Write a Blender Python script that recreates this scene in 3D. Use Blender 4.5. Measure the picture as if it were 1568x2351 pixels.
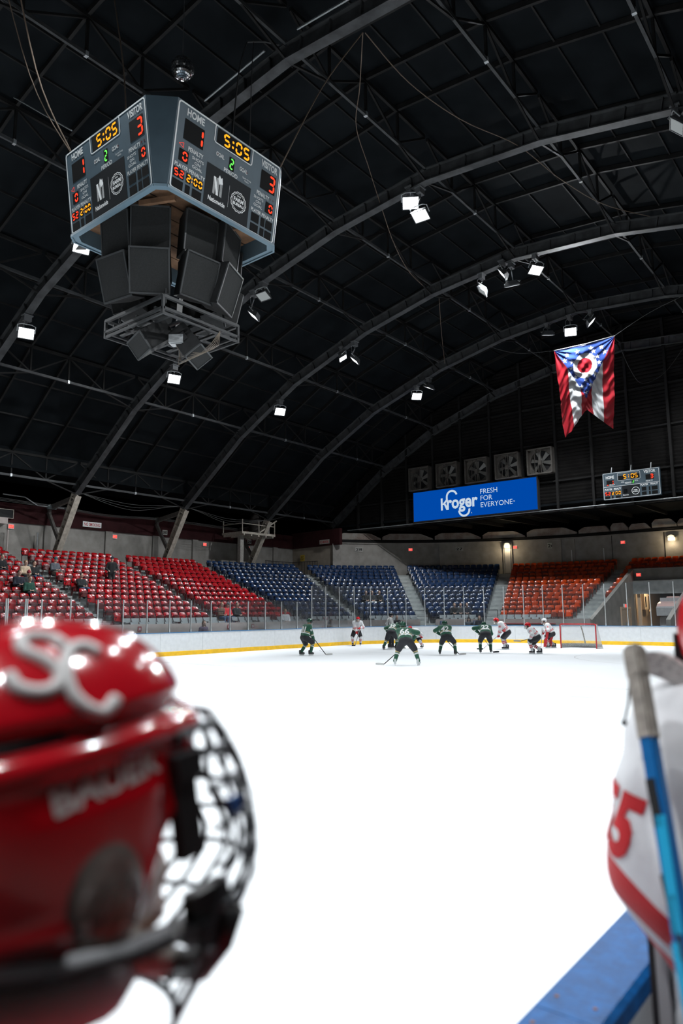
import bpy, bmesh, math, random
import numpy as np
from mathutils import Vector, Matrix
from mathutils.bvhtree import BVHTree

for o in list(bpy.data.objects):
    bpy.data.objects.remove(o, do_unlink=True)
random.seed(7)
SC = bpy.context.scene
COL = SC.collection
PI = math.pi

# ------------------------------------------------------------------ camera, world, exposure
# world axes: X across the rink, Y along the rink towards the far goal, Z up; ice at z = 0
CAM_Z, FPX, YAW, PITCH, ROLL = 1.8412, 1624.8, 0.6777, 0.1426, -0.0079
fw = Vector((-math.sin(YAW)*math.cos(PITCH), math.cos(YAW)*math.cos(PITCH), math.sin(PITCH)))
rt = Vector((math.cos(YAW), math.sin(YAW), 0.0))
up = rt.cross(fw)
rt2 = rt*math.cos(ROLL) + up*math.sin(ROLL)
up2 = -rt*math.sin(ROLL) + up*math.cos(ROLL)
cam = bpy.data.cameras.new('camera')
cam.sensor_fit = 'VERTICAL'; cam.sensor_height = 36.0; cam.sensor_width = 24.0
cam.lens = FPX/2351*36.0
cam.clip_start = 0.05; cam.clip_end = 300
cam.dof.use_dof = True; cam.dof.focus_distance = 36.0; cam.dof.aperture_fstop = 2.5
co = bpy.data.objects.new('camera', cam); COL.objects.link(co)
M3 = Matrix((rt2, up2, -fw)).transposed()
co.matrix_world = Matrix.Translation((0, 0, CAM_Z)) @ M3.to_4x4()
SC.camera = co

W = bpy.data.worlds.new('world'); SC.world = W; W.use_nodes = True
W.node_tree.nodes['Background'].inputs[0].default_value = (0.6, 0.8, 1, 1)
W.node_tree.nodes['Background'].inputs[1].default_value = 0.0
SC.view_settings.view_transform = 'Standard'; SC.view_settings.look = 'None'
SC.view_settings.exposure = 0.0; SC.view_settings.gamma = 1.0
SC.view_settings.use_curve_mapping = False
SC.cycles.max_bounces = 6; SC.cycles.diffuse_bounces = 3; SC.cycles.glossy_bounces = 2
SC.cycles.use_adaptive_sampling = True; SC.cycles.adaptive_threshold = 0.02; SC.cycles.use_denoising = True
SC.cycles.transparent_max_bounces = 12; SC.cycles.caustics_reflective = False; SC.cycles.caustics_refractive = False
SC.cycles.sample_clamp_indirect = 3.0
FLOOD_W = 2600.0      # power of one arena floodlight
LAMP_COL = (0.93, 0.97, 1.0)

# ------------------------------------------------------------------ materials
MATS = {}
def mat(name, col, rough=0.6, metal=0.0, spec=0.5, emit=0.0, noise=0.0, nscale=8.0, bump=0.0, bscale=40.0, coat=0.0, ecol=None, sheen=0.0):
    if name in MATS: return MATS[name]
    m = bpy.data.materials.new(name); m.use_nodes = True
    nt = m.node_tree; b = nt.nodes['Principled BSDF']
    c = (col[0], col[1], col[2], 1)
    b.inputs['Base Color'].default_value = c
    b.inputs['Roughness'].default_value = rough; b.inputs['Metallic'].default_value = metal
    b.inputs['Specular IOR Level'].default_value = spec
    if coat: b.inputs['Coat Weight'].default_value = coat; b.inputs['Coat Roughness'].default_value = 0.08
    if sheen: b.inputs['Sheen Weight'].default_value = sheen
    if emit:
        e = ecol or col
        b.inputs['Emission Color'].default_value = (e[0], e[1], e[2], 1); b.inputs['Emission Strength'].default_value = emit
    if noise or bump:
        tc = nt.nodes.new('ShaderNodeTexCoord')
    if noise:
        n = nt.nodes.new('ShaderNodeTexNoise'); n.inputs['Scale'].default_value = nscale; n.inputs['Detail'].default_value = 5
        nt.links.new(tc.outputs['Object'], n.inputs['Vector'])
        r = nt.nodes.new('ShaderNodeValToRGB')
        r.color_ramp.elements[0].position = 0.3; r.color_ramp.elements[1].position = 0.72
        lo = [max(0, x*(1-noise)) for x in col]; hi = [min(1, x*(1+noise)) for x in col]
        r.color_ramp.elements[0].color = (*lo, 1); r.color_ramp.elements[1].color = (*hi, 1)
        nt.links.new(n.outputs['Fac'], r.inputs[0]); nt.links.new(r.outputs[0], b.inputs['Base Color'])
    if bump:
        n2 = nt.nodes.new('ShaderNodeTexNoise'); n2.inputs['Scale'].default_value = bscale; n2.inputs['Detail'].default_value = 3
        nt.links.new(tc.outputs['Object'], n2.inputs['Vector'])
        bp = nt.nodes.new('ShaderNodeBump'); bp.inputs['Strength'].default_value = bump; bp.inputs['Distance'].default_value = 0.02
        nt.links.new(n2.outputs['Fac'], bp.inputs['Height']); nt.links.new(bp.outputs[0], b.inputs['Normal'])
    MATS[name] = m
    return m
def glow(name, col, s):
    if name in MATS: return MATS[name]
    m = bpy.data.materials.new(name); m.use_nodes = True; nt = m.node_tree; nt.nodes.clear()
    e = nt.nodes.new('ShaderNodeEmission'); e.inputs[0].default_value = (*col, 1); e.inputs[1].default_value = s
    o = nt.nodes.new('ShaderNodeOutputMaterial'); nt.links.new(e.outputs[0], o.inputs[0]); MATS[name] = m; return m
def glassmat(name, tint, haze, gloss, hcol=(0.75, 0.8, 0.85)):
    m = bpy.data.materials.new(name); m.use_nodes = True; nt = m.node_tree; nt.nodes.clear()
    t = nt.nodes.new('ShaderNodeBsdfTransparent'); t.inputs[0].default_value = (*tint, 1)
    d = nt.nodes.new('ShaderNodeBsdfDiffuse'); d.inputs[0].default_value = (*hcol, 1)
    g = nt.nodes.new('ShaderNodeBsdfGlossy'); g.inputs['Roughness'].default_value = 0.08
    fr = nt.nodes.new('ShaderNodeFresnel'); fr.inputs[0].default_value = 1.45
    mu = nt.nodes.new('ShaderNodeMath'); mu.operation = 'MULTIPLY'; mu.inputs[1].default_value = gloss
    nt.links.new(fr.outputs[0], mu.inputs[0])
    n = nt.nodes.new('ShaderNodeTexNoise'); n.inputs['Scale'].default_value = 3.0
    mm = nt.nodes.new('ShaderNodeMath'); mm.operation = 'MULTIPLY'; mm.inputs[1].default_value = haze*2
    nt.links.new(n.outputs['Fac'], mm.inputs[0])
    m1 = nt.nodes.new('ShaderNodeMixShader'); m2 = nt.nodes.new('ShaderNodeMixShader'); o = nt.nodes.new('ShaderNodeOutputMaterial')
    nt.links.new(mm.outputs[0], m1.inputs[0]); nt.links.new(t.outputs[0], m1.inputs[1]); nt.links.new(d.outputs[0], m1.inputs[2])
    nt.links.new(mu.outputs[0], m2.inputs[0]); nt.links.new(m1.outputs[0], m2.inputs[1]); nt.links.new(g.outputs[0], m2.inputs[2])
    nt.links.new(m2.outputs[0], o.inputs[0]); MATS[name] = m; return m
def brickmat(name, c1, c2, mortar, scale, bump=0.3):
    m = bpy.data.materials.new(name); m.use_nodes = True; nt = m.node_tree; b = nt.nodes['Principled BSDF']
    tc = nt.nodes.new('ShaderNodeTexCoord'); br = nt.nodes.new('ShaderNodeTexBrick')
    br.inputs['Color1'].default_value = (*c1, 1); br.inputs['Color2'].default_value = (*c2, 1); br.inputs['Mortar'].default_value = (*mortar, 1)
    br.inputs['Scale'].default_value = scale
    nt.links.new(tc.outputs['UV'], br.inputs['Vector'])
    n = nt.nodes.new('ShaderNodeTexNoise'); n.inputs['Scale'].default_value = 1.3; n.inputs['Detail'].default_value = 6
    nt.links.new(tc.outputs['Object'], n.inputs['Vector'])
    mx = nt.nodes.new('ShaderNodeMix'); mx.data_type = 'RGBA'
    rp = nt.nodes.new('ShaderNodeValToRGB'); rp.color_ramp.elements[0].position = 0.42; rp.color_ramp.elements[1].position = 0.6
    nt.links.new(n.outputs['Fac'], rp.inputs[0]); nt.links.new(rp.outputs[0], mx.inputs[0])
    nt.links.new(br.outputs[0], mx.inputs[6]); mx.inputs[7].default_value = (*mortar, 1)
    nt.links.new(mx.outputs[2], b.inputs['Base Color']); b.inputs['Roughness'].default_value = 0.9
    MATS[name] = m; return m

ICE = mat('ice', (0.90, 0.93, 0.955), rough=0.55, spec=0.12, noise=0.012, nscale=0.5, bump=0.015, bscale=3)
BOARD = mat('board_white', (0.80, 0.83, 0.85), rough=0.35, noise=0.05, nscale=6)
KICK = mat('kick_yellow', (0.85, 0.50, 0.01), rough=0.4, noise=0.12, nscale=5)
CAPB = mat('cap_blue', (0.035, 0.17, 0.36), rough=0.4, noise=0.15, nscale=14)
BENCHBLUE = mat('bench_cap_blue', (0.005, 0.085, 0.27), rough=0.5, spec=0.2, noise=0.28, nscale=38, bump=0.12, bscale=90)
LINEB = mat('line_blue', (0.08, 0.06, 0.45), rough=0.4)
CONC = mat('concrete', (0.265, 0.25, 0.23), rough=0.9, noise=0.2, nscale=1.6, bump=0.25, bscale=12)
CONCL = mat('concrete_pale', (0.46, 0.40, 0.375), rough=0.85, noise=0.1, nscale=3)
TREAD = mat('tread_grey', (0.33, 0.35, 0.345), rough=0.8, noise=0.2, nscale=3)
MAROON = mat('maroon_band', (0.034, 0.009, 0.010), rough=0.8, spec=0.15, noise=0.25, nscale=2)
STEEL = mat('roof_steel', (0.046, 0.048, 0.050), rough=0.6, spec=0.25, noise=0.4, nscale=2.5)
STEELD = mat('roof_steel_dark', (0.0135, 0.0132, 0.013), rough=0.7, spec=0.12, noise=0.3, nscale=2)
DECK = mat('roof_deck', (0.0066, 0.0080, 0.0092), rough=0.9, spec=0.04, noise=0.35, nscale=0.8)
BEIGE = mat('beige_paint', (0.42, 0.38, 0.32), rough=0.7, noise=0.25, nscale=6)
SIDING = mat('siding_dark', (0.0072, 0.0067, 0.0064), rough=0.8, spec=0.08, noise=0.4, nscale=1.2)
ALU = mat('aluminium', (0.62, 0.64, 0.64), rough=0.4, metal=0.7, noise=0.1, nscale=9)
GALV = mat('galvanised', (0.42, 0.44, 0.45), rough=0.45, metal=0.6, noise=0.15)
BLACK = mat('black_plastic', (0.012, 0.012, 0.013), rough=0.45)
BLACKM = mat('black_matte', (0.008, 0.008, 0.009), rough=0.8)
DARKG = mat('dark_grey', (0.04, 0.043, 0.046), rough=0.6, noise=0.2)
WHITE = mat('white_paint', (0.78, 0.78, 0.77), rough=0.5, noise=0.04)
WHITEP = mat('white_print', (0.80, 0.82, 0.82), rough=0.6)
REDP = mat('red_print', (0.42, 0.01, 0.018), rough=0.6)
PANE = glassmat('rink_glass', (0.91, 0.93, 0.94), 0.014, 0.6)
SEATRED = mat('seat_red', (0.36, 0.006, 0.010), rough=0.2, spec=0.55, noise=0.12, nscale=5)
SEATBLUE = mat('seat_blue', (0.010, 0.030, 0.085), rough=0.2, spec=0.55, noise=0.15, nscale=5)
SEATORANGE = mat('seat_orange', (0.52, 0.060, 0.012), rough=0.2, spec=0.5, noise=0.12, nscale=5)
SEATGREY = mat('seat_grey', (0.27, 0.30, 0.31), rough=0.45, noise=0.1)
FRAMERED = mat('seat_frame_red', (0.10, 0.004, 0.006), rough=0.35)
FRAMEBLUE = mat('seat_frame_blue', (0.006, 0.014, 0.04), rough=0.35)
FRAMEORANGE = mat('seat_frame_orange', (0.22, 0.03, 0.01), rough=0.4)
FRAMEGREY = mat('chair_frame', (0.09, 0.09, 0.1), rough=0.4)
EXITRED = glow('exit_glow', (1.0, 0.035, 0.03), 1.6)
LAMPFACE = glow('lamp_face', (0.97, 0.985, 1.0), 14.0)
SKIN = mat('skin', (0.55, 0.33, 0.25), rough=0.55, noise=0.06, nscale=12)
SKIN2 = mat('skin_pale', (0.62, 0.40, 0.31), rough=0.55, noise=0.06, nscale=12)

# ------------------------------------------------------------------ mesh helpers
class MB:
    def __init__(s): s.v = []; s.f = []; s.m = []; s.M = Matrix.Identity(4); s.mi = 0
    def add(s, vs, fs, mi=None):
        b = len(s.v); M = s.M
        s.v += [tuple(M @ Vector(p)) for p in vs]
        s.f += [tuple(b+i for i in f) for f in fs]
        s.m += [s.mi if mi is None else mi]*len(fs)
    def box(s, c, d, R=None, mi=None):
        x, y, z = d[0]/2, d[1]/2, d[2]/2; R = R or Matrix.Identity(3); c = Vector(c)
        vs = [c + R @ Vector((sx*x, sy*y, sz*z)) for sz in (-1, 1) for sx, sy in ((-1,-1),(1,-1),(1,1),(-1,1))]
        s.add(vs, [(3,2,1,0),(4,5,6,7),(0,1,5,4),(1,2,6,5),(2,3,7,6),(3,0,4,7)], mi)
    def beam(s, a, b, w, h, upv=(0,0,1), mi=None, tw=None, th=None):
        a = Vector(a); b = Vector(b); d = (b-a)
        if d.length < 1e-6: return
        d = d.normalized(); u = Vector(upv); sd = d.cross(u)
        if sd.length < 1e-4: sd = d.cross(Vector((1,0,0)))
        sd.normalize(); uu = sd.cross(d)
        tw = w if tw is None else tw; th = h if th is None else th
        vs = [a + sd*x*w/2 + uu*y*h/2 for x, y in ((-1,-1),(1,-1),(1,1),(-1,1))] + [b + sd*x*tw/2 + uu*y*th/2 for x, y in ((-1,-1),(1,-1),(1,1),(-1,1))]
        s.add(vs, [(3,2,1,0),(4,5,6,7),(0,1,5,4),(1,2,6,5),(2,3,7,6),(3,0,4,7)], mi)
    def tube(s, pts, r, n=6, mi=None, caps=True, closed=False):
        pts = [Vector(p) for p in pts]; N = len(pts)
        rr = r if isinstance(r, (list, tuple)) else [r]*N
        vs = []; prev = None
        for i, p in enumerate(pts):
            if closed: d = pts[(i+1) % N] - pts[i-1]
            else: d = pts[min(i+1, N-1)] - pts[max(i-1, 0)]
            d = d.normalized() if d.length > 1e-9 else Vector((0,0,1))
            if prev is None:
                a = d.cross(Vector((0,0,1)));
                if a.length < 1e-3: a = d.cross(Vector((1,0,0)))
            else: a = prev - d*prev.dot(d)
            a.normalize(); prev = a; b = d.cross(a)
            vs += [p + (a*math.cos(2*PI*k/n) + b*math.sin(2*PI*k/n))*rr[i] for k in range(n)]
        fs = []
        for i in range(N if closed else N-1):
            j = (i+1) % N
            for k in range(n): fs.append((i*n+k, i*n+(k+1) % n, j*n+(k+1) % n, j*n+k))
        if caps and not closed: fs += [tuple(range(n))[::-1], tuple((N-1)*n+k for k in range(n))]
        s.add(vs, fs, mi)
    def grid(s, P, nu, nv, mi=None, closeu=False, closev=False):
        # P[i][j] -> point, i<nu, j<nv
        vs = [P[i][j] for i in range(nu) for j in range(nv)]; fs = []
        for i in range(nu if closeu else nu-1):
            for j in range(nv if closev else nv-1):
                i2 = (i+1) % nu; j2 = (j+1) % nv
                fs.append((i*nv+j, i2*nv+j, i2*nv+j2, i*nv+j2))
        s.add(vs, fs, mi)
    def prism(s, poly, z0, z1, mi=None, ax='z'):
        n = len(poly)
        def p(a, b, c):
            return {'z': (a,b,c), 'y': (a,c,b), 'x': (c,a,b)}[ax]
        vs = [p(a,b,z0) for a,b in poly] + [p(a,b,z1) for a,b in poly]
        s.add(vs, [tuple(range(n))[::-1], tuple(range(n,2*n))] + [(i,(i+1)%n,n+(i+1)%n,n+i) for i in range(n)], mi)
    def ball(s, c, r, n=10, mi=None, sc=(1,1,1)):
        c = Vector(c); P = [[c + Vector((r*sc[0]*math.sin(PI*(i+.001)/n*0.999)*math.cos(2*PI*j/(2*n)), r*sc[1]*math.sin(PI*(i+.001)/n*0.999)*math.sin(2*PI*j/(2*n)), r*sc[2]*math.cos(PI*i/n))) for j in range(2*n)] for i in range(n+1)]
        s.grid(P, n+1, 2*n, mi, closev=True)
    def mesh(s, name, mats, smooth=False, fixn=True):
        me = bpy.data.meshes.new(name); me.from_pydata(s.v, [], s.f)
        for m in mats: me.materials.append(m)
        if len(mats) > 1: me.polygons.foreach_set('material_index', s.m)
        if fixn:
            bm = bmesh.new(); bm.from_mesh(me); bmesh.ops.recalc_face_normals(bm, faces=bm.faces); bm.to_mesh(me); bm.free()
        if smooth: me.polygons.foreach_set('use_smooth', [True]*len(me.polygons))
        me.update(); return me
    def build(s, name, mats, parent=None, smooth=False, fixn=True, **kw):
        if not isinstance(mats, (list, tuple)): mats = [mats]
        return link(name, s.mesh(name, mats, smooth, fixn), parent, **kw)
def link(name, me, parent=None, **kw):
    o = bpy.data.objects.new(name, me); COL.objects.link(o)
    if parent is not None: o.parent = parent
    for k, v in kw.items(): o[k] = v
    return o
def tag(o, label, cat, group=None):
    o['label'] = label; o['category'] = cat
    if group: o['group'] = group
    return o
def thing(name, label, cat, loc=(0,0,0), rz=0, group=None):
    o = bpy.data.objects.new(name, None); COL.objects.link(o); o.empty_display_size = 0.1
    o.location = loc; o.rotation_euler = (0,0,rz)
    return tag(o, label, cat, group)
def struct(o, label=None):
    o['kind'] = 'structure'
    if label: o['label'] = label
    return o
def sroot(name, label, loc=(0,0,0)):
    o = bpy.data.objects.new(name, None); COL.objects.link(o); o.location = loc; return struct(o, label)
def frame(origin, xdir, ydir):
    x = Vector(xdir).normalized(); y = Vector(ydir); y = (y - x*y.dot(x)).normalized(); z = x.cross(y)
    M = Matrix((x, y, z)).transposed().to_4x4(); M.translation = Vector(origin); return M
_tc = {}
def text_geo(body, bold=0.0, spacing=1.0, lsp=1.0, align='CENTER'):
    key = (body, bold, spacing, lsp, align)
    if key in _tc: return _tc[key]
    cu = bpy.data.curves.new('t', 'FONT'); cu.body = body; cu.offset = bold; cu.space_character = spacing; cu.space_line = lsp
    cu.align_x = align; cu.resolution_u = 3; cu.fill_mode = 'FRONT'
    ob = bpy.data.objects.new('t', cu); me = bpy.data.meshes.new_from_object(ob)
    vs = [tuple(v.co) for v in me.vertices]; fs = [tuple(p.vertices) for p in me.polygons]
    bpy.data.objects.remove(ob); bpy.data.curves.remove(cu); bpy.data.meshes.remove(me)
    xs = [v[0] for v in vs]; ys = [v[1] for v in vs]
    x0, x1, y0, y1 = min(xs), max(xs), min(ys), max(ys)
    vs = [((v[0]-(x0+x1)/2), (v[1]-(y0+y1)/2), 0.0) for v in vs]
    _tc[key] = (vs, fs, x1-x0, y1-y0); return _tc[key]
def text_into(mb, body, M, h, w=None, bold=0.015, mi=None, off=0.0, **kw):
    # flat lettering: h = letter block height, w = optional width to fit; M = frame, centre of the block
    vs, fs, W0, H0 = text_geo(body, bold, **kw)
    sy = h/H0; sx = sy if w is None else w/W0
    old = mb.M; mb.M = old @ M
    mb.add([(v[0]*sx, v[1]*sy, off) for v in vs], fs, mi); mb.M = old
SEG = {'0':'abcdef','1':'bc','2':'abged','3':'abgcd','4':'fgbc','5':'afgcd','6':'afgecd','7':'abc','8':'abcdefg','9':'abcfgd'}
def seg_into(mb, ch, cx, cy, w, h, t, mi=None, off=0.004, segs=None):
    g = t*0.12; x0, x1 = cx-w/2, cx+w/2; y0, y1 = cy-h/2, cy+h/2
    bars = {'a':((x0+t*.55,y1-t/2),(x1-t*.55,y1-t/2)),'d':((x0+t*.55,y0+t/2),(x1-t*.55,y0+t/2)),'g':((x0+t*.55,cy),(x1-t*.55,cy)),
            'f':((x0+t/2,cy+t*.4),(x0+t/2,y1-t*.55)),'b':((x1-t/2,cy+t*.4),(x1-t/2,y1-t*.55)),
            'e':((x0+t/2,y0+t*.55),(x0+t/2,cy-t*.4)),'c':((x1-t/2,y0+t*.55),(x1-t/2,cy-t*.4))}
    for k in (segs if segs is not None else SEG[ch]):
        (ax, ay), (bx, by) = bars[k]
        if abs(ay-by) < 1e-6: vs = [(ax,ay,off),(ax+t/2,ay-t/2,off),(bx-t/2,by-t/2,off),(bx,by,off),(bx-t/2,by+t/2,off),(ax+t/2,ay+t/2,off)]
        else: vs = [(ax,ay,off),(ax+t/2,ay+t/2,off),(bx+t/2,by-t/2,off),(bx,by,off),(bx-t/2,by-t/2,off),(ax-t/2,ay+t/2,off)]
        mb.add(vs, [(0,1,2,3,4,5)], mi)
def rrect(cx, cy, w, h, r, n=4):
    pts = []
    for (sx, sy, a0) in ((1,1,0),(-1,1,90),(-1,-1,180),(1,-1,270)):
        for k in range(n+1):
            a = math.radians(a0 + 90*k/n); pts.append((cx+sx*(w/2-r)+r*math.cos(a), cy+sy*(h/2-r)+r*math.sin(a)))
    return pts
def ring_into(mb, poly, t, off, mi=None, thick=0.0):
    # outline of a closed polygon, width t drawn inwards
    n = len(poly); cx = sum(p[0] for p in poly)/n; cy = sum(p[1] for p in poly)/n
    inner = []
    for i, p in enumerate(poly):
        a = Vector(poly[i-1]); b = Vector(p); c = Vector(poly[(i+1) % n])
        d1 = (b-a).normalized(); d2 = (c-b).normalized(); nn = Vector((-(d1+d2).y, (d1+d2).x)).normalized()
        q = b + nn*t
        inner.append((q.x, q.y))
    vs = [(p[0],p[1],off) for p in poly] + [(p[0],p[1],off) for p in inner]
    mb.add(vs, [(i,(i+1)%n,n+(i+1)%n,n+i) for i in range(n)], mi)

# ------------------------------------------------------------------ rink geometry
VF, VN, UE, RC = -26.525, -0.6255, 40.68, 8.53
CX, CY = VF+RC, UE-RC
LARC = RC*PI/2; LEND = (VN-RC) - CX; CX2 = VN-RC
MIDX, MIDY = -13.575, 10.2
def path(s, d=0.0):
    """board line: s<0 far side, then far corner, far end, other corner, near side; d = distance outwards. returns point, outward normal"""
    if s < 0: return Vector((VF-d, CY+s, 0)), Vector((-1,0,0))
    if s < LARC:
        a = s/RC; n = Vector((-math.cos(a), math.sin(a), 0)); return Vector((CX, CY, 0)) + n*(RC+d), n
    s -= LARC
    if s < LEND: return Vector((CX+s, UE+d, 0)), Vector((0,1,0))
    s -= LEND
    if s < LARC:
        a = s/RC; n = Vector((math.sin(a), math.cos(a), 0)); return Vector((CX2, CY, 0)) + n*(RC+d), n
    s -= LARC
    return Vector((VN+d, CY-s, 0)), Vector((1,0,0))
def breaks(s0, s1, step=0.34):
    # stations between s0 and s1, fine in the corners
    out = [s0]; s = s0
    B = [0, LARC, LARC+LEND, 2*LARC+LEND]
    while s < s1-1e-6:
        incorner = (0 <= s < LARC-1e-6) or (LARC+LEND-1e-6 <= s < 2*LARC+LEND-1e-6)
        nxt = s+step if incorner else 1e9
        for b in B:
            if b > s+1e-6: nxt = min(nxt, b)
        s = min(nxt, s1); out.append(s)
    return out
def sweep(mb, s0, s1, prof, mi=None, step=0.34, caps=True):
    # prof: closed polygon of (d, z) swept along the board line
    st = breaks(s0, s1, step); P = []
    for s in st:
        p0, n = path(s, 0); P.append([p0 + n*d + Vector((0,0,z)) for d, z in prof])
    mb.grid(P, len(st), len(prof), mi, closev=True)
    if caps:
        mb.add(P[0], [tuple(range(len(prof)))], mi); mb.add(P[-1], [tuple(range(len(prof)))[::-1]], mi)

# ice sheet
def rink_outline(d=0.0, n=14):
    pts = []
    for (cx, cy, a0) in ((VN-RC, CY, 0), (CX, CY, 90), (CX, 2*MIDY-CY, 180), (VN-RC, 2*MIDY-CY, 270)):
        for k in range(n+1):
            a = math.radians(a0+90*k/n); pts.append((cx+(RC+d)*math.cos(a), cy+(RC+d)*math.sin(a)))
    return pts
mb = MB(); mb.prism(rink_outline(0.03), -0.06, 0.0)
ice = struct(mb.build('floor', ICE), 'white ice sheet of the hockey rink')
LINEG = mat('ice_line_faint', (0.80, 0.81, 0.82), rough=0.2, spec=0.25)
LINER = mat('ice_line_pink', (0.84, 0.80, 0.80), rough=0.2, spec=0.25)
for nm, y, w, m in (('centre_line', MIDY-0.12, 0.30, LINER), ('blue_line', 17.70, 0.16, LINEG)):
    for k in (-1, 1):
        mb = MB(); mb.box((MIDX, y+k*w/2, 0.0015), (25.8, 0.018, 0.003)); mb.build(nm, m, ice)
def arc_pts(c, r, a0, a1, n=40): return [(c[0]+r*math.cos(a0+(a1-a0)*i/n), c[1]+r*math.sin(a0+(a1-a0)*i/n), 0.0015) for i in range(n+1)]
for c in ((MIDX-6.7, 30.6), (MIDX+6.7, 30.6)):
    mb = MB(); P = [[(p[0]*(1)+0, p[1], 0.002) for p in arc_pts(c, 4.55, 0, 2*PI)], [(p[0], p[1], 0.002) for p in arc_pts(c, 4.57, 0, 2*PI)]]
    mb.grid(P, 2, 41); mb.build('face_off_circle', LINEG, ice)
SMUDGE = mat('ice_smudge', (0.74, 0.745, 0.75), rough=0.5, spec=0.2)
for (x, y, r) in ((-5.9, 15.6, .32), (-16.8, 15.2, .28)):
    mb = MB(); n = 18; mb.add([(x+r*(1.0+.2*math.sin(3*k))*math.cos(2*PI*k/n), y+.4*r*math.sin(2*PI*k/n), 0.0018) for k in range(n)], [tuple(range(n))]); mb.build('ice_smudge', SMUDGE, ice)
mb = MB(); mb.box((-13, 14, -0.15), (90, 120, 0.1)); struct(mb.build('floor', CONC), 'concrete floor around the ice')

# boards
HB, HN = 1.053, 1.119
boards = thing('rink_boards', 'white rink boards with yellow kick strip and blue cap around the ice', 'boards')
s = -24.4; PAN = 2.44; g = 0.004
SEND = 2*LARC+LEND+CY+6.0
near0 = 2*LARC+LEND+8.0
while s < SEND:
    e = min(s+PAN, SEND); near = s > near0
    hb = HN if near else HB
    mb = MB(); sweep(mb, s+g, e-g, [(0,0.0),(0,hb-.02),(.1,hb-.02),(.1,0.0)]); mb.build('board_panel', BOARD, boards)
    mb = MB(); sweep(mb, s, e, [(-.012,0.0),(-.012,.185),(-.004,.2),(0.0,.2),(0.0,0.0)]); mb.build('kick_strip', KICK, boards)
    if not near:
        mb = MB(); sweep(mb, s+g*.4, e-g*.4, [(-.018,hb-.03),(-.018,hb-.004),(-.012,hb),(.115,hb),(.115,hb-.03)]); mb.build('cap_rail', CAPB, boards)
    s = e
# the bench side: a broad blue cap in lengths, with screws; seam near the camera
u = -6.0; cuts = [-6.0, -3.55, -1.1, 1.335, 3.8, 6.24, 8.7, 11.1, 13.6, 16, 18.4, 20.9, 23.3, 24.15]
RUST = mat('rusty_screw', (0.22, 0.10, 0.04), rough=0.8)
for a, b in zip(cuts[:-1], cuts[1:]):
    mb = MB(); x0, x1, z1 = VN-.004, VN+.130, HN
    prof = [(x0,z1-.045),(x0,z1-.006),(x0+.006,z1),(x1-.01,z1),(x1,z1-.01),(x1,z1-.045)]
    P = [[(x, yy, z) for x, z in prof] for yy in (a+.0012, b-.0012)]
    mb.grid(P, 2, 6, closev=True); mb.add(P[0], [tuple(range(6))]); mb.add(P[1], [tuple(range(6))[::-1]])
    cap = mb.build('bench_cap', BENCHBLUE, boards)
    for yy in (a+.055, b-.055):
        for xx in (VN+.022, VN+.095):
            mb = MB(); mb.tube([(xx,yy,HN-.001),(xx,yy,HN+.0012)], .0045, 8); mb.build('screw', RUST, cap)
# dark bench side of the near boards with vertical framing
for k in range(14):
    mb = MB(); mb.box((VN+.105, -4+k*1.22, .53), (.03, .09, 1.04)); mb.build('stud', BLACKM, boards)
mb = MB(); mb.box((VN+.06, 9.0, .53), (.02, 30, 1.03)); mb.build('bench_backing', DARKG, boards)
mb = MB(); mb.box((1.3, 8, -.02), (3.6, 30, .1)); struct(mb.build('floor', mat('rubber_floor', (.02,.02,.02), rough=.9, noise=.3)), 'black rubber floor of the players bench')
mb = MB(); mb.box((VF+.004, 17.72, .62), (.008, .3, .82)); mb.build('blue_line_mark', LINEB, boards)

# glass
glass = thing('glass_barrier', 'tall clear safety glass in aluminium posts on the far boards', 'glass')
posts = [10.62, 11.85, 12.93, 13.00, 13.68, 13.75] + [14.33+1.2255*k for k in range(14)]
posts = [p-CY for p in posts]
q = posts[-1]
while q < LARC+LEND-0.3: q += 1.222; posts.append(q)
ALUP = mat('post_metal', (0.50, 0.52, 0.52), rough=0.45, metal=0.3, noise=0.1)
for i, s in enumerate(posts):
    h = 2.54 if s < -1.9 else 3.45
    p, n = path(s, 0.05); t = Vector((-n.y, n.x, 0))
    mb = MB(); M = Matrix((t, n, Vector((0,0,1)))).transposed().to_4x4(); M.translation = p; mb.M = M
    mb.box((0,0,(HB+h-.04)/2), (.042,.05,h-.04-HB)); mb.box((0,-.028,(HB+h-.04)/2), (.014,.008,h-.04-HB)); mb.box((0,0,HB+.06), (.06,.07,.12))
    mb.build('post', ALUP, glass)
    if i+1 < len(posts) and posts[i+1]-s > .3:
        e = posts[i+1]; mb = MB()
        sweep(mb, s+.012, e-.012, [(.044,HB+.005),(.044,h),(.056,h),(.056,HB+.005)]); mb.build('pane', PANE, glass)

# ------------------------------------------------------------------ seating bowl
def ztread(k): return (5.63-.305*k-.82) if k <= 12 else (0.90 if k == 13 else 0.72)
def drow(k): return 12.27-.76*k
S_TUN = LARC + (-14.9-CX)          # the tunnel's side wall
S_END = LARC + (-4.0-CX)
def bowl(name, s0, s1, kmin, kmax, label, dwalk):
    mb = MB(); prof = [(dwalk, ztread(0)-.6), (dwalk, ztread(0))]
    for k in range(kmin, kmax+1):
        zt = ztread(k); d1 = drow(k)+.10; d0 = drow(k+1)+.10 if k < 14 else 1.25
        if k > kmin: prof.append((d1, zt))
        prof.append((d0, zt))
    prof.append((prof[-1][0], prof[-1][1]-.9))
    st = breaks(s0, s1, .36); P = []
    for s in st:
        p0, n = path(s); P.append([p0 + n*d + Vector((0,0,z)) for d, z in prof])
    mb.grid(P, len(st), len(prof))
    return struct(mb.build(name, TREAD), label)
bowl('floor', -26.0, S_TUN, 0, 14, 'stepped grey concrete seating tiers', 13.0)
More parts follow.
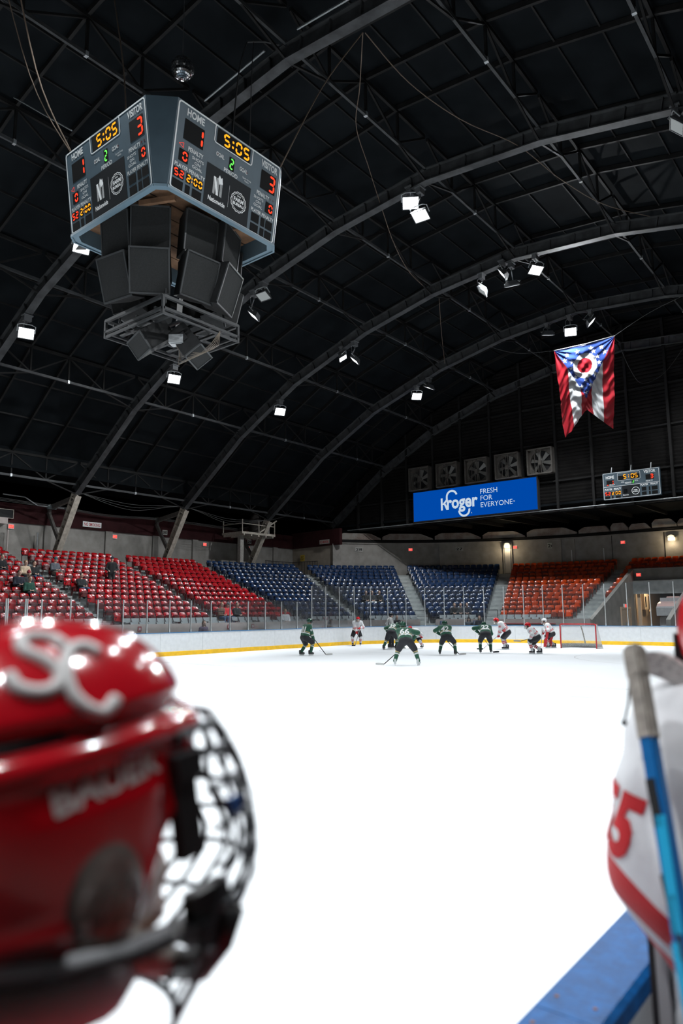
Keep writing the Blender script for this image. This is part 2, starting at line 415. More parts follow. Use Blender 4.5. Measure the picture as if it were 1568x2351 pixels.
bowl('floor', S_TUN, S_END, 0, 3, 'concrete tiers above the tunnel', 13.0)
mb = MB(); mb.box((-40.2, 20, ztread(0)-.3), (1.6, 60, .6)); struct(mb.build('floor', TREAD), 'concrete walkway behind the top row')
mb = MB(); mb.prism([(VF-12.9, 30), (-40.9, 30), (-40.9, 44.4), (-35.8, 44.4), (-36.2, 42)], ztread(0)-.5, ztread(0)-.002); struct(mb.build('floor', TREAD), 'concrete landing in the corner')
# aisles (board-line coordinate of the centre line)
def s_deg(a): return math.radians(a)*RC
AISLES = [-13.15, -6.35, 0.1, s_deg(24.5), s_deg(47.3), s_deg(70.4), LARC+(-16.25-CX)]
HALF = .50
def slen(s0, s1, d):
    # length of the offset path
    L = 0; st = breaks(s0, s1, .2); pp = [path(s, d)[0] for s in st]
    cum = [0]
    for a, b in zip(pp[:-1], pp[1:]): cum.append(cum[-1]+(b-a).length)
    return st, cum
def at_len(st, cum, x):
    for i in range(len(cum)-1):
        if cum[i+1] >= x: return st[i]+(st[i+1]-st[i])*(x-cum[i])/max(1e-9, cum[i+1]-cum[i])
    return st[-1]
STEPM = mat('step_grey', (0.42, 0.44, 0.43), rough=0.85, noise=0.15, nscale=4)
for ai, sa in enumerate(AISLES):
    mb = MB()
    for k in range(0, 15):
        d = drow(k); zt = ztread(k); rise = (ztread(k-1)-zt) if k > 0 else 0
        if k == 0: continue
        f = RC/(RC+d) if 0 <= sa < LARC else 1.0
        w = HALF*f
        sweep(mb, sa-w, sa+w, [(d+.10-.38, zt), (d+.10-.38, zt+rise/2), (d+.10, zt+rise/2), (d+.10, zt)])
    if ai in (4, 5):
        for q in range(4):
            w = HALF*RC/(RC+1); sweep(mb, sa-w, sa+w, [(.9+.1-.2*q, 0), (.9+.1-.2*q, .72-.18*q-.001), (1.25, .72-.18*q-.001), (1.25, 0)])
    struct(mb.build('floor', STEPM), 'concrete stairs of an aisle between seat sections')
# front wall of the stand, in lengths between the aisles, with section number plates
PLATE_R = mat('plate_red', (0.28, 0.02, 0.03), rough=0.6); PLATE_B = mat('plate_blue', (0.03, 0.08, 0.22), rough=0.6)
cuts = [-26] + AISLES[:-1] + [S_TUN-.1]
for i, (a, b) in enumerate(zip(cuts[:-1], cuts[1:])):
    ga = .5 if i in (5, 6) else .0; gb = .5 if i in (4, 5) else 0.0
    wa, wb_ = a+ga*RC/(RC+1), b-gb*RC/(RC+1); nw = max(1, round((wb_-wa)/(1.3 if wb_ > 0 else 3.2)))
    for q in range(nw):
        mb = MB(); sweep(mb, wa+(wb_-wa)*q/nw, wa+(wb_-wa)*(q+1)/nw, [(1.1,0),(1.1,1.43),(1.25,1.43),(1.25,0)])
        struct(mb.build('wall_front', CONCL), 'low pale concrete wall in front of the seats')
def plate(s, txt, m, d=1.1, z=1.22, w=.2, h=.22):
    p, n = path(s, d-.012); t = Vector((n.y, -n.x, 0)) ; M = frame(p+Vector((0,0,z)), -Vector((-n.y, n.x, 0))*-1 if False else t, (0,0,1))
    if M.to_3x3().col[2].dot(-n) < 0: M = frame(p+Vector((0,0,z)), -t, (0,0,1))
    o = thing('section_plate', 'small %s plate reading %s on the low concrete wall' % ('red' if m is PLATE_R else 'blue', txt), 'sign')
    mb = MB(); mb.M = M; mb.box((0,0,.004), (w,h,.012)); mb.build('plate', m, o)
    mb = MB(); text_into(mb, txt, M, h*.6, w*.62, bold=.03, off=.0115); mb.build('lettering', WHITEP, o)
    return o
plate(19.6-CY-.0, '31', PLATE_R)['label'] = 'red plate reading 31 nearest the foreground helmet, on the low wall'
plate(25.0-CY, '31', PLATE_R)['label'] = 'red plate reading 31 just right of the seated red-jacketed group'
plate(26.7-CY, '30', PLATE_R)['label'] = 'red plate reading 30 left of the white-clad spectator'
plate(31.4-CY, '30', PLATE_R)['label'] = 'red plate reading 30 behind the green 81 player'
plate(s_deg(5), '29', PLATE_B)
plate(s_deg(52.5), '27', PLATE_B)['label'] = 'blue plate reading 27 on the low wall below the middle aisle'
plate(s_deg(65), '27', PLATE_B)['label'] = 'blue plate reading 27 between the two spectators at the boards'
REDRAIL = mat('rail_red', (0.45, 0.06, 0.07), rough=0.5)
mb = MB(); sweep(mb, s_deg(74), LARC+.9, [(1.05,1.12),(1.05,1.17),(1.1,1.17),(1.1,1.12)]); tag(mb.build('padded_rail', REDRAIL), 'thin faded red rail along the wall behind the goal', 'rail')

# seats --------------------------------------------------------------
def seat_meshes(key, mback, mfr):
    out = {}
    def panel(z0, z1, y0, y1, w, curve, roll, nu=6, nv=5, th=.028):
        mb = MB(); F = []; B = []
        for j in range(nv):
            t = j/(nv-1); z = z0+(z1-z0)*t; y = y0+(y1-y0)*t - roll*max(0, (t-.72)/.28)**2
            ww = w*(1-.07*max(0, (t-.7)/.3)**2)
            F.append([(ww*(i/(nu-1)-.5), y+curve*(4*(i/(nu-1)-.5)**2), z-.03*max(0,(t-.7)/.3)*(2*abs(i/(nu-1)-.5))**3) for i in range(nu)])
            B.append([(p[0], p[1]-th, p[2]) for p in F[-1]])
        mb.grid(F, nv, nu); mb.grid(B, nv, nu)
        rim = lambda a, b: mb.add(list(a)+list(b), [(i, i+1, len(a)+i+1, len(a)+i) for i in range(len(a)-1)])
        rim(F[0], B[0]); rim(F[-1], B[-1]); rim([r[0] for r in F], [r[0] for r in B]); rim([r[-1] for r in F], [r[-1] for r in B])
        return mb
    b = panel(.43, .83, -.02, -.085, .405, .05, .05); out['back'] = b.mesh('seat_back_'+key, [mback], True)
    b = panel(.40, .70, .12, .06, .38, .03, .0, 4, 4); 
    for q in range(3): b.box((0, .158-.02*q, .45+.075*q), (.34, .012, .012))
    b.m = [1]*len(b.m); out['pan_up'] = b.mesh('seat_pan_up_'+key, [mback, mfr, BLACKM], False)
    mb = MB(); P = [[(x, y, .43-.02*math.sin(PI*(y+.02)/.4) + .03*(2*x/.40)**2*.4) for x in (-.19,-.1,0,.1,.19)] for y in (-.02,.1,.22,.32,.39)]
    Q = [[(p[0], p[1], p[2]-.03) for p in r] for r in P]; mb.grid(P, 5, 5); mb.grid(Q, 5, 5)
    rim = lambda a, c: mb.add(list(a)+list(c), [(i, i+1, len(a)+i+1, len(a)+i) for i in range(len(a)-1)])
    rim(P[0], Q[0]); rim(P[-1], Q[-1]); rim([r[0] for r in P], [r[0] for r in Q]); rim([r[-1] for r in P], [r[-1] for r in Q])
    out['pan_down'] = mb.mesh('seat_pan_down_'+key, [mback], True)
    mb = MB()
    for sx in (-1, 1):
        x = sx*.204
        mb.beam((x, .05, 0), (x, .03, .45), .022, .05); mb.beam((x, -.02, .43), (x, -.09, .70), .02, .035)
        mb.beam((x, -.06, .62), (x, .26, .60), .022, .03, (0,0,1)); mb.beam((x, .24, .6), (x, .05, .36), .018, .028, (1,0,0)); mb.box((x, .05, .008), (.05,.2,.016))
    mb.beam((-.2,.03,.40),(.2,.03,.40),.03,.03)
    out['frame'] = mb.mesh('seat_frame_'+key, [mfr])
    return out
SM = {'red': seat_meshes('red', SEATRED, FRAMERED), 'blue': seat_meshes('blue', SEATBLUE, FRAMEBLUE), 'orange': seat_meshes('orange', SEATORANGE, FRAMEORANGE)}
def fold_chair():
    out = {}
    mb = MB(); F = [[(.42*(i/5-.5), -.02-.05*t+.03*(2*(i/5)-1)**2, .60+.2*t) for i in range(6)] for t in (0,.5,1)]
    B = [[(p[0], p[1]-.025, p[2]) for p in r] for r in F]; mb.grid(F, 3, 6); mb.grid(B, 3, 6)
    rim = lambda a, c: mb.add(list(a)+list(c), [(i, i+1, len(a)+i+1, len(a)+i) for i in range(len(a)-1)])
    rim(F[0], B[0]); rim(F[-1], B[-1]); rim([r[0] for r in F], [r[0] for r in B]); rim([r[-1] for r in F], [r[-1] for r in B])
    out['back'] = mb.mesh('chair_back', [SEATGREY], True)
    mb = MB(); mb.box((0, .2, .44), (.40, .38, .03)); mb.box((0, .39, .43), (.40,.02,.05)); out['pan'] = mb.mesh('chair_pan', [SEATGREY])
    mb = MB()
    for sx in (-1, 1):
        x = sx*.21; mb.beam((x,-.07,.80),(x,.36,0), .022,.022,(1,0,0)); mb.beam((x,.36,.44),(x,-.1,0),.022,.022,(1,0,0)); mb.beam((x,-.02,.62),(x,.25,.60),.02,.02)
    mb.beam((-.21,.05,.5),(.21,.05,.5),.018,.018); mb.beam((-.21,.3,.12),(.21,.3,.12),.018,.018)
    out['frame'] = mb.mesh('chair_frame', [FRAMEGREY]); return out
FC = fold_chair()
def topx(p):
    d = Vector(p)-Vector((0,0,CAM_Z)); z = d.dot(fw)
    return 784+FPX*d.dot(rt2)/z, 1175.5-FPX*d.dot(up2)/z
SECT = [('red', -19.9, AISLES[0], 'leftmost red section'), ('red', AISLES[0], AISLES[1], 'middle red section'), ('red', AISLES[1], AISLES[2], 'red section beside the blue'),
        ('blue', AISLES[2], AISLES[3], 'blue section beside the red'), ('blue', AISLES[3], AISLES[4], 'middle blue section'), ('blue', AISLES[4], AISLES[5], 'blue section beside the orange'),
        ('orange', AISLES[5], AISLES[6], 'orange section behind the goal'), ('orange', AISLES[6], S_END, 'orange section above the tunnel')]
OCC = []     # (section, row, seat) taken out where people sit: filled with positions, seats stay (people sit on them)
seats = []
for si, (colr, a, b, sname) in enumerate(SECT):
    for k in range(13):
        d = drow(k); bb = b
        if si == 7 and k > 2: bb = S_TUN-.26
        if si == 7 and k > 8: continue
        st, cum = slen(a, bb, d); L = cum[-1]
        h1 = HALF if not (si == 0) else 0; h2 = HALF if si != 7 else 0
        n = int((L-h1-h2)/.455)
        if n < 1: continue
        sp = (L-h1-h2)/n
        for j in range(n):
            s = at_len(st, cum, h1+sp*(j+.5)); p, nn = path(s, d-.09)
            pos = Vector((p.x, p.y, ztread(k))); x, y = topx(pos+Vector((0,0,.7)))
            if not (-14 < x < 1582): continue
            if x < 300 and y > 1428: continue
            seats.append((colr, si, k, j+1, pos, math.atan2(-nn.y, -nn.x)-PI/2, (pos-Vector((0,0,CAM_Z))).length))
ORD = 'first second third fourth fifth sixth seventh eighth ninth tenth eleventh twelfth thirteenth fourteenth fifteenth sixteenth seventeenth eighteenth nineteenth twentieth twenty-first twenty-second twenty-third twenty-fourth'.split()
rng = random.Random(5)
for colr in ('red', 'blue', 'orange'):
    L = sorted([q for q in seats if q[0] == colr], key=lambda q: q[6])
    me = SM[colr]; stuff = MB()
    grp = colr + ' stadium seats in the stand'
    down = {'red': .14, 'blue': .10, 'orange': .42}[colr]
    for i, (c, si, k, j, pos, rz, dist) in enumerate(L):
        pan = 'pan_down' if rng.random() < (down if not (colr == 'orange' and k > 10) else .25) else 'pan_up'
        if i < 300:
            lab = '%s seat, %s row from top, %s from left, %s' % (colr, ORD[k], ORD[j-1], SECT[si][3])
            o = link(colr+'_stadium_seat', me['frame']); o.location = pos; o.rotation_euler = (0,0,rz); tag(o, lab, 'seat', grp)
            link('seat_back', me['back'], o); link('seat_pan', me[pan], o)
        else:
            stuff.M = Matrix.Translation(pos) @ Matrix.Rotation(rz, 4, 'Z')
            for nm, mi in (('frame', 1), ('back', 0), (pan, 0)):
                m_ = me[nm]; stuff.add([v.co for v in m_.vertices], [tuple(f.vertices) for f in m_.polygons], mi)
    if stuff.v:
        o = stuff.build(colr+'_seat_rows', [{'red': SEATRED, 'blue': SEATBLUE}[colr], {'red': FRAMERED, 'blue': FRAMEBLUE}[colr]], smooth=False)
        o['kind'] = 'stuff'; tag(o, 'remaining %s stadium seats in the upper, farther rows of the stand' % colr, 'seats', grp)
# grey folding chairs on the two lowest rows
for si, (colr, a, b, sname) in enumerate(SECT[:7]):
    for k in (13, 14):
        d = drow(k); st, cum = slen(a, b, d); L = cum[-1]; n = int((L-1.0)/.47)
        if si == 6: L -= 1.1; n = int((L-1.0)/.47)
        miss = rng.randint(0, 2)
        for j in range(n):
            s = at_len(st, cum, .5+(L-1.0)/n*(j+.5)); p, nn = path(s, d-.09 if k == 13 else d+.03); pos = Vector((p.x, p.y, ztread(k)))
            x, y = topx(pos+Vector((0,0,.8)))
            if not (150 < x < 1582) or (si == 2 and k == 14 and 486 < x < 552) or (si == 4 and 815 < x < 838) or (si == 5 and (x < 1012 or x > 1098)) or (si == 0 and x < 120): continue
            if si in (1, 2) and rng.random() < .1: continue
            o = link('folding_chair', FC['frame']); o.location = pos; o.rotation_euler = (0,0,math.atan2(-nn.y, -nn.x)-PI/2)
            tag(o, 'grey folding chair, %s row, %s from left, below the %s' % ('upper' if k == 13 else 'front', ORD[j], sname), 'chair', 'grey folding chairs along the front')
            link('chair_back', FC['back'], o); link('chair_seat', FC['pan'], o)

# ------------------------------------------------------------------ walls of the hall
ZW = 4.2
def wallbox(name, a, b, z0, z1, th, m, label, parent=None):
    mb = MB(); a = Vector((a[0],a[1],0)); b = Vector((b[0],b[1],0)); c = (a+b)/2; d = (b-a); L = d.length; d.normalize(); n = Vector((d.y,-d.x,0))
    R = Matrix((d, n, Vector((0,0,1)))).transposed(); mb.box(c+Vector((0,0,(z0+z1)/2)), (L, th, z1-z0), R)
    o = mb.build(name, m, parent)
    if parent is None: struct(o, label)
    return o
wl = wallbox('wall_left', (-41.1, -14), (-41.1, 44.4), ZW, 7.32, .3, CONC, 'grey concrete back wall behind the red seats')
for u in (6.3, 14.2, 22.2, 26.4, 30.1, 33.6, 38.0, 42.0):
    mb = MB(); mb.box((-40.9, u, 6.0), (.16, .5, 2.6)); mb.build('pilaster', CONC, wl)
wallbox('trim_1', (-40.98, -14), (-40.98, 44.3), 7.3, 8.42, .3, MAROON, 'dark maroon band above the concrete wall')
wallbox('wall_corner', (-40.95, 44.35), (-36.2, 43.95), ZW, 7.32, .3, mat('concrete_brown', (.34,.29,.235), rough=.9, noise=.15, nscale=2), 'brownish concrete wall closing the corner')
wallbox('trim_2', (-40.95, 44.22), (-35.3, 43.75), 7.3, 8.6, .3, MAROON, 'dark maroon band in the corner')
mb = MB(); sweep(mb, s_deg(33), LARC+18, [(13.0, ZW), (13.0, 7.45), (13.35, 7.45), (13.35, ZW)], step=.5)
we = struct(mb.build('wall_end', CONC), 'grey concrete wall behind the blue and orange end seats')
for sdeg in (33.4, 57, 70.6, 80.8, 83.5):
    mb = MB(); s = s_deg(sdeg); sweep(mb, s-.14, s+.14, [(12.86, ZW), (12.86, 7.4), (13.0, 7.4), (13.0, ZW)]); mb.build('pilaster', CONC, we)
for x in (-17.3, -13.6, -9.8, -6):
    mb = MB(); mb.box((x, UE+12.98, 5.9), (.03, .06, 3.1)); mb.build('wall_joint', STEELD, we)
mb = MB(); sweep(mb, s_deg(33), LARC+18, [(12.9, 7.45), (12.9, 7.53), (13.3, 7.53), (13.3, 7.45)], step=.5); mb.build('ledge', CONC, we)
mb = MB(); sweep(mb, s_deg(33), LARC+18, [(12.8, 7.60), (12.8, 7.66), (12.86, 7.66), (12.86, 7.60)], step=.5); mb.build('conduit', STEELD, we)
mb = MB(); sweep(mb, s_deg(33), LARC+18, [(13.0, 7.53), (13.0, 7.78), (13.3, 7.78), (13.3, 7.53)], step=.5); mb.build('beam', STEELD, we)
# broken-topped brick spandrels above the ledge
def brick_panel(s0, s1, z0, prof):
    me_v = []; uv = []; N = 14; mb = MB()
    P = []
    for i in range(N+1):
        t = i/N; s = s0+(s1-s0)*t; p, n = path(s, 13.02)
        zt = np.interp(t, [q[0] for q in prof], [q[1] for q in prof])
        P.append((p, n, zt))
    for i in range(N):
        (p, n, z), (p2, n2, z2) = P[i], P[i+1]
        mb.add([p+Vector((0,0,z0)), p2+Vector((0,0,z0)), p2+Vector((0,0,z2)), p+Vector((0,0,z)), p+n*.3+Vector((0,0,z0)), p2+n2*.3+Vector((0,0,z0)), p2+n2*.3+Vector((0,0,z2)), p+n*.3+Vector((0,0,z))],
               [(0,1,2,3), (5,4,7,6), (3,2,6,7), (0,3,7,4), (1,5,6,2), (0,4,5,1)])
    o = mb.build('brick_spandrel', BRICK, we)
    me = o.data; ul = me.uv_layers.new(name='UVMap')
    for lp in me.loops:
        v = me.vertices[lp.vertex_index].co; ul.data[lp.index].uv = ((v.x*.8+v.y*.6)*.9, v.z*.9)
    return o
BRICK = brickmat('painted_brick', (.20,.15,.125), (.16,.10,.08), (.27,.25,.225), 4.2)
ss = s_deg(33.5); rng = random.Random(11)
while ss < LARC+16:
    e = ss+rng.uniform(2.1, 2.8)*.62; h = 8.28+rng.uniform(-.08, .12)
    brick_panel(ss+.03, e-.03, 7.78, [(0, h-.25), (.12, h), (.75, h), (1, h-.42)]); ss = e
# lean-to soffits
def poly_obj(name, pts, m, label, parent=None):
    mb = MB(); mb.add(pts, [tuple(range(len(pts)))]); o = mb.build(name, m, parent)
    return o if parent is not None else struct(o, label)
mb = MB()
for i in range(1): 
    mb.prism([(-46, 45.7), (20, 45.7), (20, 57), (-46, 57)], 8.95, 9.1)
so = struct(mb.build('ceiling', DECK), 'dark low roof over the end seats')
for k in range(11):
    x = -37.6+2.42*2*k*.5*2/2*1.0; mb = MB(); mb.beam((x, 45.9, 8.7), (x-.0, 54, 8.85), .12, .3); mb.build('soffit_beam', STEELD, so)
mb = MB(); mb.prism([(-42, -14), (-37.6, -14), (-37.6, 45.7), (-42, 45.7)], 9.85, 10.0); struct(mb.build('ceiling', DECK), 'dark low roof over the back of the red seats')

# ------------------------------------------------------------------ roof: arches, purlin trusses, rafters, deck
AM = -13.4
APROF = [(0,18.55),(4.65,18.12),(9.0,17.2),(14.3,15.35),(18.85,12.9),(24.3,8.85),(26.5,5.2)]
def arch_pts(right=False): return [(AM+(o if right else -o), z) for o, z in APROF]
ARCH_U = [14.21+7.94*k for k in range(-3, 5)]
def arch_z(v): return float(np.interp(abs(v-AM), [a for a, b in APROF], [b for a, b in APROF]))
def arch_mesh():
    mb = MB(); L = arch_pts()[::-1][1:] + arch_pts(True)[1:-1]
    for (a, b) in zip(L[:-1], L[1:]):
        A = Vector((a[0], 0, a[1])); B = Vector((b[0], 0, b[1])); d = (B-A).normalized(); n = Vector((-d.z, 0, d.x))
        mb.beam(A+n*.02, B+n*.02, .34, .04, n); mb.beam(A+n*.53, B+n*.53, .34, .04, n); mb.beam(A+n*.275, B+n*.275, .07, .5, n)
        Ln = (B-A).length; q = 0.6
        while q < Ln-.3:
            mb.box(A+d*q+n*.275, (.03, .3, .46), Matrix((d, Vector((0,1,0)), n)).transposed()); q += 1.15
        mb.box(B+n*.28, (.5, .1, .5), Matrix((d, Vector((0,1,0)), n)).transposed())
    return mb.mesh('roof_arch', [STEEL])
def leg_mesh():
    mb = MB(); A = Vector((AM-24.15, 0, 8.75)); B = Vector((AM-26.6, 0, 4.7)); d = (B-A).normalized(); n = Vector((d.z,0,-d.x))
    mb.beam(A, B, .36, .05, n); mb.beam(A+n*.5, B+n*.3, .36, .05, n); mb.beam(A+n*.25, B+n*.15, .10, .46, n, th=.26)
    for q in range(9): mb.box(A+(B-A)*(.06+.1*q)+n*(.25-.01*q), (.03, .34, .44-.02*q), Matrix((d, Vector((0,1,0)), n)).transposed())
    mb.box((AM-26.65, 0, 4.85), (.9, .5, .16)); return mb.mesh('arch_leg', [BEIGE])
def brace_mesh():
    mb = MB(); mb.beam((AM-25.9, 0, 6.0), (AM-27.35, -.05, 8.1), .16, .2, (1,0,0)); mb.beam((AM-24.6, 0, 8.7), (AM-27.5, 0, 8.35), .2, .26); mb.beam((AM-27.35, 0, 8.0), (AM-27.35, 0, 8.6), .16, .2, (1,0,0))
    return mb.mesh('knee_brace', [mat('brace_grey', (.12,.11,.10), rough=.7, noise=.3)])
am, lm, km = arch_mesh(), leg_mesh(), brace_mesh()
for u in ARCH_U[:-1]:
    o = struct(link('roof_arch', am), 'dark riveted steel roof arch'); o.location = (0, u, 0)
    l = link('arch_leg', lm, o); l2 = link('knee_brace', km, o)
o = struct(link('roof_arch', am), 'dark steel roof arch against the end wall'); o.location = (0, ARCH_U[-1]-.25, 0)
def truss_parts():
    L = 7.94; P = {}
    def one(nm, a, b, w, h):
        mb = MB(); mb.beam(a, b, w, h, (1,0,0)); P.setdefault(nm, []).append(mb.mesh(nm, [STEEL if nm == 'bottom_chord' else STEELD]))
    one('bottom_chord', (0,.1,.6), (0,L-.1,.6), .12, .09); one('top_chord', (0,.1,1.9), (0,L-.1,1.9), .14, .1)
    q = L/4
    for k in (1,2,3): one('upright', (0,k*q,.6), (0,k*q,1.9), .08, .08)
    one('diagonal', (0,2*q,1.85), (0,q,.62), .07, .07); one('diagonal', (0,2*q,1.85), (0,3*q,.62), .07, .07)
    one('diagonal', (0,q,.62), (0,.1,1.85), .07, .07); one('diagonal', (0,3*q,.62), (0,L-.1,1.85), .07, .07)
    one('knee_strut', (0,q,.58), (0,.14,.05), .07, .07); one('knee_strut', (0,3*q,.58), (0,L-.14,.05), .07, .07)
    mb = MB(); mb.box((0,2*q,.6), (.13,.1,.16)); P['splice_plate'] = [mb.mesh('splice_plate', [GALV])]
    return P
TP = truss_parts()
for off in (-24.3, -18.85, -14.3, -9.0, -4.65, 0, 4.65, 9.0):
    v = AM+off; z = arch_z(v)
    for i, u in enumerate(ARCH_U[:-1]):
        if u < -2: continue
        if u < 5 and off < -5: continue
        r = sroot('purlin_truss', 'dark steel purlin truss between two roof arches', (v, u, z))
        for nm, ml in TP.items():
            for m_ in ml: link(nm, m_, r)
rafter = MB(); PR = arch_pts()[::-1][1:] + arch_pts(True)[1:-1]
for a, b in zip(PR[:-1], PR[1:]): rafter.beam((a[0],0,a[1]+2.02), (b[0],0,b[1]+2.02), .1, .2)
rfm = rafter.mesh('rafter', [STEELD])
mb = MB(); P = [[(a, -14, b+2.14) for a, b in PR], [(a, 46.6, b+2.14) for a, b in PR]]; mb.grid(P, 2, len(PR))
mb.add([(PR[0][0],-14,PR[0][1]+2.14),(PR[0][0],46.6,PR[0][1]+2.14),(PR[0][0],46.6,9.85),(PR[0][0],-14,9.85)], [(0,1,2,3)])
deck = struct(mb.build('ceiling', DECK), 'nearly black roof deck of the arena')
for i, u in enumerate(ARCH_U[:-1]):
    for q in (.25, .5, .75):
        o = link('rafter', rfm, deck); o.location = (0, u+7.94*q, 0)
for a, b in zip(PR[:-1], PR[1:]):       # deck seams running along the hall
    for t in (.33, .66):
        x = a[0]+(b[0]-a[0])*t; z = a[1]+(b[1]-a[1])*t; mb = MB(); mb.beam((x,-13,z+2.10), (x,46.4,z+2.10), .05, .08); mb.build('deck_rib', STEELD, deck)

# end wall: ribbed siding, columns, girts
def endz(v): return arch_z(v)+1.9
mb = MB(); xs = [AM-24.3+ .9*i for i in range(60)]; xs = [x for x in xs if x < 8]
zs = []; z = 8.6
while z < 20.6: zs += [(z, 0.0), (z+.12, .05), (z+.2, .05)]; z += .24
P = [[(x, 45.95-o, min(z, endz(x))) for z, o in zs] for x in xs]; mb.grid(P, len(xs), len(zs))
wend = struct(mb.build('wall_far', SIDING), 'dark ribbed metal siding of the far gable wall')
mb = MB(); mb.box((-14, 46.3, 14.5), (52, .1, 12)); mb.build('sheathing', DECK, wend)
for k in range(-9, 8):
    x = -13.26+2.42*k; zt = endz(x)-.1
    if zt < 9: continue
    mb = MB(); mb.beam((x, 45.72, 8.55), (x, 45.72, zt), .16, .2, (0,1,0)); mb.build('wall_column', STEELD, wend)
for z in (8.6, 10.6, 13.28, 15.9, 18.2):
    xa = max(-40, AM-np.interp(-z, [-18.55,-18.12,-17.2,-15.35,-12.9,-8.85], [0,4.65,9,14.3,18.85,24.3])) if z < 18.5 else AM-1
    mb = MB(); mb.beam((xa, 45.78, z), (8, 45.78, z), .12, .1 if z > 9 else .2); mb.build('girt', STEELD, wend)
mb = MB(); mb.tube([(-36, 45.5, 8.62), (8, 45.5, 8.62)], .035); mb.build('pipe', GALV, wend)
mb = MB()
for k in range(14):
    x = -35+2.42*2*k*.5; mb.beam((x, 45.6, 8.5), (x+1.2, 47.8, 8.8), .07, .07)
mb.build('wall_strut', STEELD, wend)

# five exhaust fans
fcols = [-28.75, -26.3, -23.87, -21.47, -19.05]
FANM = mat('fan_metal', (.075,.068,.06), rough=.55, noise=.3, nscale=4); FANB = mat('fan_blade', (.11,.108,.10), rough=.4)
def fan_meshes():
    o = {}
    mb = MB(); S = .9; mb.box((-S+.04,0,0),(.08,.5,2*S)); mb.box((S-.04,0,0),(.08,.5,2*S)); mb.box((0,0,S-.04),(2*S,.5,.08)); mb.box((0,0,-S+.04),(2*S,.5,.08))
    n = 28; R = .76; vs = [(R*math.cos(2*PI*k/n), .05, R*math.sin(2*PI*k/n)) for k in range(n)]
    sq = []
    for k in range(n):
        c, s_ = math.cos(2*PI*k/n), math.sin(2*PI*k/n); f = (S-.06)/max(abs(c), abs(s_)); sq.append((c*f, .05, s_*f))
    mb.add(vs+sq, [(k,(k+1)%n,n+(k+1)%n,n+k) for k in range(n)])
    mb.add(vs+[(a, .3, b) for a, _, b in vs], [(k,(k+1)%n,n+(k+1)%n,n+k) for k in range(n)]); o['housing'] = mb.mesh('fan_housing', [FANM])
    mb = MB()
    for k in range(6):
        a = 2*PI*k/6+.3; d = Vector((math.cos(a),0,math.sin(a))); t = Vector((-math.sin(a),0,math.cos(a))); 
        mb.add([d*.14+t*.07+Vector((0,.1,0)), d*.72+t*.19+Vector((0,.08,0)), d*.72-t*.10+Vector((0,.2,0)), d*.14-t*.07+Vector((0,.16,0))], [(0,1,2,3)])
    mb.tube([(0,.02,0),(0,.24,0)], .15, 12); o['blades'] = mb.mesh('fan_blades', [FANB])
    mb = MB(); mb.beam((-.06,-.2,-.86),(-.06,-.2,.86),.035,.035,(0,1,0)); mb.beam((.1,-.2,-.86),(.1,-.2,.86),.035,.035,(0,1,0)); mb.beam((-.35,-.15,-.86),(-.35,-.15,.86),.03,.03,(0,1,0)); mb.box((.0,-.1,-.1),(.2,.25,.3)); o['motor_bracket'] = mb.mesh('fan_bracket', [FANM])
    mb = MB(); mb.box((0,.32,0),(1.7,.02,1.7)); o['shutter'] = mb.mesh('fan_shutter', [BLACKM]); return o
FM = fan_meshes()
for i, x in enumerate(fcols):
    ords = ['first', 'second', 'third', 'fourth', 'fifth'][i]
    t = thing('exhaust_fan', 'square exhaust fan above the blue sign, %s from the left' % ords, 'fan', (x, 45.35, 12.0), 0, 'exhaust fans on the far wall')
    for nm, m_ in FM.items():
        c = link('fan_'+nm if nm != 'motor_bracket' else nm, m_, t)
        if nm == 'blades': c.rotation_euler = (0, .4*i, 0)

# LED banner
LEDB = glow('led_blue', (0.0, 0.080, 0.48), 0.80); LEDW = glow('led_white', (.62,.74,.86), .9)
sg = thing('led_banner', 'long blue lit advertising banner with white lettering under the fans', 'sign', (-24.35, 45.3, 9.85))
mb = MB(); mb.box((0,.12,0),(10.1,.3,2.36)); mb.build('cabinet', BLACKM, sg)
mb = MB(); mb.box((0,-.04,0),(9.94,.02,2.22)); mb.build('screen', LEDB, sg)
F0 = frame((0,-.053,0),(1,0,0),(0,0,1))
mb = MB(); mb.M = F0
text_into(mb, 'FRESH\nFOR\nEVERYONE', frame((1.95,.10,0),(1,0,0),(0,1,0)), 1.33, 2.45, bold=0.0, align='LEFT', lsp=.95)
text_into(mb, 'TM', frame((3.28,-.38,0),(1,0,0),(0,1,0)), .07); mb.build('slogan', LEDW, sg)
mb = MB(); mb.M = F0
text_into(mb, 'roger', frame((-.78,-.25,0),(1,0,0),(0,1,0)), .98, 2.55, bold=.03)
lw = .16
mb.box((-2.48,-.03,0),(lw,.9,.002)); 
mb.add([(-2.45,-.05,0),(-2.13,.28,0),(-1.93,.28,0),(-2.28,-.08,0)], [(0,1,2,3)]); mb.add([(-2.33,.0,0),(-2.22,.08,0),(-1.88,-.48,0),(-2.1,-.48,0)], [(0,1,2,3)])
def arcband(cx, cy, r, a0, a1, w, n=18):
    P = [[(cx+(r-w/2)*math.cos(a), cy+(r-w/2)*math.sin(a), 0) for a in np.linspace(a0,a1,n)], [(cx+(r+w/2)*math.cos(a), cy+(r+w/2)*math.sin(a), 0) for a in np.linspace(a0,a1,n)]]
    mb.grid(P, 2, n)
arcband(-1.62,.48,.42,math.radians(15),math.radians(180),.15); mb.box((-2.04,.38,0),(.15,.25,.002))
arcband(-.62,-.62,.42,math.radians(180),math.radians(370),.15)
text_into(mb, 'R', frame((-.02,-.88,0),(1,0,0),(0,1,0)), .09); mb.build('logo', LEDW, sg)

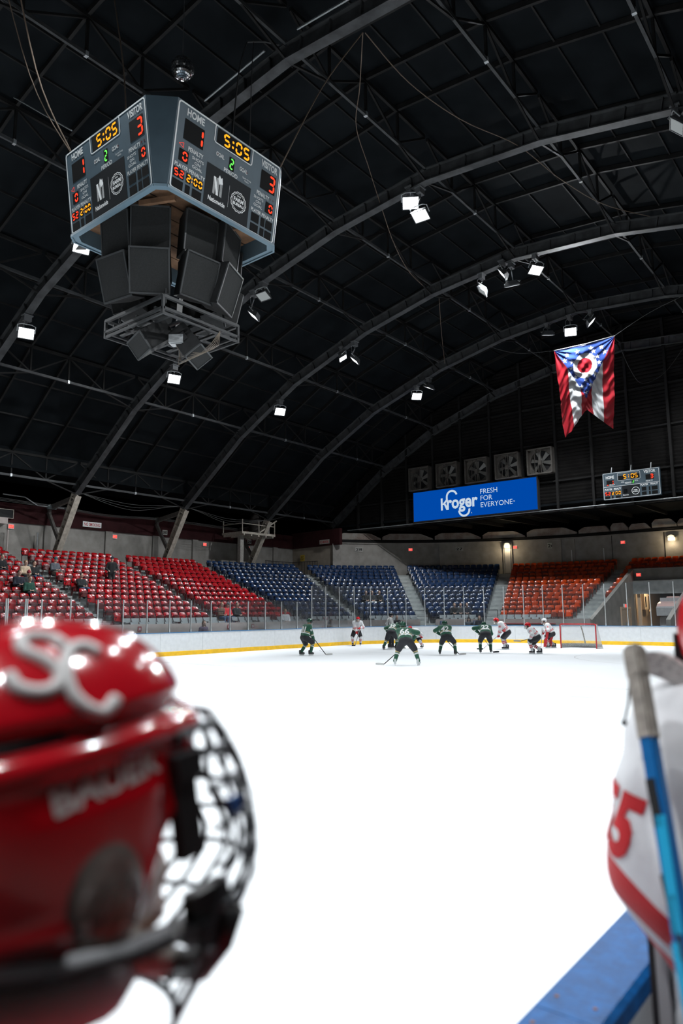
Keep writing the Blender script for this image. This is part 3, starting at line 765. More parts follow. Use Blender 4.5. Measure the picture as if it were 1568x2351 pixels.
# ------------------------------------------------------------------ score boards
SBLUE = mat('board_slate', (0.050, 0.080, 0.102), rough=0.6, noise=0.1, nscale=3)
SBLUE2 = mat('board_underside', (0.12, 0.185, 0.23), rough=0.5)
WINB = mat('digit_window', (.010,.010,.010), rough=.8, spec=.1); OUTL = mat('board_outline', (.62,.65,.65), rough=.5); BPRINT = mat('board_print', (.55,.58,.58), rough=.5)
DRED = glow('digit_red', (1.0,.05,.02), 1.7); DAMB = glow('digit_amber', (1.0,.36,.015), 1.6); DGRN = glow('digit_green', (.16,1.0,.12), 1.3)
SPB = mat('sponsor_black', (.010,.012,.014), rough=.7, spec=.2)
def score_face(parent, M, w, h, small=False):
    """all lettering, windows and digits on one face; M: frame with x right, y up, z out of the face, origin at the centre"""
    X = lambda x: (x-.5)*w
    Y = lambda y: (.5-y)*h
    def layer(name, m, fn, smooth=False):
        mb = MB(); mb.M = M; fn(mb); return mb.build(name, m, parent)
    def digits(name, m, fn):
        # every lit digit a part of its own: calls recorded one by one
        class Rec:
            def __init__(q): q.calls = []
            def add(q, vs, fs, mi=None): q.calls.append((vs, fs))
            def box(q, c, d, R=None, mi=None):
                x, y = d[0]/2, d[1]/2; q.calls.append(([(c[0]-x,c[1]-y,c[2]),(c[0]+x,c[1]-y,c[2]),(c[0]+x,c[1]+y,c[2]),(c[0]-x,c[1]+y,c[2])], [(0,1,2,3)]))
        r = Rec(); fn(r); groups = []
        for vs, fs in r.calls:
            cx = sum(v[0] for v in vs)/len(vs); cy = sum(v[1] for v in vs)/len(vs)
            for g_ in groups:
                if abs(g_[0]-cx) < .024*w and abs(g_[1]-cy) < .09*h and len(vs) == 6: g_[2].append((vs, fs)); g_[0] = (g_[0]*3+cx)/4; break
            else: groups.append([cx, cy, [(vs, fs)]])
        for g_ in groups:
            mb = MB(); mb.M = M
            for vs, fs in g_[2]: mb.add(vs, fs)
            mb.build(name, m, parent)
    def win(mb, x0, x1, y0, y1): mb.add([(X(x0),Y(y1),.003),(X(x1),Y(y1),.003),(X(x1),Y(y0),.003),(X(x0),Y(y0),.003)], [(0,1,2,3)])
    T = lambda mb, s, x, y, hh, ww=None, bold=.02: text_into(mb, s, Matrix.Translation((X(x), Y(y), .004)), hh*h, None if ww is None else ww*w, bold=bold)
    if not small:
        wins = [(.075,.245,.17,.40),(.80,.955,.17,.40),(.355,.485,.035,.205),(.485,.675,.035,.205),(.485,.535,.27,.425),(.055,.135,.52,.655),(.875,.955,.52,.655),
                (.025,.115,.745,.85),(.135,.175,.745,.85),(.195,.275,.745,.85),(.025,.115,.875,.975),(.135,.175,.875,.975),(.195,.275,.875,.975),
                (.745,.825,.745,.85),(.845,.885,.745,.85),(.895,.965,.745,.85),(.745,.825,.875,.975),(.845,.885,.875,.975),(.895,.965,.875,.975)]
        for q in wins: layer('digit_window', WINB, lambda mb: win(mb, *q))
        layer('sponsor_panel', SPB, lambda mb: win(mb, .295, .715, .485, .985))
        def border(mb):
            ring_into(mb, rrect(0,0,w*.985,h*.985,.09), .034, .005)
            ring_into(mb, rrect(X(.515),Y(.115),w*.37,h*.215,.07), .024, .005)
        layer('border', OUTL, border)
        def words(mb):
            T(mb,'HOME',.16,.09,.085,.15,.03); T(mb,'VISITOR',.875,.09,.085,.17,.03); T(mb,'PENALTY',.19,.475,.05,.13); T(mb,'PENALTY',.84,.475,.05,.13)
            T(mb,'SHOTS\nON\nGOAL',.215,.59,.13,.10,.01); T(mb,'SHOTS\nON\nGOAL',.80,.59,.13,.10,.01); T(mb,'PLAYER PENALTY',.16,.71,.045,.26); T(mb,'PLAYER PENALTY',.855,.71,.045,.235)
            T(mb,'GOAL',.40,.33,.05,.075); T(mb,'GOAL',.625,.33,.05,.075); T(mb,'PERIOD',.51,.455,.05,.13); T(mb,'Sports Group\nNation',.665,.425,.05,.085,0)
        layer('lettering', BPRINT, words)
        def logo(mb):
            for k, (a, b, c, d) in enumerate(((.365,.385,.60,.80),(.395,.418,.60,.80),(.428,.450,.62,.80))): win(mb, a, b, c, d)
            mb.add([(X(.365),Y(.60),.005),(X(.385),Y(.60),.005),(X(.418),Y(.80),.005),(X(.398),Y(.80),.005)], [(0,1,2,3)])
            mb.add([(X(.404),Y(.60),.005),(X(.416),Y(.555),.005),(X(.43),Y(.585),.005),(X(.442),Y(.57),.005),(X(.45),Y(.64),.005),(X(.42),Y(.66),.005)], [(0,1,2,3,4,5)])
            T(mb,'Nationwide',.41,.87,.055,.155,.02); win(mb,.513,.516,.60,.86)
            n = 48; cx, cy = X(.61), Y(.735); R = .115*h*1.05
            for r0, r1 in ((1.0,.93),(.84,.80)):
                P = [[(cx+R*r*(1+(.035*math.cos(14*a) if r0 > .9 else 0))*math.cos(a), cy+R*r*(1+(.035*math.cos(14*a) if r0 > .9 else 0))*math.sin(a), .005) for a in [2*PI*k/n for k in range(n)]] for r in (r0, r1)]
                mb.grid(P, 2, n, closev=True)
            text_into(mb,'FARM',Matrix.Translation((cx,cy+R*.2,.005)),R*.38,R*1.25,bold=.03); text_into(mb,'BUREAU',Matrix.Translation((cx,cy-R*.25,.005)),R*.30,R*1.35,bold=.03)
            text_into(mb,'ohio',Matrix.Translation((cx,cy+R*.6,.005)),R*.16,R*.5)
        layer('sponsor_print', WHITEP, logo)
        dg = lambda ch, x, y, ww, hh, segs=None: (lambda mb: seg_into(mb, ch, X(x), Y(y), ww*w, hh*h, .016*w, segs=segs, off=.007))
        def red(mb):
            seg_into(mb,'1',X(.205),Y(.285),.065*w,.20*h,.016*w,off=.007); seg_into(mb,'3',X(.915),Y(.285),.065*w,.20*h,.016*w,off=.007)
            for x in (.105, .93): seg_into(mb,'0',X(x),Y(.588),.042*w,.105*h,.012*w,off=.007)
            seg_into(mb,'5',X(.050),Y(.797),.038*w,.085*h,.010*w,off=.007); seg_into(mb,'2',X(.095),Y(.797),.038*w,.085*h,.010*w,off=.007)
            ring_into(mb,[(X(.045),Y(.475)),(X(.085),Y(.505)),(X(.085),Y(.445))],.012,.006)
        digits('digit', DRED, red)
        def amb(mb):
            seg_into(mb,'5',X(.445),Y(.12),.062*w,.145*h,.015*w,off=.007); seg_into(mb,'0',X(.56),Y(.12),.062*w,.145*h,.015*w,off=.007); seg_into(mb,'5',X(.635),Y(.12),.062*w,.145*h,.015*w,off=.007)
            for y in (.09,.15): mb.box((X(.503),Y(y),.006),(.016*w,.016*w,.002))
            seg_into(mb,'2',X(.155),Y(.797),.035*w,.085*h,.010*w,off=.007); seg_into(mb,'0',X(.215),Y(.797),.033*w,.085*h,.010*w,off=.007); seg_into(mb,'0',X(.257),Y(.797),.033*w,.085*h,.010*w,off=.007)
            for y in (.78,.815): mb.box((X(.184),Y(y),.006),(.008*w,.008*w,.002))
        digits('digit', DAMB, amb)
        layer('digit', DGRN, lambda mb: seg_into(mb,'2',X(.51),Y(.347),.038*w,.13*h,.012*w,off=.007))
        def arrows(mb):
            for x, y, sg_ in ((.375,.335,-1),(.66,.335,1),(.92,.47,1),(.95,.47,1)):
                mb.add([(X(x)+sg_*.03,Y(y),.004),(X(x)-sg_*.02,Y(y)+.035,.004),(X(x)-sg_*.02,Y(y)-.035,.004)], [(0,1,2)])
        layer('goal_arrow', mat('arrow_dark', (.06,.008,.01), rough=.5), arrows)
    else:
        wins = [(.07,.20,.28,.46),(.76,.90,.22,.40),(.28,.42,.16,.34),(.50,.66,.14,.34),(.52,.56,.36,.48),(.03,.12,.72,.84),(.14,.18,.72,.84),(.20,.31,.72,.84),(.03,.12,.87,.97),(.15,.18,.87,.97),(.22,.31,.87,.97),
                (.68,.76,.66,.80),(.80,.83,.66,.80),(.85,.95,.66,.80),(.68,.76,.83,.95),(.80,.83,.83,.95),(.85,.95,.83,.95)]
        for q in wins: layer('digit_window', WINB, lambda mb: win(mb, *q))
        layer('sponsor_panel', SPB, lambda mb: win(mb, .34, .65, .54, .98))
        def border(mb):
            ring_into(mb, rrect(0,0,w*.985,h*.98,.08), .03, .005); ring_into(mb, rrect(X(.47),Y(.19),w*.40,h*.29,.07), .022, .005); win(mb,.01,.99,.515,.53)
        layer('border', OUTL, border)
        def words(mb):
            T(mb,'HOME',.135,.17,.11,.15,.03); T(mb,'VISITOR',.83,.11,.11,.2,.03); T(mb,'PENALTY',.17,.455,.05,.10); T(mb,'PENALTY',.82,.46,.05,.12); T(mb,'GOAL',.36,.40,.045,.06); T(mb,'GOAL',.60,.39,.045,.06)
            T(mb,'PERIOD',.455,.445,.06,.11); T(mb,'PLAYER',.10,.62,.07,.13); T(mb,'PENALTY',.26,.62,.07,.13); T(mb,'PLAYER',.73,.58,.07,.13); T(mb,'PENALTY',.90,.58,.07,.13)
        layer('lettering', WHITEP, words)
        def logo(mb):
            for a, b, c, d in ((.37,.385,.66,.82),(.392,.407,.66,.82),(.414,.43,.67,.82)): win(mb, a, b, c, d)
            T(mb,'Nationwide',.40,.88,.05,.10,.01); win(mb,.497,.50,.66,.88)
            n = 30; cx, cy = X(.575), Y(.76); R = .14*h
            P = [[(cx+R*r*math.cos(2*PI*k/n), cy+R*r*math.sin(2*PI*k/n), .005) for k in range(n)] for r in (1.,.88)]; mb.grid(P, 2, n, closev=True)
            text_into(mb,'FARM\nBUREAU',Matrix.Translation((cx,cy,.005)),R*.7,R*1.35,bold=.02)
        layer('sponsor_print', WHITEP, logo)
        def red(mb):
            seg_into(mb,'1',X(.17),Y(.37),.05*w,.16*h,.014*w,off=.007); seg_into(mb,'3',X(.865),Y(.30),.055*w,.16*h,.014*w,off=.007)
            seg_into(mb,'5',X(.055),Y(.775),.045*w,.12*h,.011*w,off=.007); seg_into(mb,'2',X(.11),Y(.775),.045*w,.12*h,.011*w,off=.007)
            mb.add([(X(.07),Y(.455),.006),(X(.10),Y(.48),.006),(X(.10),Y(.43),.006)], [(0,1,2)])
        digits('digit', DRED, red)
        def amb(mb):
            for ch, x in (('5',.40),('0',.535),('5',.60)): seg_into(mb,ch,X(x),Y(.20),.055*w,.17*h,.013*w,off=.007)
            for y in (.16,.23): mb.box((X(.468),Y(y),.006),(.014*w,.014*w,.002))
            for ch, x in (('2',.175),('0',.24),('0',.295)): seg_into(mb,ch,X(x),Y(.775),.042*w,.12*h,.011*w,off=.007)
        digits('digit', DAMB, amb)
        layer('digit', DGRN, lambda mb: seg_into(mb,'2',X(.545),Y(.43),.032*w,.10*h,.009*w,off=.007))
wb = thing('wall_scoreboard', 'flat slate score board with lit digits on the far wall', 'scoreboard', (-13.2, 45.25, 9.72))
mb = MB(); mb.box((0,.1,0),(3.46,.2,1.72)); mb.build('cabinet', SBLUE, wb)
for x in (-1.2,0,1.2):
    mb = MB(); mb.beam((x,.1,.8),(x,.3,1.25),.05,.05); mb.build('bracket', GALV, wb)
score_face(wb, frame((0,-.002,0),(1,0,0),(0,0,1)), 3.46, 1.72, True)

# hanging four-sided score board
SBX, SBY = -13.55, 10.29
sb = thing('hanging_scoreboard', 'four-sided slate blue score board hanging over centre ice', 'scoreboard', (SBX, SBY, 11.0))
A1, BT, BB, HZ, A2 = 1.615, 2.11, 1.83, 1.98, 1.636
mb = MB()
top = []; bot = []
for k in range(4):
    R = Matrix.Rotation(k*PI/2, 3, 'Z')
    top += [R @ Vector((-A1,-BT,HZ)), R @ Vector((A1,-BT,HZ))]; bot += [R @ Vector((-A2,-BB,0)), R @ Vector((A2,-BB,0))]
mb.add(top+bot, [(i,(i+1)%8,8+(i+1)%8,8+i) for i in range(8)]); mb.add(top, [tuple(range(8))])
inn = [Vector((p.x*.93,p.y*.93,p.z)) for p in bot]; inu = [Vector((p.x,p.y,p.z+.5)) for p in inn]
mb.build('cabinet', SBLUE, sb)
mb = MB(); mb.add(bot+inn, [(i,(i+1)%8,8+(i+1)%8,8+i) for i in range(8)]); mb.add(inn+inu, [(i,(i+1)%8,8+(i+1)%8,8+i) for i in range(8)])
for i in range(8):
    a, b = bot[i], bot[(i+1)%8]; mb.beam(a+Vector((0,0,.0)), b, .05, .06)
mb.build('bottom_frame', SBLUE2, sb)
PLY = mat('raw_plywood', (.16,.085,.045), rough=.85, noise=.45, nscale=3)
for k in range(7):
    mb = MB(); mb.box((-1.5+.5*k, 0, .42), (.46, 3.3, .02), Matrix.Rotation(.03*(k%3-1), 3, 'Y')); mb.build('plank', PLY, sb)
for (x, y) in ((-.9,-1.2),(.9,-1.2),(1.25,.6),(0,1.3)):
    mb = MB(); mb.box((x,y,.22), (.9,.09,.12), Matrix.Rotation(.5*x, 3, 'Z')); mb.build('timber', PLY, sb)
fh = math.hypot(HZ, BT-BB)
for k in range(4):
    R = Matrix.Rotation(k*PI/2, 3, 'Z')
    c = R @ Vector((0,-(BT+BB)/2,HZ/2)); y = R @ Vector((0,-(BT-BB),HZ)); x = R @ Vector((1,0,0))
    if k in (0, 1): score_face(sb, frame(c + (R @ Vector((0,-1,-.14)).normalized())*.004, x, y), A1*2, fh)
    else:
        mb = MB(); mb.M = frame(c + (R @ Vector((0,-1,-.14)).normalized())*.004, x, y); ring_into(mb, rrect(0,0,A1*2*.985,fh*.985,.07), .022, .005); mb.build('border', OUTL, sb)
# loudspeaker cluster
SPK = mat('speaker_black', (.020,.0205,.021), rough=.7, spec=.2, noise=.2, nscale=6); GRL = mat('speaker_grille', (.030,.031,.0312), rough=.9, spec=.1, noise=.12, nscale=40); GRF = mat('speaker_frame', (.045,.048,.05), rough=.5)
cd = Vector((13.55,-10.29,0)).normalized(); cl = Vector((-cd.y,cd.x,0))*1.0
if cl.dot(rt) < 0: cl = -cl
def speaker_mesh(w, h, dp, back):
    o = {}
    mb = MB(); F = [(-w/2,0,-h/2),(w/2,0,-h/2),(w/2,0,h/2),(-w/2,0,h/2)]; B = [(-w/2*back,dp,-h/2*.9),(w/2*back,dp,-h/2*.9),(w/2*back,dp,h/2*.96),(-w/2*back,dp,h/2*.96)]
    mb.add(F+B, [(0,1,2,3),(7,6,5,4),(0,4,5,1),(1,5,6,2),(2,6,7,3),(3,7,4,0)]); o['cabinet'] = mb.mesh('speaker_cabinet', [SPK])
    mb = MB(); mb.box((0,-.006,0),(w-.05,.008,h-.05)); o['grille'] = mb.mesh('speaker_grille', [GRL])
    mb = MB()
    for sx in (-1,1): mb.box((sx*(w/2-.018),-.012,0),(.036,.03,h)); mb.box((0,-.012,sx*(h/2-.018)),(w,.03,.036))
    o['grille_frame'] = mb.mesh('speaker_frame', [GRF]); return o
SPM = speaker_mesh(.92, 1.04, .62, .5)
spec = [(-1.36,.70,-44),(-.55,1.22,-7),(.60,1.10,33),(1.34,.62,62)]
pos_words = ['outer left', 'frontal', 'turned right', 'outer right']
for back in (0, 1):
    for (lat, dep, rel), pw in zip(spec, pos_words):
        for row in (0, 1):
            sgn = -1 if back else 1
            dd = cd*sgn; ll = cl*sgn
            c = Vector((SBX,SBY,0)) + ll*(lat*(1.0 if row == 0 else .985)) + dd*(dep+(.0 if row == 0 else .05)) + Vector((0,0,10.68 if row == 0 else 9.60))
            a = math.radians(rel); nrm = dd*math.cos(a) + ll*math.sin(a)
            tilt = math.radians(6 if row == 0 else 17)
            nrm = nrm*math.cos(tilt) - Vector((0,0,1))*math.sin(tilt)
            x = Vector((-nrm.y, nrm.x, 0)).normalized(); yv = -nrm; z = x.cross(yv)
            if z.z < 0: x = -x; z = x.cross(yv)
            t = thing('loudspeaker', '%s black loudspeaker in the %s row under the hanging score board%s' % (pw, 'upper' if row == 0 else 'lower', ', far side' if back else ''), 'speaker', group='speaker cluster under the score board')
            M = Matrix((x, yv, z)).transposed().to_4x4(); M.translation = c; t.matrix_world = M
            for nm, m_ in SPM.items(): link(nm, m_, t)
# steel rack below the speakers
rk = thing('rigging_rack', 'square black steel rack with rails below the speaker cluster', 'rack', (SBX, SBY, 8.62))
mb = MB(); S = 1.12
RK = mat('rack_steel', (.028,.030,.032), rough=.5, metal=.2, noise=.2)
cs = [(-S,-S),(S,-S),(S,S),(-S,S)]
for zz, w in ((.28,.07),(.0,.06),(-.12,.05)):
    for i in range(4): mb = MB(); a, b = cs[i], cs[(i+1)%4]; mb.beam((*a,zz),(*b,zz),w,w); mb.build('rail', RK, rk)
for i in range(4):
    mb = MB(); mb.beam((*cs[i],-.15),(*cs[i],.3),.06,.06,(1,0,0)); mb.build('post', RK, rk)
for y in (-.7,-.35,0,.35,.7):
    mb = MB(); mb.beam((-S,y,.03),(S,y,.03),.07,.05); mb.build('rail', RK, rk)
for x in (-.8,.1,.8):
    mb = MB(); mb.beam((x,-S,.09),(x,S,.09),.05,.05); mb.build('rail', RK, rk)
for (x, y) in ((-.9,-.9),(.9,-.9),(.9,.9),(-.9,.9)):
    mb = MB(); mb.tube([(x,y,.25),(x*.95,y*.95,.62)], .03); mb.build('hanger', RK, rk)
for k, (lat, dep, rel, tilt, zz) in enumerate(((-.75,.35,-70,38,8.15),(.62,.55,70,52,7.92))):
    a = math.radians(rel); nrm = cd*math.cos(a)+cl*math.sin(a); t_ = math.radians(tilt); nrm = nrm*math.cos(t_)-Vector((0,0,1))*math.sin(t_)
    x = Vector((-nrm.y,nrm.x,0)).normalized(); yv = -nrm; z = x.cross(yv)
    if z.z < 0: x = -x; z = x.cross(yv)
    t = thing('wedge_speaker', 'wedge loudspeaker slung under the rack, aimed %s' % ('left' if k == 0 else 'right'), 'speaker', group='wedge speakers under the rack')
    M = Matrix((x,yv,z)).transposed().to_4x4(); M.translation = Vector((SBX,SBY,zz))+cl*lat+cd*dep; t.matrix_world = M
    m2 = speaker_mesh(.95,.5,.75,.8)
    for nm, m_ in m2.items(): link(nm, m_, t)
    mb = MB(); mb.box((.1,.4,.26),(.16,.22,.01)); mb.box((-.47,.4,.02),(.01,.2,.14)); mb.build('handle_recess', BLACKM, t)
    wv = M.inverted() @ Vector((SBX+cl.x*lat*.9, SBY+cl.y*lat*.9, 8.55)); mb = MB(); mb.tube([(0,.4,.2), tuple(wv)], .012); mb.build('hanger', RK, t)
c = Vector((SBX,SBY,8.2))+cl*.12+cd*.75
jb = thing('junction_box', 'small grey metal box with wires hanging under the rack', 'box', c)
mb = MB(); mb.M = Matrix.Rotation(.6,4,'Z'); mb.box((0,0,0),(.34,.26,.2)); mb.box((0,0,-.11),(.26,.2,.03)); mb.build('case', GALV, jb)
mb = MB(); mb.tube([(0,0,.1),(0,.05,.4)], .02); mb.build('stem', RK, jb)
mb = MB()
for k in range(5):
    r1 = random.Random(k); mb.tube([(.05*k-.1,0,-.1),(.2*r1.random(),.15*r1.random(),-.28-.08*k),(.5+.1*k,.3,-.35),(.7,.45+.05*k,-.1),(.8,.6,.2)], .008, 5)
mb.build('wires', mat('wire_tan', (.16,.13,.10), rough=.7), jb)

# mirror ball
MIRR = mat('mirror_tile', (.7,.7,.71), rough=.12, metal=1.0)
ballo = thing('mirror_ball', 'silver mirror ball hanging above the score board', 'mirror ball', (-13.31, 10.2, 15.66))
mb = MB(); n = 16
for i in range(n):
    a0, a1 = PI*i/n+.02, PI*(i+1)/n-.02; nk = max(4, int(2*n*math.sin((a0+a1)/2)))
    for j in range(nk):
        b0, b1 = 2*PI*j/nk+.02, 2*PI*(j+1)/nk-.02; r = .295; jit = 1+.006*math.sin(7*i+13*j)
        mb.add([(r*jit*math.sin(a)*math.cos(b), r*jit*math.sin(a)*math.sin(b), r*jit*math.cos(a)) for a, b in ((a0,b0),(a1,b0),(a1,b1),(a0,b1))], [(0,1,2,3)])
mb.build('tiles', MIRR, ballo, fixn=False)
mb = MB(); mb.ball((0,0,0), .288, 14); mb.build('core', DARKG, ballo, True)
mb = MB(); mb.tube([(0,0,.29),(0,0,4.6)], .012); mb.build('chain', DARKG, ballo)

# ------------------------------------------------------------------ floodlights
def flood_meshes():
    o = {}
    mb = MB(); w, h, d = .66, .50, .22   # face looks along +z
    F = [(-w/2,-h/2,0),(w/2,-h/2,0),(w/2,h/2,0),(-w/2,h/2,0)]; B = [(-w/2*.7,-h/2*.55,-d),(w/2*.7,-h/2*.55,-d),(w/2*.7,h/2*.7,-d),(-w/2*.7,h/2*.7,-d)]
    mb.add(F+B, [(7,6,5,4),(0,4,5,1),(1,5,6,2),(2,6,7,3),(3,7,4,0)])
    for sx in (-1,1): mb.box((sx*(w/2-.012),0,.015),(.03,h,.05)); mb.box((0,sx*(h/2-.012),.015),(w,.03,.05))
    o['housing'] = mb.mesh('flood_housing', [mat('lamp_housing', (.10,.105,.11), rough=.45, metal=.5)])
    mb = MB(); mb.add([(-w/2+.025,-h/2+.025,.012),(w/2-.025,-h/2+.025,.012),(w/2-.025,h/2-.025,.012),(-w/2+.025,h/2-.025,.012)], [(0,1,2,3)])
    o['lens'] = mb.mesh('flood_lens', [LAMPFACE]); o['lens_dim'] = mb.mesh('flood_lens_dim', [glow('lamp_face_dim', (.85,.93,.95), .30)])
    mb = MB(); mb.tube([(-.36,0,-.1),(-.36,.28,-.16),(-.2,.34,-.18),(.2,.34,-.18),(.36,.28,-.16),(.36,0,-.1)], .022, 6); o['yoke'] = mb.mesh('flood_yoke', [GALV])
    return o
FLM = flood_meshes()
BALL = MB(); BALL.box((0,0,-.14),(.2,.34,.22)); BALL.box((0,0,0),(.3,.42,.05)); BALL.tube([(0,0,-.2),(0,0,-.42)], .03); BALLM = BALL.mesh('ballast_box', [mat('ballast', (.13,.135,.14), rough=.5, metal=.3)])
nflood = 0
def flood(pos, aim, lit=True, power=1.0, label='', size=100, drop=True):
    """pos = lens centre; hangs from the arch straight above; its own spot lamp sits just in front of the lens"""
    global nflood
    pos = Vector(pos); d = (Vector(aim)-pos).normalized()
    t = thing('floodlight', label, 'floodlight', group='arena floodlights on the roof arches')
    x = d.cross(Vector((0,0,1))).normalized(); y = x.cross(d)*-1
    y = d.cross(x)*-1 if (d.cross(x)*-1).z > 0 else d.cross(x)
    x = y.cross(d)
    M = Matrix((x, y, d)).transposed().to_4x4(); M.translation = pos; t.matrix_world = M
    link('housing', FLM['housing'], t); link('yoke', FLM['yoke'], t)
    link('lens', FLM['lens' if lit is True else 'lens_dim'], t)
    Mi = M.inverted(); za = arch_z(pos.x)
    b = link('ballast_box', BALLM, t); topz = max(za, pos.z+.62)
    b.matrix_local = Mi @ Matrix.Translation((pos.x, pos.y, topz))
    mb = MB(); mb.tube([Mi @ Vector((pos.x,pos.y,topz-.4)), Mi @ (pos+y*.34-d*.18)], .025, 6)
    k = Mi @ Vector((pos.x-.25,pos.y,topz-.25)); mb.tube([Mi @ Vector((pos.x,pos.y,topz)), k, Mi @ (pos-d*.2-Vector((.3,0,-.1))), Mi @ (pos-d*.2)], .008, 5)
    mb.build('stem', GALV, t)
    if lit is True and power > 0:
        L = bpy.data.lights.new('flood', 'SPOT'); L.energy = FLOOD_W*power; L.color = LAMP_COL; L.spot_size = math.radians(size); L.spot_blend = .55; L.shadow_soft_size = .22
        lo = bpy.data.objects.new('flood_lamp', L); COL.objects.link(lo); lo.parent = t
        lo.matrix_local = Matrix.Translation((0,0,.06)) @ Matrix.Rotation(PI, 4, 'X')
    nflood += 1
    return t
U = ARCH_U
U0, U1, U2, U3 = 14.21, 22.15, 30.09, 38.03
# visible ones
flood((-28.85,U0,13.94), (-12,8,0), label='lit floodlight lowest at the left edge, on the nearest arch')
flood((-24.71,U0,16.45), (-10,9,0), label='lit floodlight just below the lower left corner of the score board')
flood((-28.92,U1,13.97), (-12,15,0), label='lit floodlight below the speaker cluster')
flood((-23.04,U1,15.77), (-34,16,1), power=1.9, size=90, label='edge-on floodlight right of the speaker cluster')
flood((-22.41,U1,16.56), (-22,14,0), lit=False, label='dim floodlight beside the lower right corner of the score board')
flood((-14.17,U1,18.0), (-5.2,8.5,0), power=.8, label='blazing floodlight aimed at the camera, brightest in the roof')
flood((-13.78,U1+.1,17.35), (-13,14,0), label='lit floodlight right below the blazing one')
flood((-4.37,U1,16.69), (-20,18,0), label='unlit-looking floodlight at the right edge of the roof', lit=False)
flood((-28.94,U2,13.99), (-14,22,0), label='lit floodlight alone on the third arch, above the platform')
flood((-24.04,U2,16.2), (-16,36,0), power=1.6, size=60, label='frontal lit floodlight of the pair right of the score board')
flood((-23.17,U2,15.85), (-34,25,2), power=1.7, size=80, label='edge-on lit floodlight of the pair right of the score board')
flood((-15.21,U2,17.5), (-30,25,0), lit=False, label='greyish floodlight, leftmost of four in the upper right')
flood((-14.0,U2-.2,17.95), (-35,25,2), power=2.0, size=70, label='thin bright floodlight, second of four in the upper right')
flood((-13.70,U2+.15,17.40), (-15,37.5,0), power=2.4, size=52, label='lower bright floodlight, third of four in the upper right')
flood((-12.42,U2,17.71), (-3,24,0), power=1.0, label='side-on grey floodlight, rightmost of four in the upper right')
flood((-24.21,U3,15.89), (-13,28,0), label='frontal lit floodlight of the pair right above the fans')
flood((-23.26,U3,16.28), (-30,38.2,2), power=2.2, size=100, label='thin edge-on floodlight of the pair above the fans')
flood((-15.16,U3,17.75), (-19,42.6,1), power=2.6, size=85, label='narrow bright floodlight left above the flag')
flood((-13.83,U3,17.56), (-8,24,5), power=2.6, size=135, label='large frontal floodlight directly above the flag')
flood((-12.65,U3,17.81), (-2,44,6), power=.9, label='thin edge-on floodlight at the right above the flag')
# the same fixtures on the arches and bays outside the picture
for (u, dy) in ((U0,0),(U1,0),(U2,0),(U3,-5)):
    flood((-3.0,u,16.4), (-12,u-7+dy,0) if u < 35 else (-12,44,1), power=.8 if u < 35 else 1.8, label='floodlight right of the picture on the %s arch' % {14:'nearest',22:'second',30:'third',38:'farthest'}[round(u)])
for (u, lb) in ((6.27,'first'),(-1.67,'second')):
    flood((1.9,u,13.95), (-7,u-1.5,0), power=.85, size=115, label='floodlight low above the players bench on the %s arch beside the camera' % lb)
for (v, z, u) in ((-28.9,13.95,6.27),(-23.6,16.1,6.27),(-13.6,17.5,6.27),(-3.2,16.3,6.27),(-23.6,16.1,-1.67),(-13.6,17.5,-1.67),(-3.2,16.3,-1.67)):
    flood((v,u,z), (v*.5-6.7,u+1,0), power=.95, label='floodlight %s on the %s arch beside the camera' % ({29:'low over the far seats',24:'high over the far boards',14:'over the centre',3:'over the near boards'}[round(-v)], 'first' if u > 0 else 'second'))

for (v, z, u, ax, ay, lb) in ((-3.2,16.3,-9.61,-7,4,'over the near boards'),(-13.6,17.5,-9.61,-13,3,'over the centre'),(-23.6,16.1,-9.61,-18,1,'over the far boards')):
    flood((v,u,z), (ax,ay,0), power=1.7, size=64, label='floodlight %s on the third arch behind the camera' % lb)
# fluorescent strips on the nearest arch
STRIP = mat('strip_tube', (.55,.58,.6), rough=.3)
for k, (a, b) in enumerate((((-17.0,14.0,18.95),(-14.2,14.0,19.25)),((-12.8,14.0,19.2),(-9.6,14.0,18.9)),((-16.4,14.5,18.7),(-14.4,14.5,18.95)))):
    t = thing('strip_light', 'unlit strip light above the nearest arch, %s' % ('left of the bracket','right of the bracket','lower one')[k], 'strip light', group='strip lights on the arch')
    mb = MB(); mb.beam(a, b, .06, .04); mb.build('channel', GALV, t)
    mb = MB(); mb.tube([Vector(a)-Vector((0,.03,.05)), Vector(b)-Vector((0,.03,.05))], .02, 6); mb.build('tube', STRIP, t)

# ropes and cables
ROPE = mat('old_rope', (.10,.07,.05), rough=.9); CABLE = mat('cable_grey', (.085,.085,.085), rough=.6)
def smooth_path(P, n=6):
    P = [Vector(p) for p in P]; out = []
    for i in range(len(P)-1):
        p0, p1, p2, p3 = P[max(i-1,0)], P[i], P[i+1], P[min(i+2,len(P)-1)]
        for k in range(n):
            t = k/n; out.append(.5*((2*p1)+(p2-p0)*t+(2*p0-5*p1+4*p2-p3)*t*t+(3*p1-p0-3*p2+p3)*t**3))
    return out+[P[-1]]
def cable(name, pts, r, m, label, cat='cable', n=6):
    mb = MB(); mb.tube(smooth_path(pts, n), r, 5); return tag(mb.build(name, m), label, cat)
cable('roof_rope', [(-10.53,14.2,17.9),(-12.39,16.5,18.62),(-13.69,18.0,18.72),(-14.81,20.2,18.87),(-15.63,22.1,18.57),(-16.93,25,18.44),(-17.75,27.5,18.32),(-18.19,30,18.4)], .016, ROPE, 'slack brown rope swinging past the blazing floodlight', 'rope')
cable('roof_rope', [(-10.45,14.2,17.85),(-10.5,16.5,17.79),(-10.0,18.8,17.66),(-9.54,22.1,18.35),(-9.09,25,18.3),(-8.26,28,18.3),(-6.3,31.5,18.42)], .016, ROPE, 'long brown rope sagging across the upper right of the roof', 'rope')
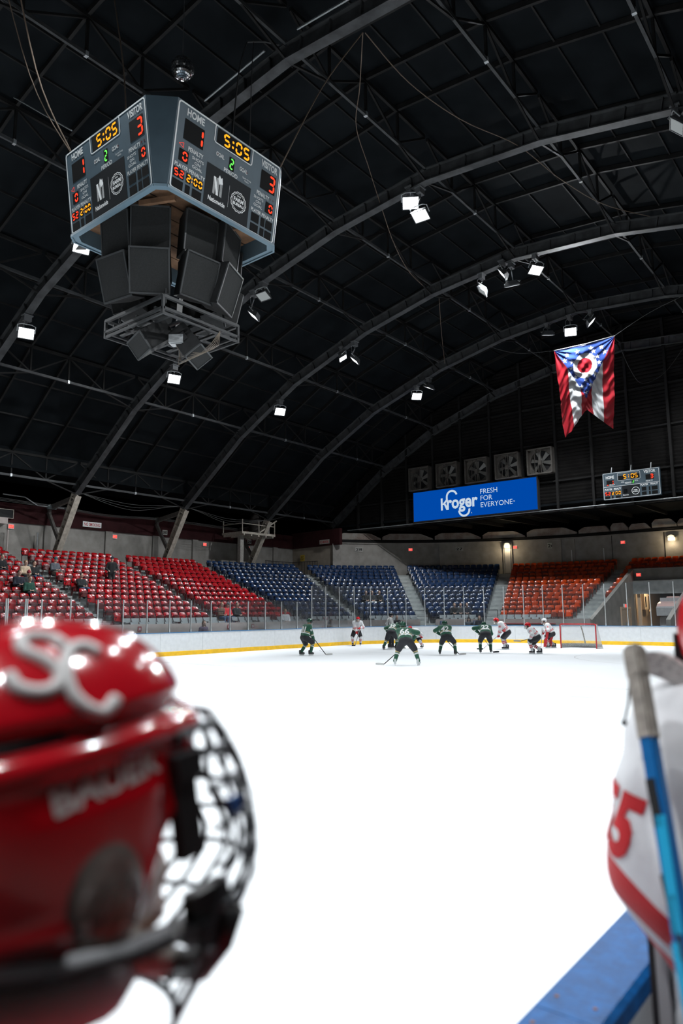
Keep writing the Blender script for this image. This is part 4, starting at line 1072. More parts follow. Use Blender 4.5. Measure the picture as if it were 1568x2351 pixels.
cable('roof_rope', [(-17.66,30.1,17.87),(-18.7,32,16.99),(-20.57,35.5,16.56)], .014, ROPE, 'short rope hanging between the second and third arches', 'rope')
cable('flag_line', [(-11.27,37.5,16.49),(-9.5,37.8,17.4),(-7.5,38,18.0)], .012, CABLE, 'thin line tying the flag top right corner to the roof')
cable('flag_line', [(-14.66,37.5,16.49),(-17,37.8,17.0),(-19,38,18.0)], .012, CABLE, 'thin line tying the flag top left corner to the roof')
cable('drooping_wire', [(-12.32,42.0,17.38),(-12.1,43,16.2),(-11.76,44,15.61),(-10.77,45,16.26),(-9.67,45.5,17.75)], .012, CABLE, 'wire drooping on the far wall right of the flag')
cable('suspension_rope', [(-14.94,8.2,13.0),(-15.3,7.4,14.9),(-15.3,6.3,18.9)], .02, ROPE, 'pair of ropes holding the left corner of the score board', 'rope')
cable('suspension_rope', [(-15.05,8.3,13.0),(-15.6,7.4,14.9),(-16.0,6.3,18.9)], .014, ROPE, 'thin second rope at the left corner of the score board', 'rope')
cable('suspension_rope', [(-14.4,9.4,13.0),(-15.6,10,16.5),(-16.9,10.4,20.0)], .02, ROPE, 'rope behind the left face of the score board', 'rope')
cable('suspension_rope', [(-12.6,11.2,13.0),(-13.84,12.6,17.34),(-15.0,14.0,20.0)], .022, CABLE, 'grey cable from the score board to the roof bracket')
cable('suspension_rope', [(-12.2,11.5,13.0),(-13.5,12.8,17.34),(-14.8,14.1,20.0)], .014, CABLE, 'thin cable beside the grey score board cable')
cable('suspension_rope', [(-11.5,11.9,13.0),(-11.17,13.2,15.92),(-10.54,14.2,17.9)], .018, ROPE, 'rope from the score board right corner to the nearest arch', 'rope')
cable('roof_bracket', [(-15.0,14.0,20.0),(-14.2,14.0,19.55),(-13.6,14.0,19.1)], .03, CABLE, 'bent steel rod linking the cable to the arch', 'rod')
cable('guy_rod', [(-19.89,9,17.44),(-16.41,9,14.7)], .02, GALV, 'straight thin steel rod left of the score board', 'rod')
for k in range(3):
    cable('wall_cable', [(-40.5,14,8.75-.1*k),(-40.5,22.3,8.5-.06*k),(-40.4,26,8.32-.05*k),(-40.5,30.5,8.5-.06*k),(-40.5,38,8.4-.08*k)], .02, CABLE, 'bundled cable along the maroon band, %s strand' % ('top','middle','lowest')[k])
for k in range(3):
    cable('sagging_wire', [(AM-24.3,22.3,9.0),(AM-24.5,26,8.75-.18*k),(AM-24.3,30,9.0),(AM-24.3,34,8.6-.16*k),(AM-24.3,38,8.9)], .012, CABLE, 'thin wire sagging between arch knees, %s' % ('upper','middle','lower')[k])

# the flag (burgee hung by its hoist)
FW_, FH_ = 3.35, 5.08
def flagcloth(name, c):
    m = mat(name, c, rough=.5); nt = m.node_tree; b_ = nt.nodes['Principled BSDF']; o_ = nt.nodes['Material Output']
    t_ = nt.nodes.new('ShaderNodeBsdfTranslucent'); t_.inputs[0].default_value = (*[min(1, x*1.3) for x in c], 1); mx = nt.nodes.new('ShaderNodeMixShader'); mx.inputs[0].default_value = .35
    nt.links.new(b_.outputs[0], mx.inputs[1]); nt.links.new(t_.outputs[0], mx.inputs[2]); nt.links.new(mx.outputs[0], o_.inputs[0]); return m
FRED = flagcloth('flag_red', (.36,.02,.03)); FWHT = flagcloth('flag_white', (.72,.74,.75)); FBLU = flagcloth('flag_blue', (.03,.06,.24))
fl = thing('hanging_flag', 'large swallow-tailed red, white and blue flag hung from the roof', 'flag', (-14.63, 37.5, 16.47))
NX, NZ = 150, 220
def flag_pt(s, t):
    # s across 0..1, t down the cloth 0..1 of the full side length
    taper = 1-.235*t*.9
    x = .0+ FW_*s*(1-.10*t) + .36*t*(1-s)*.95
    notch = .27*FH_*(1-abs(2*s-1))
    L = FH_-notch
    z = -L*t - .06*math.sin(PI*s)
    edge = abs(2*s-1)
    # drapery: radiating folds from the corners, swagged folds down the sides
    y = .07*math.sin(9*(s*1.2+t*1.1))*(.4+t) 
    yl = math.hypot(s*1.0, t*1.5)+1e-4; al = math.atan2(t*1.5, s)
    yr = math.hypot((1-s), t*1.5)+1e-4; ar = math.atan2(t*1.5, 1-s)
    y += .035*math.sin(16*al)*math.exp(-1.6*yl)+.035*math.sin(16*ar)*math.exp(-1.6*yr)
    sag = t*34 - 3.4*math.cos(2*PI*(s*2.5))*.8
    y += .055*math.sin(sag+1.3*math.sin(5*s))*min(1, t*2.2)*(.55+.45*math.sin(PI*5*s)**2)
    y += .02*math.sin(61*t+9*math.sin(6*s))*min(1, t*2)
    return (x, -y, z)
def flag_col(s, t):
    x = s-.5; L = (FH_-.27*FH_*(1-abs(2*s-1)))/FH_; zz = t*L      # distance down as a fraction of full length
    tri = .5*(1-zz/.61)
    cz = .235
    rr = math.hypot(x*FW_, (zz-cz)*FH_)
    if abs(x) < tri-.002:
        if rr < .42: return 0
        if rr < .70: return 1
        for (sx, sz) in STARS:
            a = math.atan2((zz-sz)*FH_, (x-sx)*FW_); r = math.hypot((zz-sz)*FH_, (x-sx)*FW_)
            if r < .155:
                q = ((a+PI/2) % (2*PI/5)) - PI/5; lim = .155*math.cos(PI*2/5)/math.cos(2*PI/5-abs(abs(q)-PI/5)) if True else 0
                if r < max(.06, lim): return 1
        return 2
    b = abs(x)
    if b < .105: return 0
    if b < .31: return 1
    return 0
STARS = [(.29,.075),(.34,.135),(.22,.165),(.245,.235),(.17,.35),(-.29,.075),(-.34,.135),(-.22,.165),(-.245,.235),(-.17,.35),(0,.395),(.085,.46),(-.085,.46),(0,.535),(.12,.06),(-.12,.06),(.16,.1)]
P = [[flag_pt(i/NX, j/NZ) for i in range(NX+1)] for j in range(NZ+1)]
mb = MB(); mb.v = [p for r in P for p in r]
for j in range(NZ):
    for i in range(NX):
        mb.f.append((j*(NX+1)+i, j*(NX+1)+i+1, (j+1)*(NX+1)+i+1, (j+1)*(NX+1)+i)); mb.m.append(flag_col((i+.5)/NX, (j+.5)/NZ))
cl_o = mb.build('cloth', [FRED, FWHT, FBLU], fl, smooth=True, fixn=False)
mb = MB(); mb.tube([(-.02,0,.02),(FW_/2,0,-.03),(FW_+.02,0,.02)], .022, 6); mb.build('hoist_rod', WHITE, fl)

# ------------------------------------------------------------------ signs and small fittings on the walls
def wall_frame(p, n):
    n = Vector(n).normalized(); x = Vector((0,0,1)).cross(n); return frame(p, x, (0,0,1))
def exit_sign(p, n, where):
    t = thing('exit_sign', 'small glowing red exit sign %s' % where, 'exit sign'); M = wall_frame(p, n); t.matrix_world = M
    mb = MB(); mb.box((0,0,-.05),(.34,.26,.1)); mb.build('case', WHITE, t)
    mb = MB(); mb.box((0,0,.004),(.29,.2,.01)); mb.build('lit_face', EXITRED, t)
    mb = MB(); text_into(mb,'EXIT',Matrix.Translation((0,0,.0105)),.13,.24,bold=.02); mb.build('lettering', glow('exit_letter', (1,.25,.2), 1.5), t)
def board_sign(name, p, n, txt, w, h, label, face=WHITE, ink=None, post=None):
    t = thing(name, label, 'sign'); M = wall_frame(p, n); t.matrix_world = M
    mb = MB(); mb.box((0,0,0),(w,h,.02)); mb.build('panel', face, t)
    mb = MB(); text_into(mb, txt, Matrix.Translation((0,0,.0115)), h*.62, w*.86, bold=.02); mb.build('lettering', ink or REDP, t)
NL = (1,0,0)
exit_sign((-40.85,19.9,7.04), NL, 'near the left edge of the concrete wall')
exit_sign((-40.85,26.85,7.0), NL, 'on the wall above the middle red section')
exit_sign((-40.85,34.5,7.02), NL, 'on the wall above the last red section')
exit_sign((-40.85,38.9,7.05), NL, 'beside the platform column')
def end_pt(sdeg=None, x=None, z=7, d=12.95):
    s = s_deg(sdeg) if sdeg is not None else LARC+(x-CX); p, n = path(s, d); return Vector((p.x,p.y,z)), -n
p, n = end_pt(sdeg=49.8, z=6.98); exit_sign(p, n, 'above the middle blue section')
p, n = end_pt(sdeg=72.2, z=6.98); exit_sign(p, n, 'beside the warm wall lamp above the orange seats')
p, n = end_pt(x=-16.5, z=6.9); exit_sign(p, n, 'above the seats over the tunnel')
exit_sign((-14.55, 50.22, 4.3), (0,-1,0), 'on the tunnel lintel')
exit_sign((-14.78, 47.8, 2.2), NL, 'above the double door inside the tunnel')
board_sign('no_smoking_sign', (-40.78,25.1,7.62), NL, 'NO SMOKING', 1.32, .34, 'white no smoking sign on the maroon band by the red seats')
p0 = Vector((-36.85,43.55,7.6)); board_sign('no_smoking_sign', p0, (-.08,-1,0), 'NO SMOKING', 1.1, .34, 'grimy no smoking sign on the maroon corner band', mat('sign_dirty', (.36,.33,.3), rough=.8, noise=.2))
DIRTY = mat('sign_grey', (.40,.40,.36), rough=.8, noise=.2)
board_sign('section_sign', (-40.78,30.8,7.6), NL, '30', .42, .34, 'square sign reading 30 on the maroon band', DIRTY, BLACKM)
board_sign('section_sign', (-40.81,39.0,7.55), NL, '29', .42, .34, 'square sign reading 29 beside the platform', mat('sign_dim', (.36,.35,.33), rough=.8), BLACKM)
for sd, tx, lab in ((38.4,'28','grey sign reading 28 on the concrete wall, far left'),(60.4,'27','grey sign reading 27 above the dark blue seats')):
    p, n = end_pt(sdeg=sd, z=6.98); board_sign('section_sign', p, n, tx, .62, .34, lab, mat('sign_dim', (.36,.35,.33), rough=.8), BLACKM)
p, n = end_pt(sdeg=79.6, z=6.98); board_sign('section_sign', p, n, '26', .55, .44, 'pale two-line sign above the orange seats', DIRTY, BLACKM)
board_sign('exit_only_sign', (-39.6,43.95,6.45), (-.08,-1,0), 'EXIT\nONLY', .5, .52, 'yellow EXIT ONLY sign on the corner wall', mat('sign_yellow', (.55,.38,.04), rough=.7), BLACKM)
# framed vent at the left edge, pipes, conduit box, wall lamps
vt = thing('wall_vent', 'framed dark vent grille on the maroon band at the left edge', 'vent', (-40.7, 18.9, 7.75))
mb = MB(); mb.box((0,0,0),(.04,2.0,.5)); mb.build('grille', BLACKM, vt)
mb = MB(); [mb.box((.03,0,s_*.25),(.04,2.04,.03)) for s_ in (-1,1)]; [mb.box((.03,s_*1.0,0),(.04,.03,.5)) for s_ in (-1,1)]; mb.build('frame', BEIGE, vt)
mb = MB(); mb.box((0,-.1,-.45),(.5,1.4,.35)); mb.build('duct', CONCL, vt)
for (u, z0, z1, lab) in ((19.6,4.8,6.8,'pale vertical pipe near the left edge of the wall'),(21.4,4.8,6.78,'grey vertical pipe left of the first arch leg')):
    mb = MB(); mb.tube([(-40.6,u,z0),(-40.6,u,z1)], .05, 8); mb.tube([(-40.6,u,z1-.05),(-40.6,u,z1)], .065, 8); mb.tube([(-40.6,u,z0),(-40.6,u,z0+.08)], .09, 8); tag(mb.build('wall_pipe', CONCL if u < 20 else GALV), lab, 'pipe')
cbx = thing('conduit_box', 'grey-green conduit box on the cables above the maroon band', 'box', (-40.4,22.1,8.38))
mb = MB(); mb.box((0,0,0),(.14,.56,.24)); mb.build('case', mat('box_teal', (.17,.21,.22), rough=.5), cbx)
mb = MB(); mb.box((.08,0,0),(.02,.5,.2)); mb.build('lid', mat('box_teal2', (.2,.25,.26), rough=.5), cbx)
mb = MB(); mb.tube([(0,-.28,0),(0,-.9,0),(0,-1.7,.42),(0,-3,.44)], .035, 6); mb.tube([(0,.28,.02),(0,.8,.02)], .03, 6); mb.build('conduit', GALV, cbx)
WARM = glow('warm_lamp', (1.0,.80,.48), 6.0)
def wall_lamp(p, n, label, pw):
    t = thing('wall_lamp', label, 'wall lamp'); M = wall_frame(p, n); t.matrix_world = M
    mb = MB(); pr = [(math.cos(a)*.24, math.sin(a)*.2) for a in np.linspace(0, PI, 9)]; mb.prism(pr, 0, .24); mb.build('hood', GALV, t)
    mb = MB(); mb.box((0,-.11,.12),(.42,.22,.22)); mb.build('diffuser', WARM, t)
    mb = MB(); ring_into(mb, rrect(0,-.11,.46,.26,.02), .03, .245); mb.build('guard', DARKG, t)
    L = bpy.data.lights.new('wall_lamp', 'POINT'); L.energy = pw; L.color = (1,.8,.52); L.shadow_soft_size = .12
    lo = bpy.data.objects.new('wall_lamp_bulb', L); COL.objects.link(lo); lo.parent = t; lo.location = (0,-.18,.42)
p, n = end_pt(sdeg=70.6, z=7.15, d=12.84); wall_lamp(p, n, 'glowing warm wall lamp on the pilaster between blue and orange seats', 60)
p, n = end_pt(x=-13.1, z=7.0); wall_lamp(p, n, 'glowing warm wall lamp at the right edge above the tunnel', 60)
mb = MB(); s = s_deg(70.6)
p, n = end_pt(sdeg=70.6, z=0, d=12.83); t = thing('downpipe_panel', 'pale framed panel below the warm wall lamp', 'panel'); t.matrix_world = wall_frame(Vector((p.x,p.y,5.95)), n)
mb = MB(); mb.box((0,0,0),(.42,2.0,.03)); mb.build('panel', mat('panel_grey', (.30,.29,.28), rough=.6), t)
mb = MB(); [mb.box((s_*.21,0,.02),(.03,2.0,.03)) for s_ in (-1,1)]; mb.build('edge_strip', GALV, t)
for x, z1, lab in ((-20.2, 6.8, 'thin bright metal strip on the column above the orange seats'),(-17.9,6.7,'thin metal strip beside the stairs above the orange seats')):
    p, n = end_pt(x=x if x > CX else None, sdeg=None if x > CX else 83.8, z=0, d=12.85); mb = MB(); mb.box((p.x,p.y,5.6),(.06,.04,1.9)); tag(mb.build('corner_guard', ALU), lab, 'strip')

# camera platform on the left wall
pf = thing('camera_platform', 'small beige railed platform perched on a column above the blue seats', 'platform', (-38.8, 37.2, 7.72))
mb = MB(); mb.prism([(-1.3,-1.7),(.9,-1.7),(.9,1.75),(-1.3,1.75)], 0, .16); [mb.beam((-1.3,y,-.06),(.9,y,-.06),.1,.14) for y in (-1.5,-.75,0,.75,1.5)]; mb.build('deck', BEIGE, pf)
for (x, y) in ((.86,-1.66),(.86,.02),(.86,1.7),(-1.2,-1.66),(-1.2,1.7)):
    mb = MB(); mb.beam((x,y,.1),(x,y,1.05),.06,.06,(1,0,0)); mb.build('rail_post', BEIGE, pf)
for z in (.75,):
    mb = MB(); mb.beam((.86,-1.66,z),(.86,1.7,z),.05,.05); mb.build('rail', BEIGE, pf); mb = MB(); mb.beam((.86,-1.66,z),(-1.2,-1.66,z),.05,.05); mb.build('rail', BEIGE, pf)
mb = MB(); mb.beam((.88,.1,.2),(.88,1.9,1.25),.06,.09); mb.build('brace', BEIGE, pf)
mb = MB(); mb.beam((.1,-1.1,-.06),(.1,-1.1,-3.0),.34,.3,(1,0,0)); mb.build('column', mat('column_paint', (.36,.34,.31), rough=.8, noise=.2), pf)
tp = thing('covered_equipment', 'dark tarpaulin-covered equipment standing on the small platform', 'cover', (-39.0, 37.9, 7.9))
mb = MB(); rr = [(.0,.55,.5),(.5,.56,.5),(1.0,.52,.46),(1.35,.42,.36),(1.6,.2,.2)]; P = []
for z, a, b in rr: P.append([(a*math.cos(2*PI*k/12)*(1+.12*math.sin(3*k)), b*math.sin(2*PI*k/12)*(1+.1*math.cos(5*k)), z) for k in range(12)])
mb.grid(P, len(rr), 12, closev=True); mb.add(P[-1], [tuple(range(12))]); mb.build('tarpaulin', mat('tarp', (.035,.03,.027), rough=.9, noise=.3), tp, smooth=True)
mb = MB(); mb.tube([(.5,.9,0),(.5,.9,.5)], .09, 10); mb.build('canister', mat('canister_grey', (.3,.3,.29), rough=.5), tp)
# black railing in the corner
rl = thing('corner_railing', 'black metal railing with vertical bars in the top corner behind the blue seats', 'railing')
seq = [(-39.9,39.9),(-39.9,43.0),(-37.3,43.2)]
for a, b in zip(seq[:-1], seq[1:]):
    A = Vector((*a,0)); B = Vector((*b,0))
    for z in (4.95, 6.05): mb = MB(); mb.beam(A+Vector((0,0,z)), B+Vector((0,0,z)), .04,.04); mb.build('rail', BLACKM, rl)
    n = int((B-A).length/.16)
    for k in range(n+1):
        p = A+(B-A)*(k/n); mb = MB(); mb.beam(p+Vector((0,0,4.8)), p+Vector((0,0,6.05)), .025,.025,(1,0,0)); mb.build('bar', BLACKM, rl)
# handrails at the foot of the aisles
for i, sa in enumerate(AISLES[:-1]):
    for sd in (-1,) if i < 3 else (-1, 1):
        s = sa+sd*(.55 if i in (0,1,2) else .42); p0, n = path(s, 2.75); t_ = Vector((-n.y,n.x,0)); 
        o = thing('aisle_rail', 'low black rail frame at the %s of aisle %s' % ('left foot' if sd < 0 else 'right foot', ('by the leftmost red section','between the red sections','between red and blue','left of the middle blue section','right of the middle blue section','between blue and orange')[i]), 'rail')
        mb = MB(); q = -t_*sd*0 ; a = p0+Vector((0,0,ztread(12))); 
        mb.tube([a, a+Vector((0,0,.85)), a+n*.0-t_*(-.9)*(-1 if sd > 0 else -1)+Vector((0,0,.85))], .02, 6); mb.tube([a+Vector((0,0,.45)), a-t_*.9+Vector((0,0,.45))], .015, 6); mb.tube([a-t_*.9, a-t_*.9+Vector((0,0,.85))], .02, 6); mb.build('rail_frame', BLACKM, o)

# ------------------------------------------------------------------ tunnel behind the goal
TX0, TX1 = -14.9, -10.85
slp = .392
def slopewall(x, label):
    mb = MB(); y0, y1 = 41.9, 50.42
    mb.prism([(y0,0),(y0,1.38),(y1,1.38+slp*(y1-y0)),(y1,0)], x-.0, x+.24, ax='x'); return struct(mb.build('wall_tunnel', CONC), label)
slopewall(TX0-.24, 'sloping concrete side wall left of the tunnel'); slopewall(TX1, 'sloping concrete side wall right of the tunnel')
mb = MB(); mb.box(((TX0-.24+TX1+8)/2, 50.5, 4.24), (TX1-TX0+8.5, .3, .97)); struct(mb.build('wall_lintel', CONC), 'concrete lintel over the tunnel')
mb = MB(); mb.box((TX0-.1, 53.5, 1.9), (.2, 6.4, 3.8)); struct(mb.build('wall_tunnel', mat('tunnel_cream', (.42,.33,.25), rough=.8, noise=.1)), 'cream left wall inside the tunnel')
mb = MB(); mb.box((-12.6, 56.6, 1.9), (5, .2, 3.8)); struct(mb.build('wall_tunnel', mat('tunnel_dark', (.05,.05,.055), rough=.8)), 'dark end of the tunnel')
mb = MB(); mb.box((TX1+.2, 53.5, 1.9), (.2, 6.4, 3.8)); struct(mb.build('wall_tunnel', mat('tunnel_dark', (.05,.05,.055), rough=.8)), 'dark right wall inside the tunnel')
mb = MB(); mb.box((-12.8, 53.6, 3.86), (5, 6.6, .1)); struct(mb.build('ceiling', mat('tunnel_ceiling', (.2,.17,.13), rough=.9)), 'tunnel ceiling')
mb = MB(); mb.box((-12.8, 49.4, -.06), (4.6, 14.6, .1)); struct(mb.build('floor', CONC), 'tunnel floor')
CREAM = mat('cream_paint', (.60,.44,.30), rough=.6, noise=.06)
tcn = thing('tunnel_post', 'cream painted post at the tunnel mouth', 'post', (-14.62, 50.3, 0)); mb = MB(); mb.box((0,0,1.88),(.2,.2,3.76)); mb.build('post', CREAM, tcn); mb = MB(); mb.box((0,0,.05),(.28,.28,.1)); mb.build('base', CREAM, tcn)
for k in range(3):
    mb = MB(); mb.tube([(TX0+.1, 50.9+.5*k, 3.62-.04*k),(TX1, 50.9+.5*k, 3.62-.04*k)], .06, 8); tag(mb.build('ceiling_pipe', CREAM), 'cream pipe across the tunnel ceiling, %s' % ('front one','middle one','rear one')[k], 'pipe')
dr = struct(thing('door_1', 'cream double door in the tunnel side wall', 'door', (TX0+.02, 48.0, 0)))
del dr['category']
for k in (-1, 1):
    mb = MB(); mb.box((0,k*.45,1.0),(.06,.86,1.96)); lf = mb.build('door_leaf', mat('door_cream', (.50,.40,.31), rough=.6, noise=.08), dr)
    mb = MB(); mb.box((.05,k*.1,1.0),(.05,.05,.3)); mb.build('handle', GALV, lf)
mb = MB(); mb.box((.01,0,2.06),(.1,1.95,.16)); [mb.box((.01,s_*.94,1.0),(.1,.08,2.0)) for s_ in (-1,1)]; mb.box((.03,0,1.0),(.1,.06,2.0)); mb.build('door_frame', CREAM, dr)
bx_ = thing('fuse_box', 'cream wall box with conduit loop inside the tunnel', 'box', (TX0+.15, 51.9, 2.5)); mb = MB(); mb.box((0,0,0),(.24,.9,1.1)); mb.build('case', mat('fuse_cream', (.45,.37,.29), rough=.6), bx_)
mb = MB(); mb.box((.14,-.2,0),(.03,.18,.7)); mb.build('slot', BLACKM, bx_); mb = MB(); mb.tube([(.1,.5,.45),(.1,.9,.45),(.1,.95,-.5),(.1,.6,-.7)], .05, 6); mb.build('conduit', CREAM, bx_)
L = bpy.data.lights.new('tunnel_lamp', 'AREA'); L.energy = 70; L.color = (1,.72,.42); L.size = .6; lo = bpy.data.objects.new('tunnel_lamp', L); COL.objects.link(lo)
tl = thing('tunnel_ceiling_lamp', 'warm ceiling lamp inside the tunnel near the cream wall', 'lamp', (-13.9, 51.6, 3.5)); mb = MB(); mb.box((0,0,.08),(.3,1.2,.1)); mb.build('case', WHITE, tl); mb = MB(); mb.box((0,0,.02),(.24,1.1,.03)); mb.build('diffuser', WARM, tl)
lo.parent = tl; lo.location = (0,0,-.02)
# ice resurfacer parked in the tunnel
zr = thing('ice_resurfacer', 'white and pink ice resurfacer parked inside the tunnel', 'ice resurfacer', (-12.3, 49.6, 0))
ZW1 = mat('resurfacer_grey', (.42,.43,.44), rough=.4, noise=.1); ZP = mat('resurfacer_pink', (.72,.48,.44), rough=.4)
def chamfer_box(name, c, d, m, parent, b=.06):
    mb = MB(); mb.box(c, d); o = mb.build(name, m, parent); bm = bmesh.new(); bm.from_mesh(o.data); bmesh.ops.bevel(bm, geom=bm.edges, offset=b, segments=2, affect='EDGES'); bm.to_mesh(o.data); bm.free(); return o
mb = MB(); mb.prism([(-.9,1.55),(-.9,2.05),(-.55,2.32),(.1,2.45),(.1,2.7),(1.6,2.7),(1.6,1.55)], -.85, .85, ax='x'); mb.build('snow_tank', ZW1, zr)
mb = MB(); mb.prism([(-.88,2.06),(-.54,2.34),(.1,2.47),(.1,2.43),(-.52,2.30),(-.9,2.03)], -.86, .86, ax='x'); mb.build('tank_lid', ZP, zr)
chamfer_box('hood', (-.1,.9,2.72), (.8,1.2,.14), ZP, zr, .03)
chamfer_box('body', (0,.9,1.0), (1.6,2.8,1.0), ZW1, zr); chamfer_box('conditioner', (0,2.5,.4), (2.0,.6,.5), DARKG, zr, .04)
for (x, y) in ((-.8,0),(.8,0),(-.8,1.8),(.8,1.8)):
    mb = MB(); mb.tube([(x-.15,y,.42),(x+.15,y,.42)], .42, 16); mb.build('wheel', BLACK, zr)
mb = MB(); mb.box((0,1.2,2.95),(.7,.6,.5)); mb.build('seat_back', BLACK, zr)

# ------------------------------------------------------------------ figures: one continuous skin from blended limb volumes
def A3(*p): return np.array(p if len(p) == 3 else p[0], float)
class Body:
    def __init__(s): s.pr = []
    def cone(s, a, b, ra, rb, tag, k=.035): s.pr.append(('c', A3(a), A3(b), ra, rb, tag, k))
    def ell(s, c, r, tag, R=None, k=.03): s.pr.append(('e', A3(c), A3(r), np.eye(3) if R is None else np.array(R), None, tag, k))
    def dist(s, p, X):
        if p[0] == 'c':
            a, b, ra, rb = p[1], p[2], p[3], p[4]; ab = b-a; t = np.clip(((X-a)@ab)/max(1e-9, ab@ab), 0, 1)
            return np.linalg.norm(X-a-t[..., None]*ab, axis=-1)-(ra+(rb-ra)*t), t
        c, r, R = p[1], p[2], p[3]; q = (X-c)@R; k0 = np.linalg.norm(q/r, axis=-1); k1 = np.linalg.norm(q/(r*r), axis=-1)+1e-9
        return k0*(k0-1)/k1, np.clip(.5+q[..., 2]/(2*r[2]), 0, 1)
    def field(s, X, wob=None):
        d = None
        for p in s.pr:
            e, _ = s.dist(p, X); k = p[6]
            if d is None: d = e
            else:
                h = np.clip(.5+.5*(e-d)/k, 0, 1); d = e*(1-h)+d*h-k*h*(1-h)
        if wob is not None: d = d+wob(X)
        return d
    def mesh(s, name, vox, colour, mats, wob=None, smooth=True):
        lo = np.min([np.minimum(p[1], p[2])-max(p[3], p[4]) if p[0] == 'c' else p[1]-p[2].max() for p in s.pr], axis=0)-2.5*vox
        hi = np.max([np.maximum(p[1], p[2])+max(p[3], p[4]) if p[0] == 'c' else p[1]+p[2].max() for p in s.pr], axis=0)+2.5*vox
        n = np.ceil((hi-lo)/vox).astype(int)+1
        g = [lo[i]+vox*np.arange(n[i]) for i in range(3)]
        X = np.stack(np.meshgrid(*g, indexing='ij'), -1); D = s.field(X, wob); S = D < 0
        c8 = [(i,j,k) for i in (0,1) for j in (0,1) for k in (0,1)]
        def sub(A, o): return A[o[0]:A.shape[0]-1+o[0], o[1]:A.shape[1]-1+o[1], o[2]:A.shape[2]-1+o[2]]
        cnt = sum(sub(S, o).astype(int) for o in c8); act = (cnt > 0) & (cnt < 8)
        idx = -np.ones(act.shape, int); idx[act] = np.arange(act.sum())
        acc = np.zeros(act.shape+(3,)); num = np.zeros(act.shape)
        for a in c8:
            for ax in range(3):
                if a[ax]: continue
                b = list(a); b[ax] = 1; b = tuple(b)
                da, db = sub(D, a), sub(D, b); cr = (da < 0) != (db < 0)
                t = np.where(cr, da/np.where(cr, da-db, 1), 0)
                off = np.zeros(act.shape+(3,)); 
                for q in range(3): off[..., q] = a[q]
                off[..., ax] = t
                acc += off*cr[..., None]; num += cr
        ijk = np.argwhere(act); V = lo+vox*(ijk+acc[act]/num[act][:, None])
        F = []
        for ax in range(3):
            o1, o2 = [(1,2),(2,0),(0,1)][ax]
            sl = [slice(1,-1)]*3; sl[ax] = slice(0,-1); nx = [slice(1,-1)]*3; nx[ax] = slice(1,None)
            # all grid edges along ax with interior other indices
            A = S[tuple(sl)]; B = S[tuple(nx)]; ed = np.argwhere(A != B); 
            if len(ed) == 0: continue
            base = ed.copy(); base[:, o1] += 1; base[:, o2] += 1
            sgn = A[A != B]
            def cell(d1, d2):
                q = base.copy(); q[:, o1] += d1; q[:, o2] += d2; return idx[q[:,0], q[:,1], q[:,2]]
            q = np.stack([cell(-1,-1), cell(0,-1), cell(0,0), cell(-1,0)], 1)
            q[~sgn] = q[~sgn][:, ::-1]; F.append(q)
        F = np.concatenate(F); F = F[(F >= 0).all(1)]
        C = V[F].mean(1); best = None; bi = None; bt = None
        for i, p in enumerate(s.pr):
            e, t = s.dist(p, C)
            if best is None: best = e.copy(); bi = np.zeros(len(C), int); bt = t.copy()
            else:
                m = e < best; best[m] = e[m]; bi[m] = i; bt[m] = t[m]
        me = bpy.data.meshes.new(name); me.from_pydata([tuple(v) for v in V], [], [tuple(f) for f in F])
        for m in mats: me.materials.append(m)
        mi = [colour(s.pr[i][5], float(t), c) for i, t, c in zip(bi, bt, C)]
        me.polygons.foreach_set('material_index', mi); me.polygons.foreach_set('use_smooth', [smooth]*len(me.polygons)); me.update()
        return me
def ik(a, b, l1, l2, pole):
    a, b, pole = A3(a), A3(b), A3(pole); d = b-a; L = np.linalg.norm(d); D = d/L; L = min(L, (l1+l2)*.995)
    x = (l1*l1-l2*l2+L*L)/(2*L); h = math.sqrt(max(0, l1*l1-x*x)); pp = pole-D*(pole@D); pp = pp/(np.linalg.norm(pp)+1e-9)
    return a+D*x+pp*h, a+D*L
def project_text(name, me_body, body, M, h, w, m, parent, bold=.03, eps=.004, maxd=.5, edge=.03):
    """lettering wrapped onto a body mesh: M frame (x right, y up, z out), rays go along -z"""
    bvh = BVHTree.FromPolygons([v.co for v in me_body.vertices], [tuple(p.vertices) for p in me_body.polygons])
    vs, fs, W0, H0 = text_geo(body, bold); bm = bmesh.new(); vv = [bm.verts.new((v[0]*w/W0, v[1]*h/H0, 0)) for v in vs]
    for f in fs:
        try: bm.faces.new([vv[i] for i in f])
        except ValueError: pass
    for _ in range(5):
        ed = [e for e in bm.edges if e.calc_length() > edge]
        if not ed: break
        bmesh.ops.subdivide_edges(bm, edges=ed, cuts=1); bmesh.ops.triangulate(bm, faces=bm.faces[:])
    z = (M.to_3x3() @ Vector((0,0,1))).normalized(); dead = []
    for v in bm.verts:
        p = M @ v.co; hit = bvh.ray_cast(p+z*maxd, -z, maxd*2)
        if hit[0] is None: v.co = p; dead.append(v)
        else: v.co = hit[0]+z*eps
    bmesh.ops.delete(bm, geom=dead, context='VERTS')
    me = bpy.data.meshes.new(name); bm.to_mesh(me); bm.free(); me.materials.append(m); return link(name, me, parent)

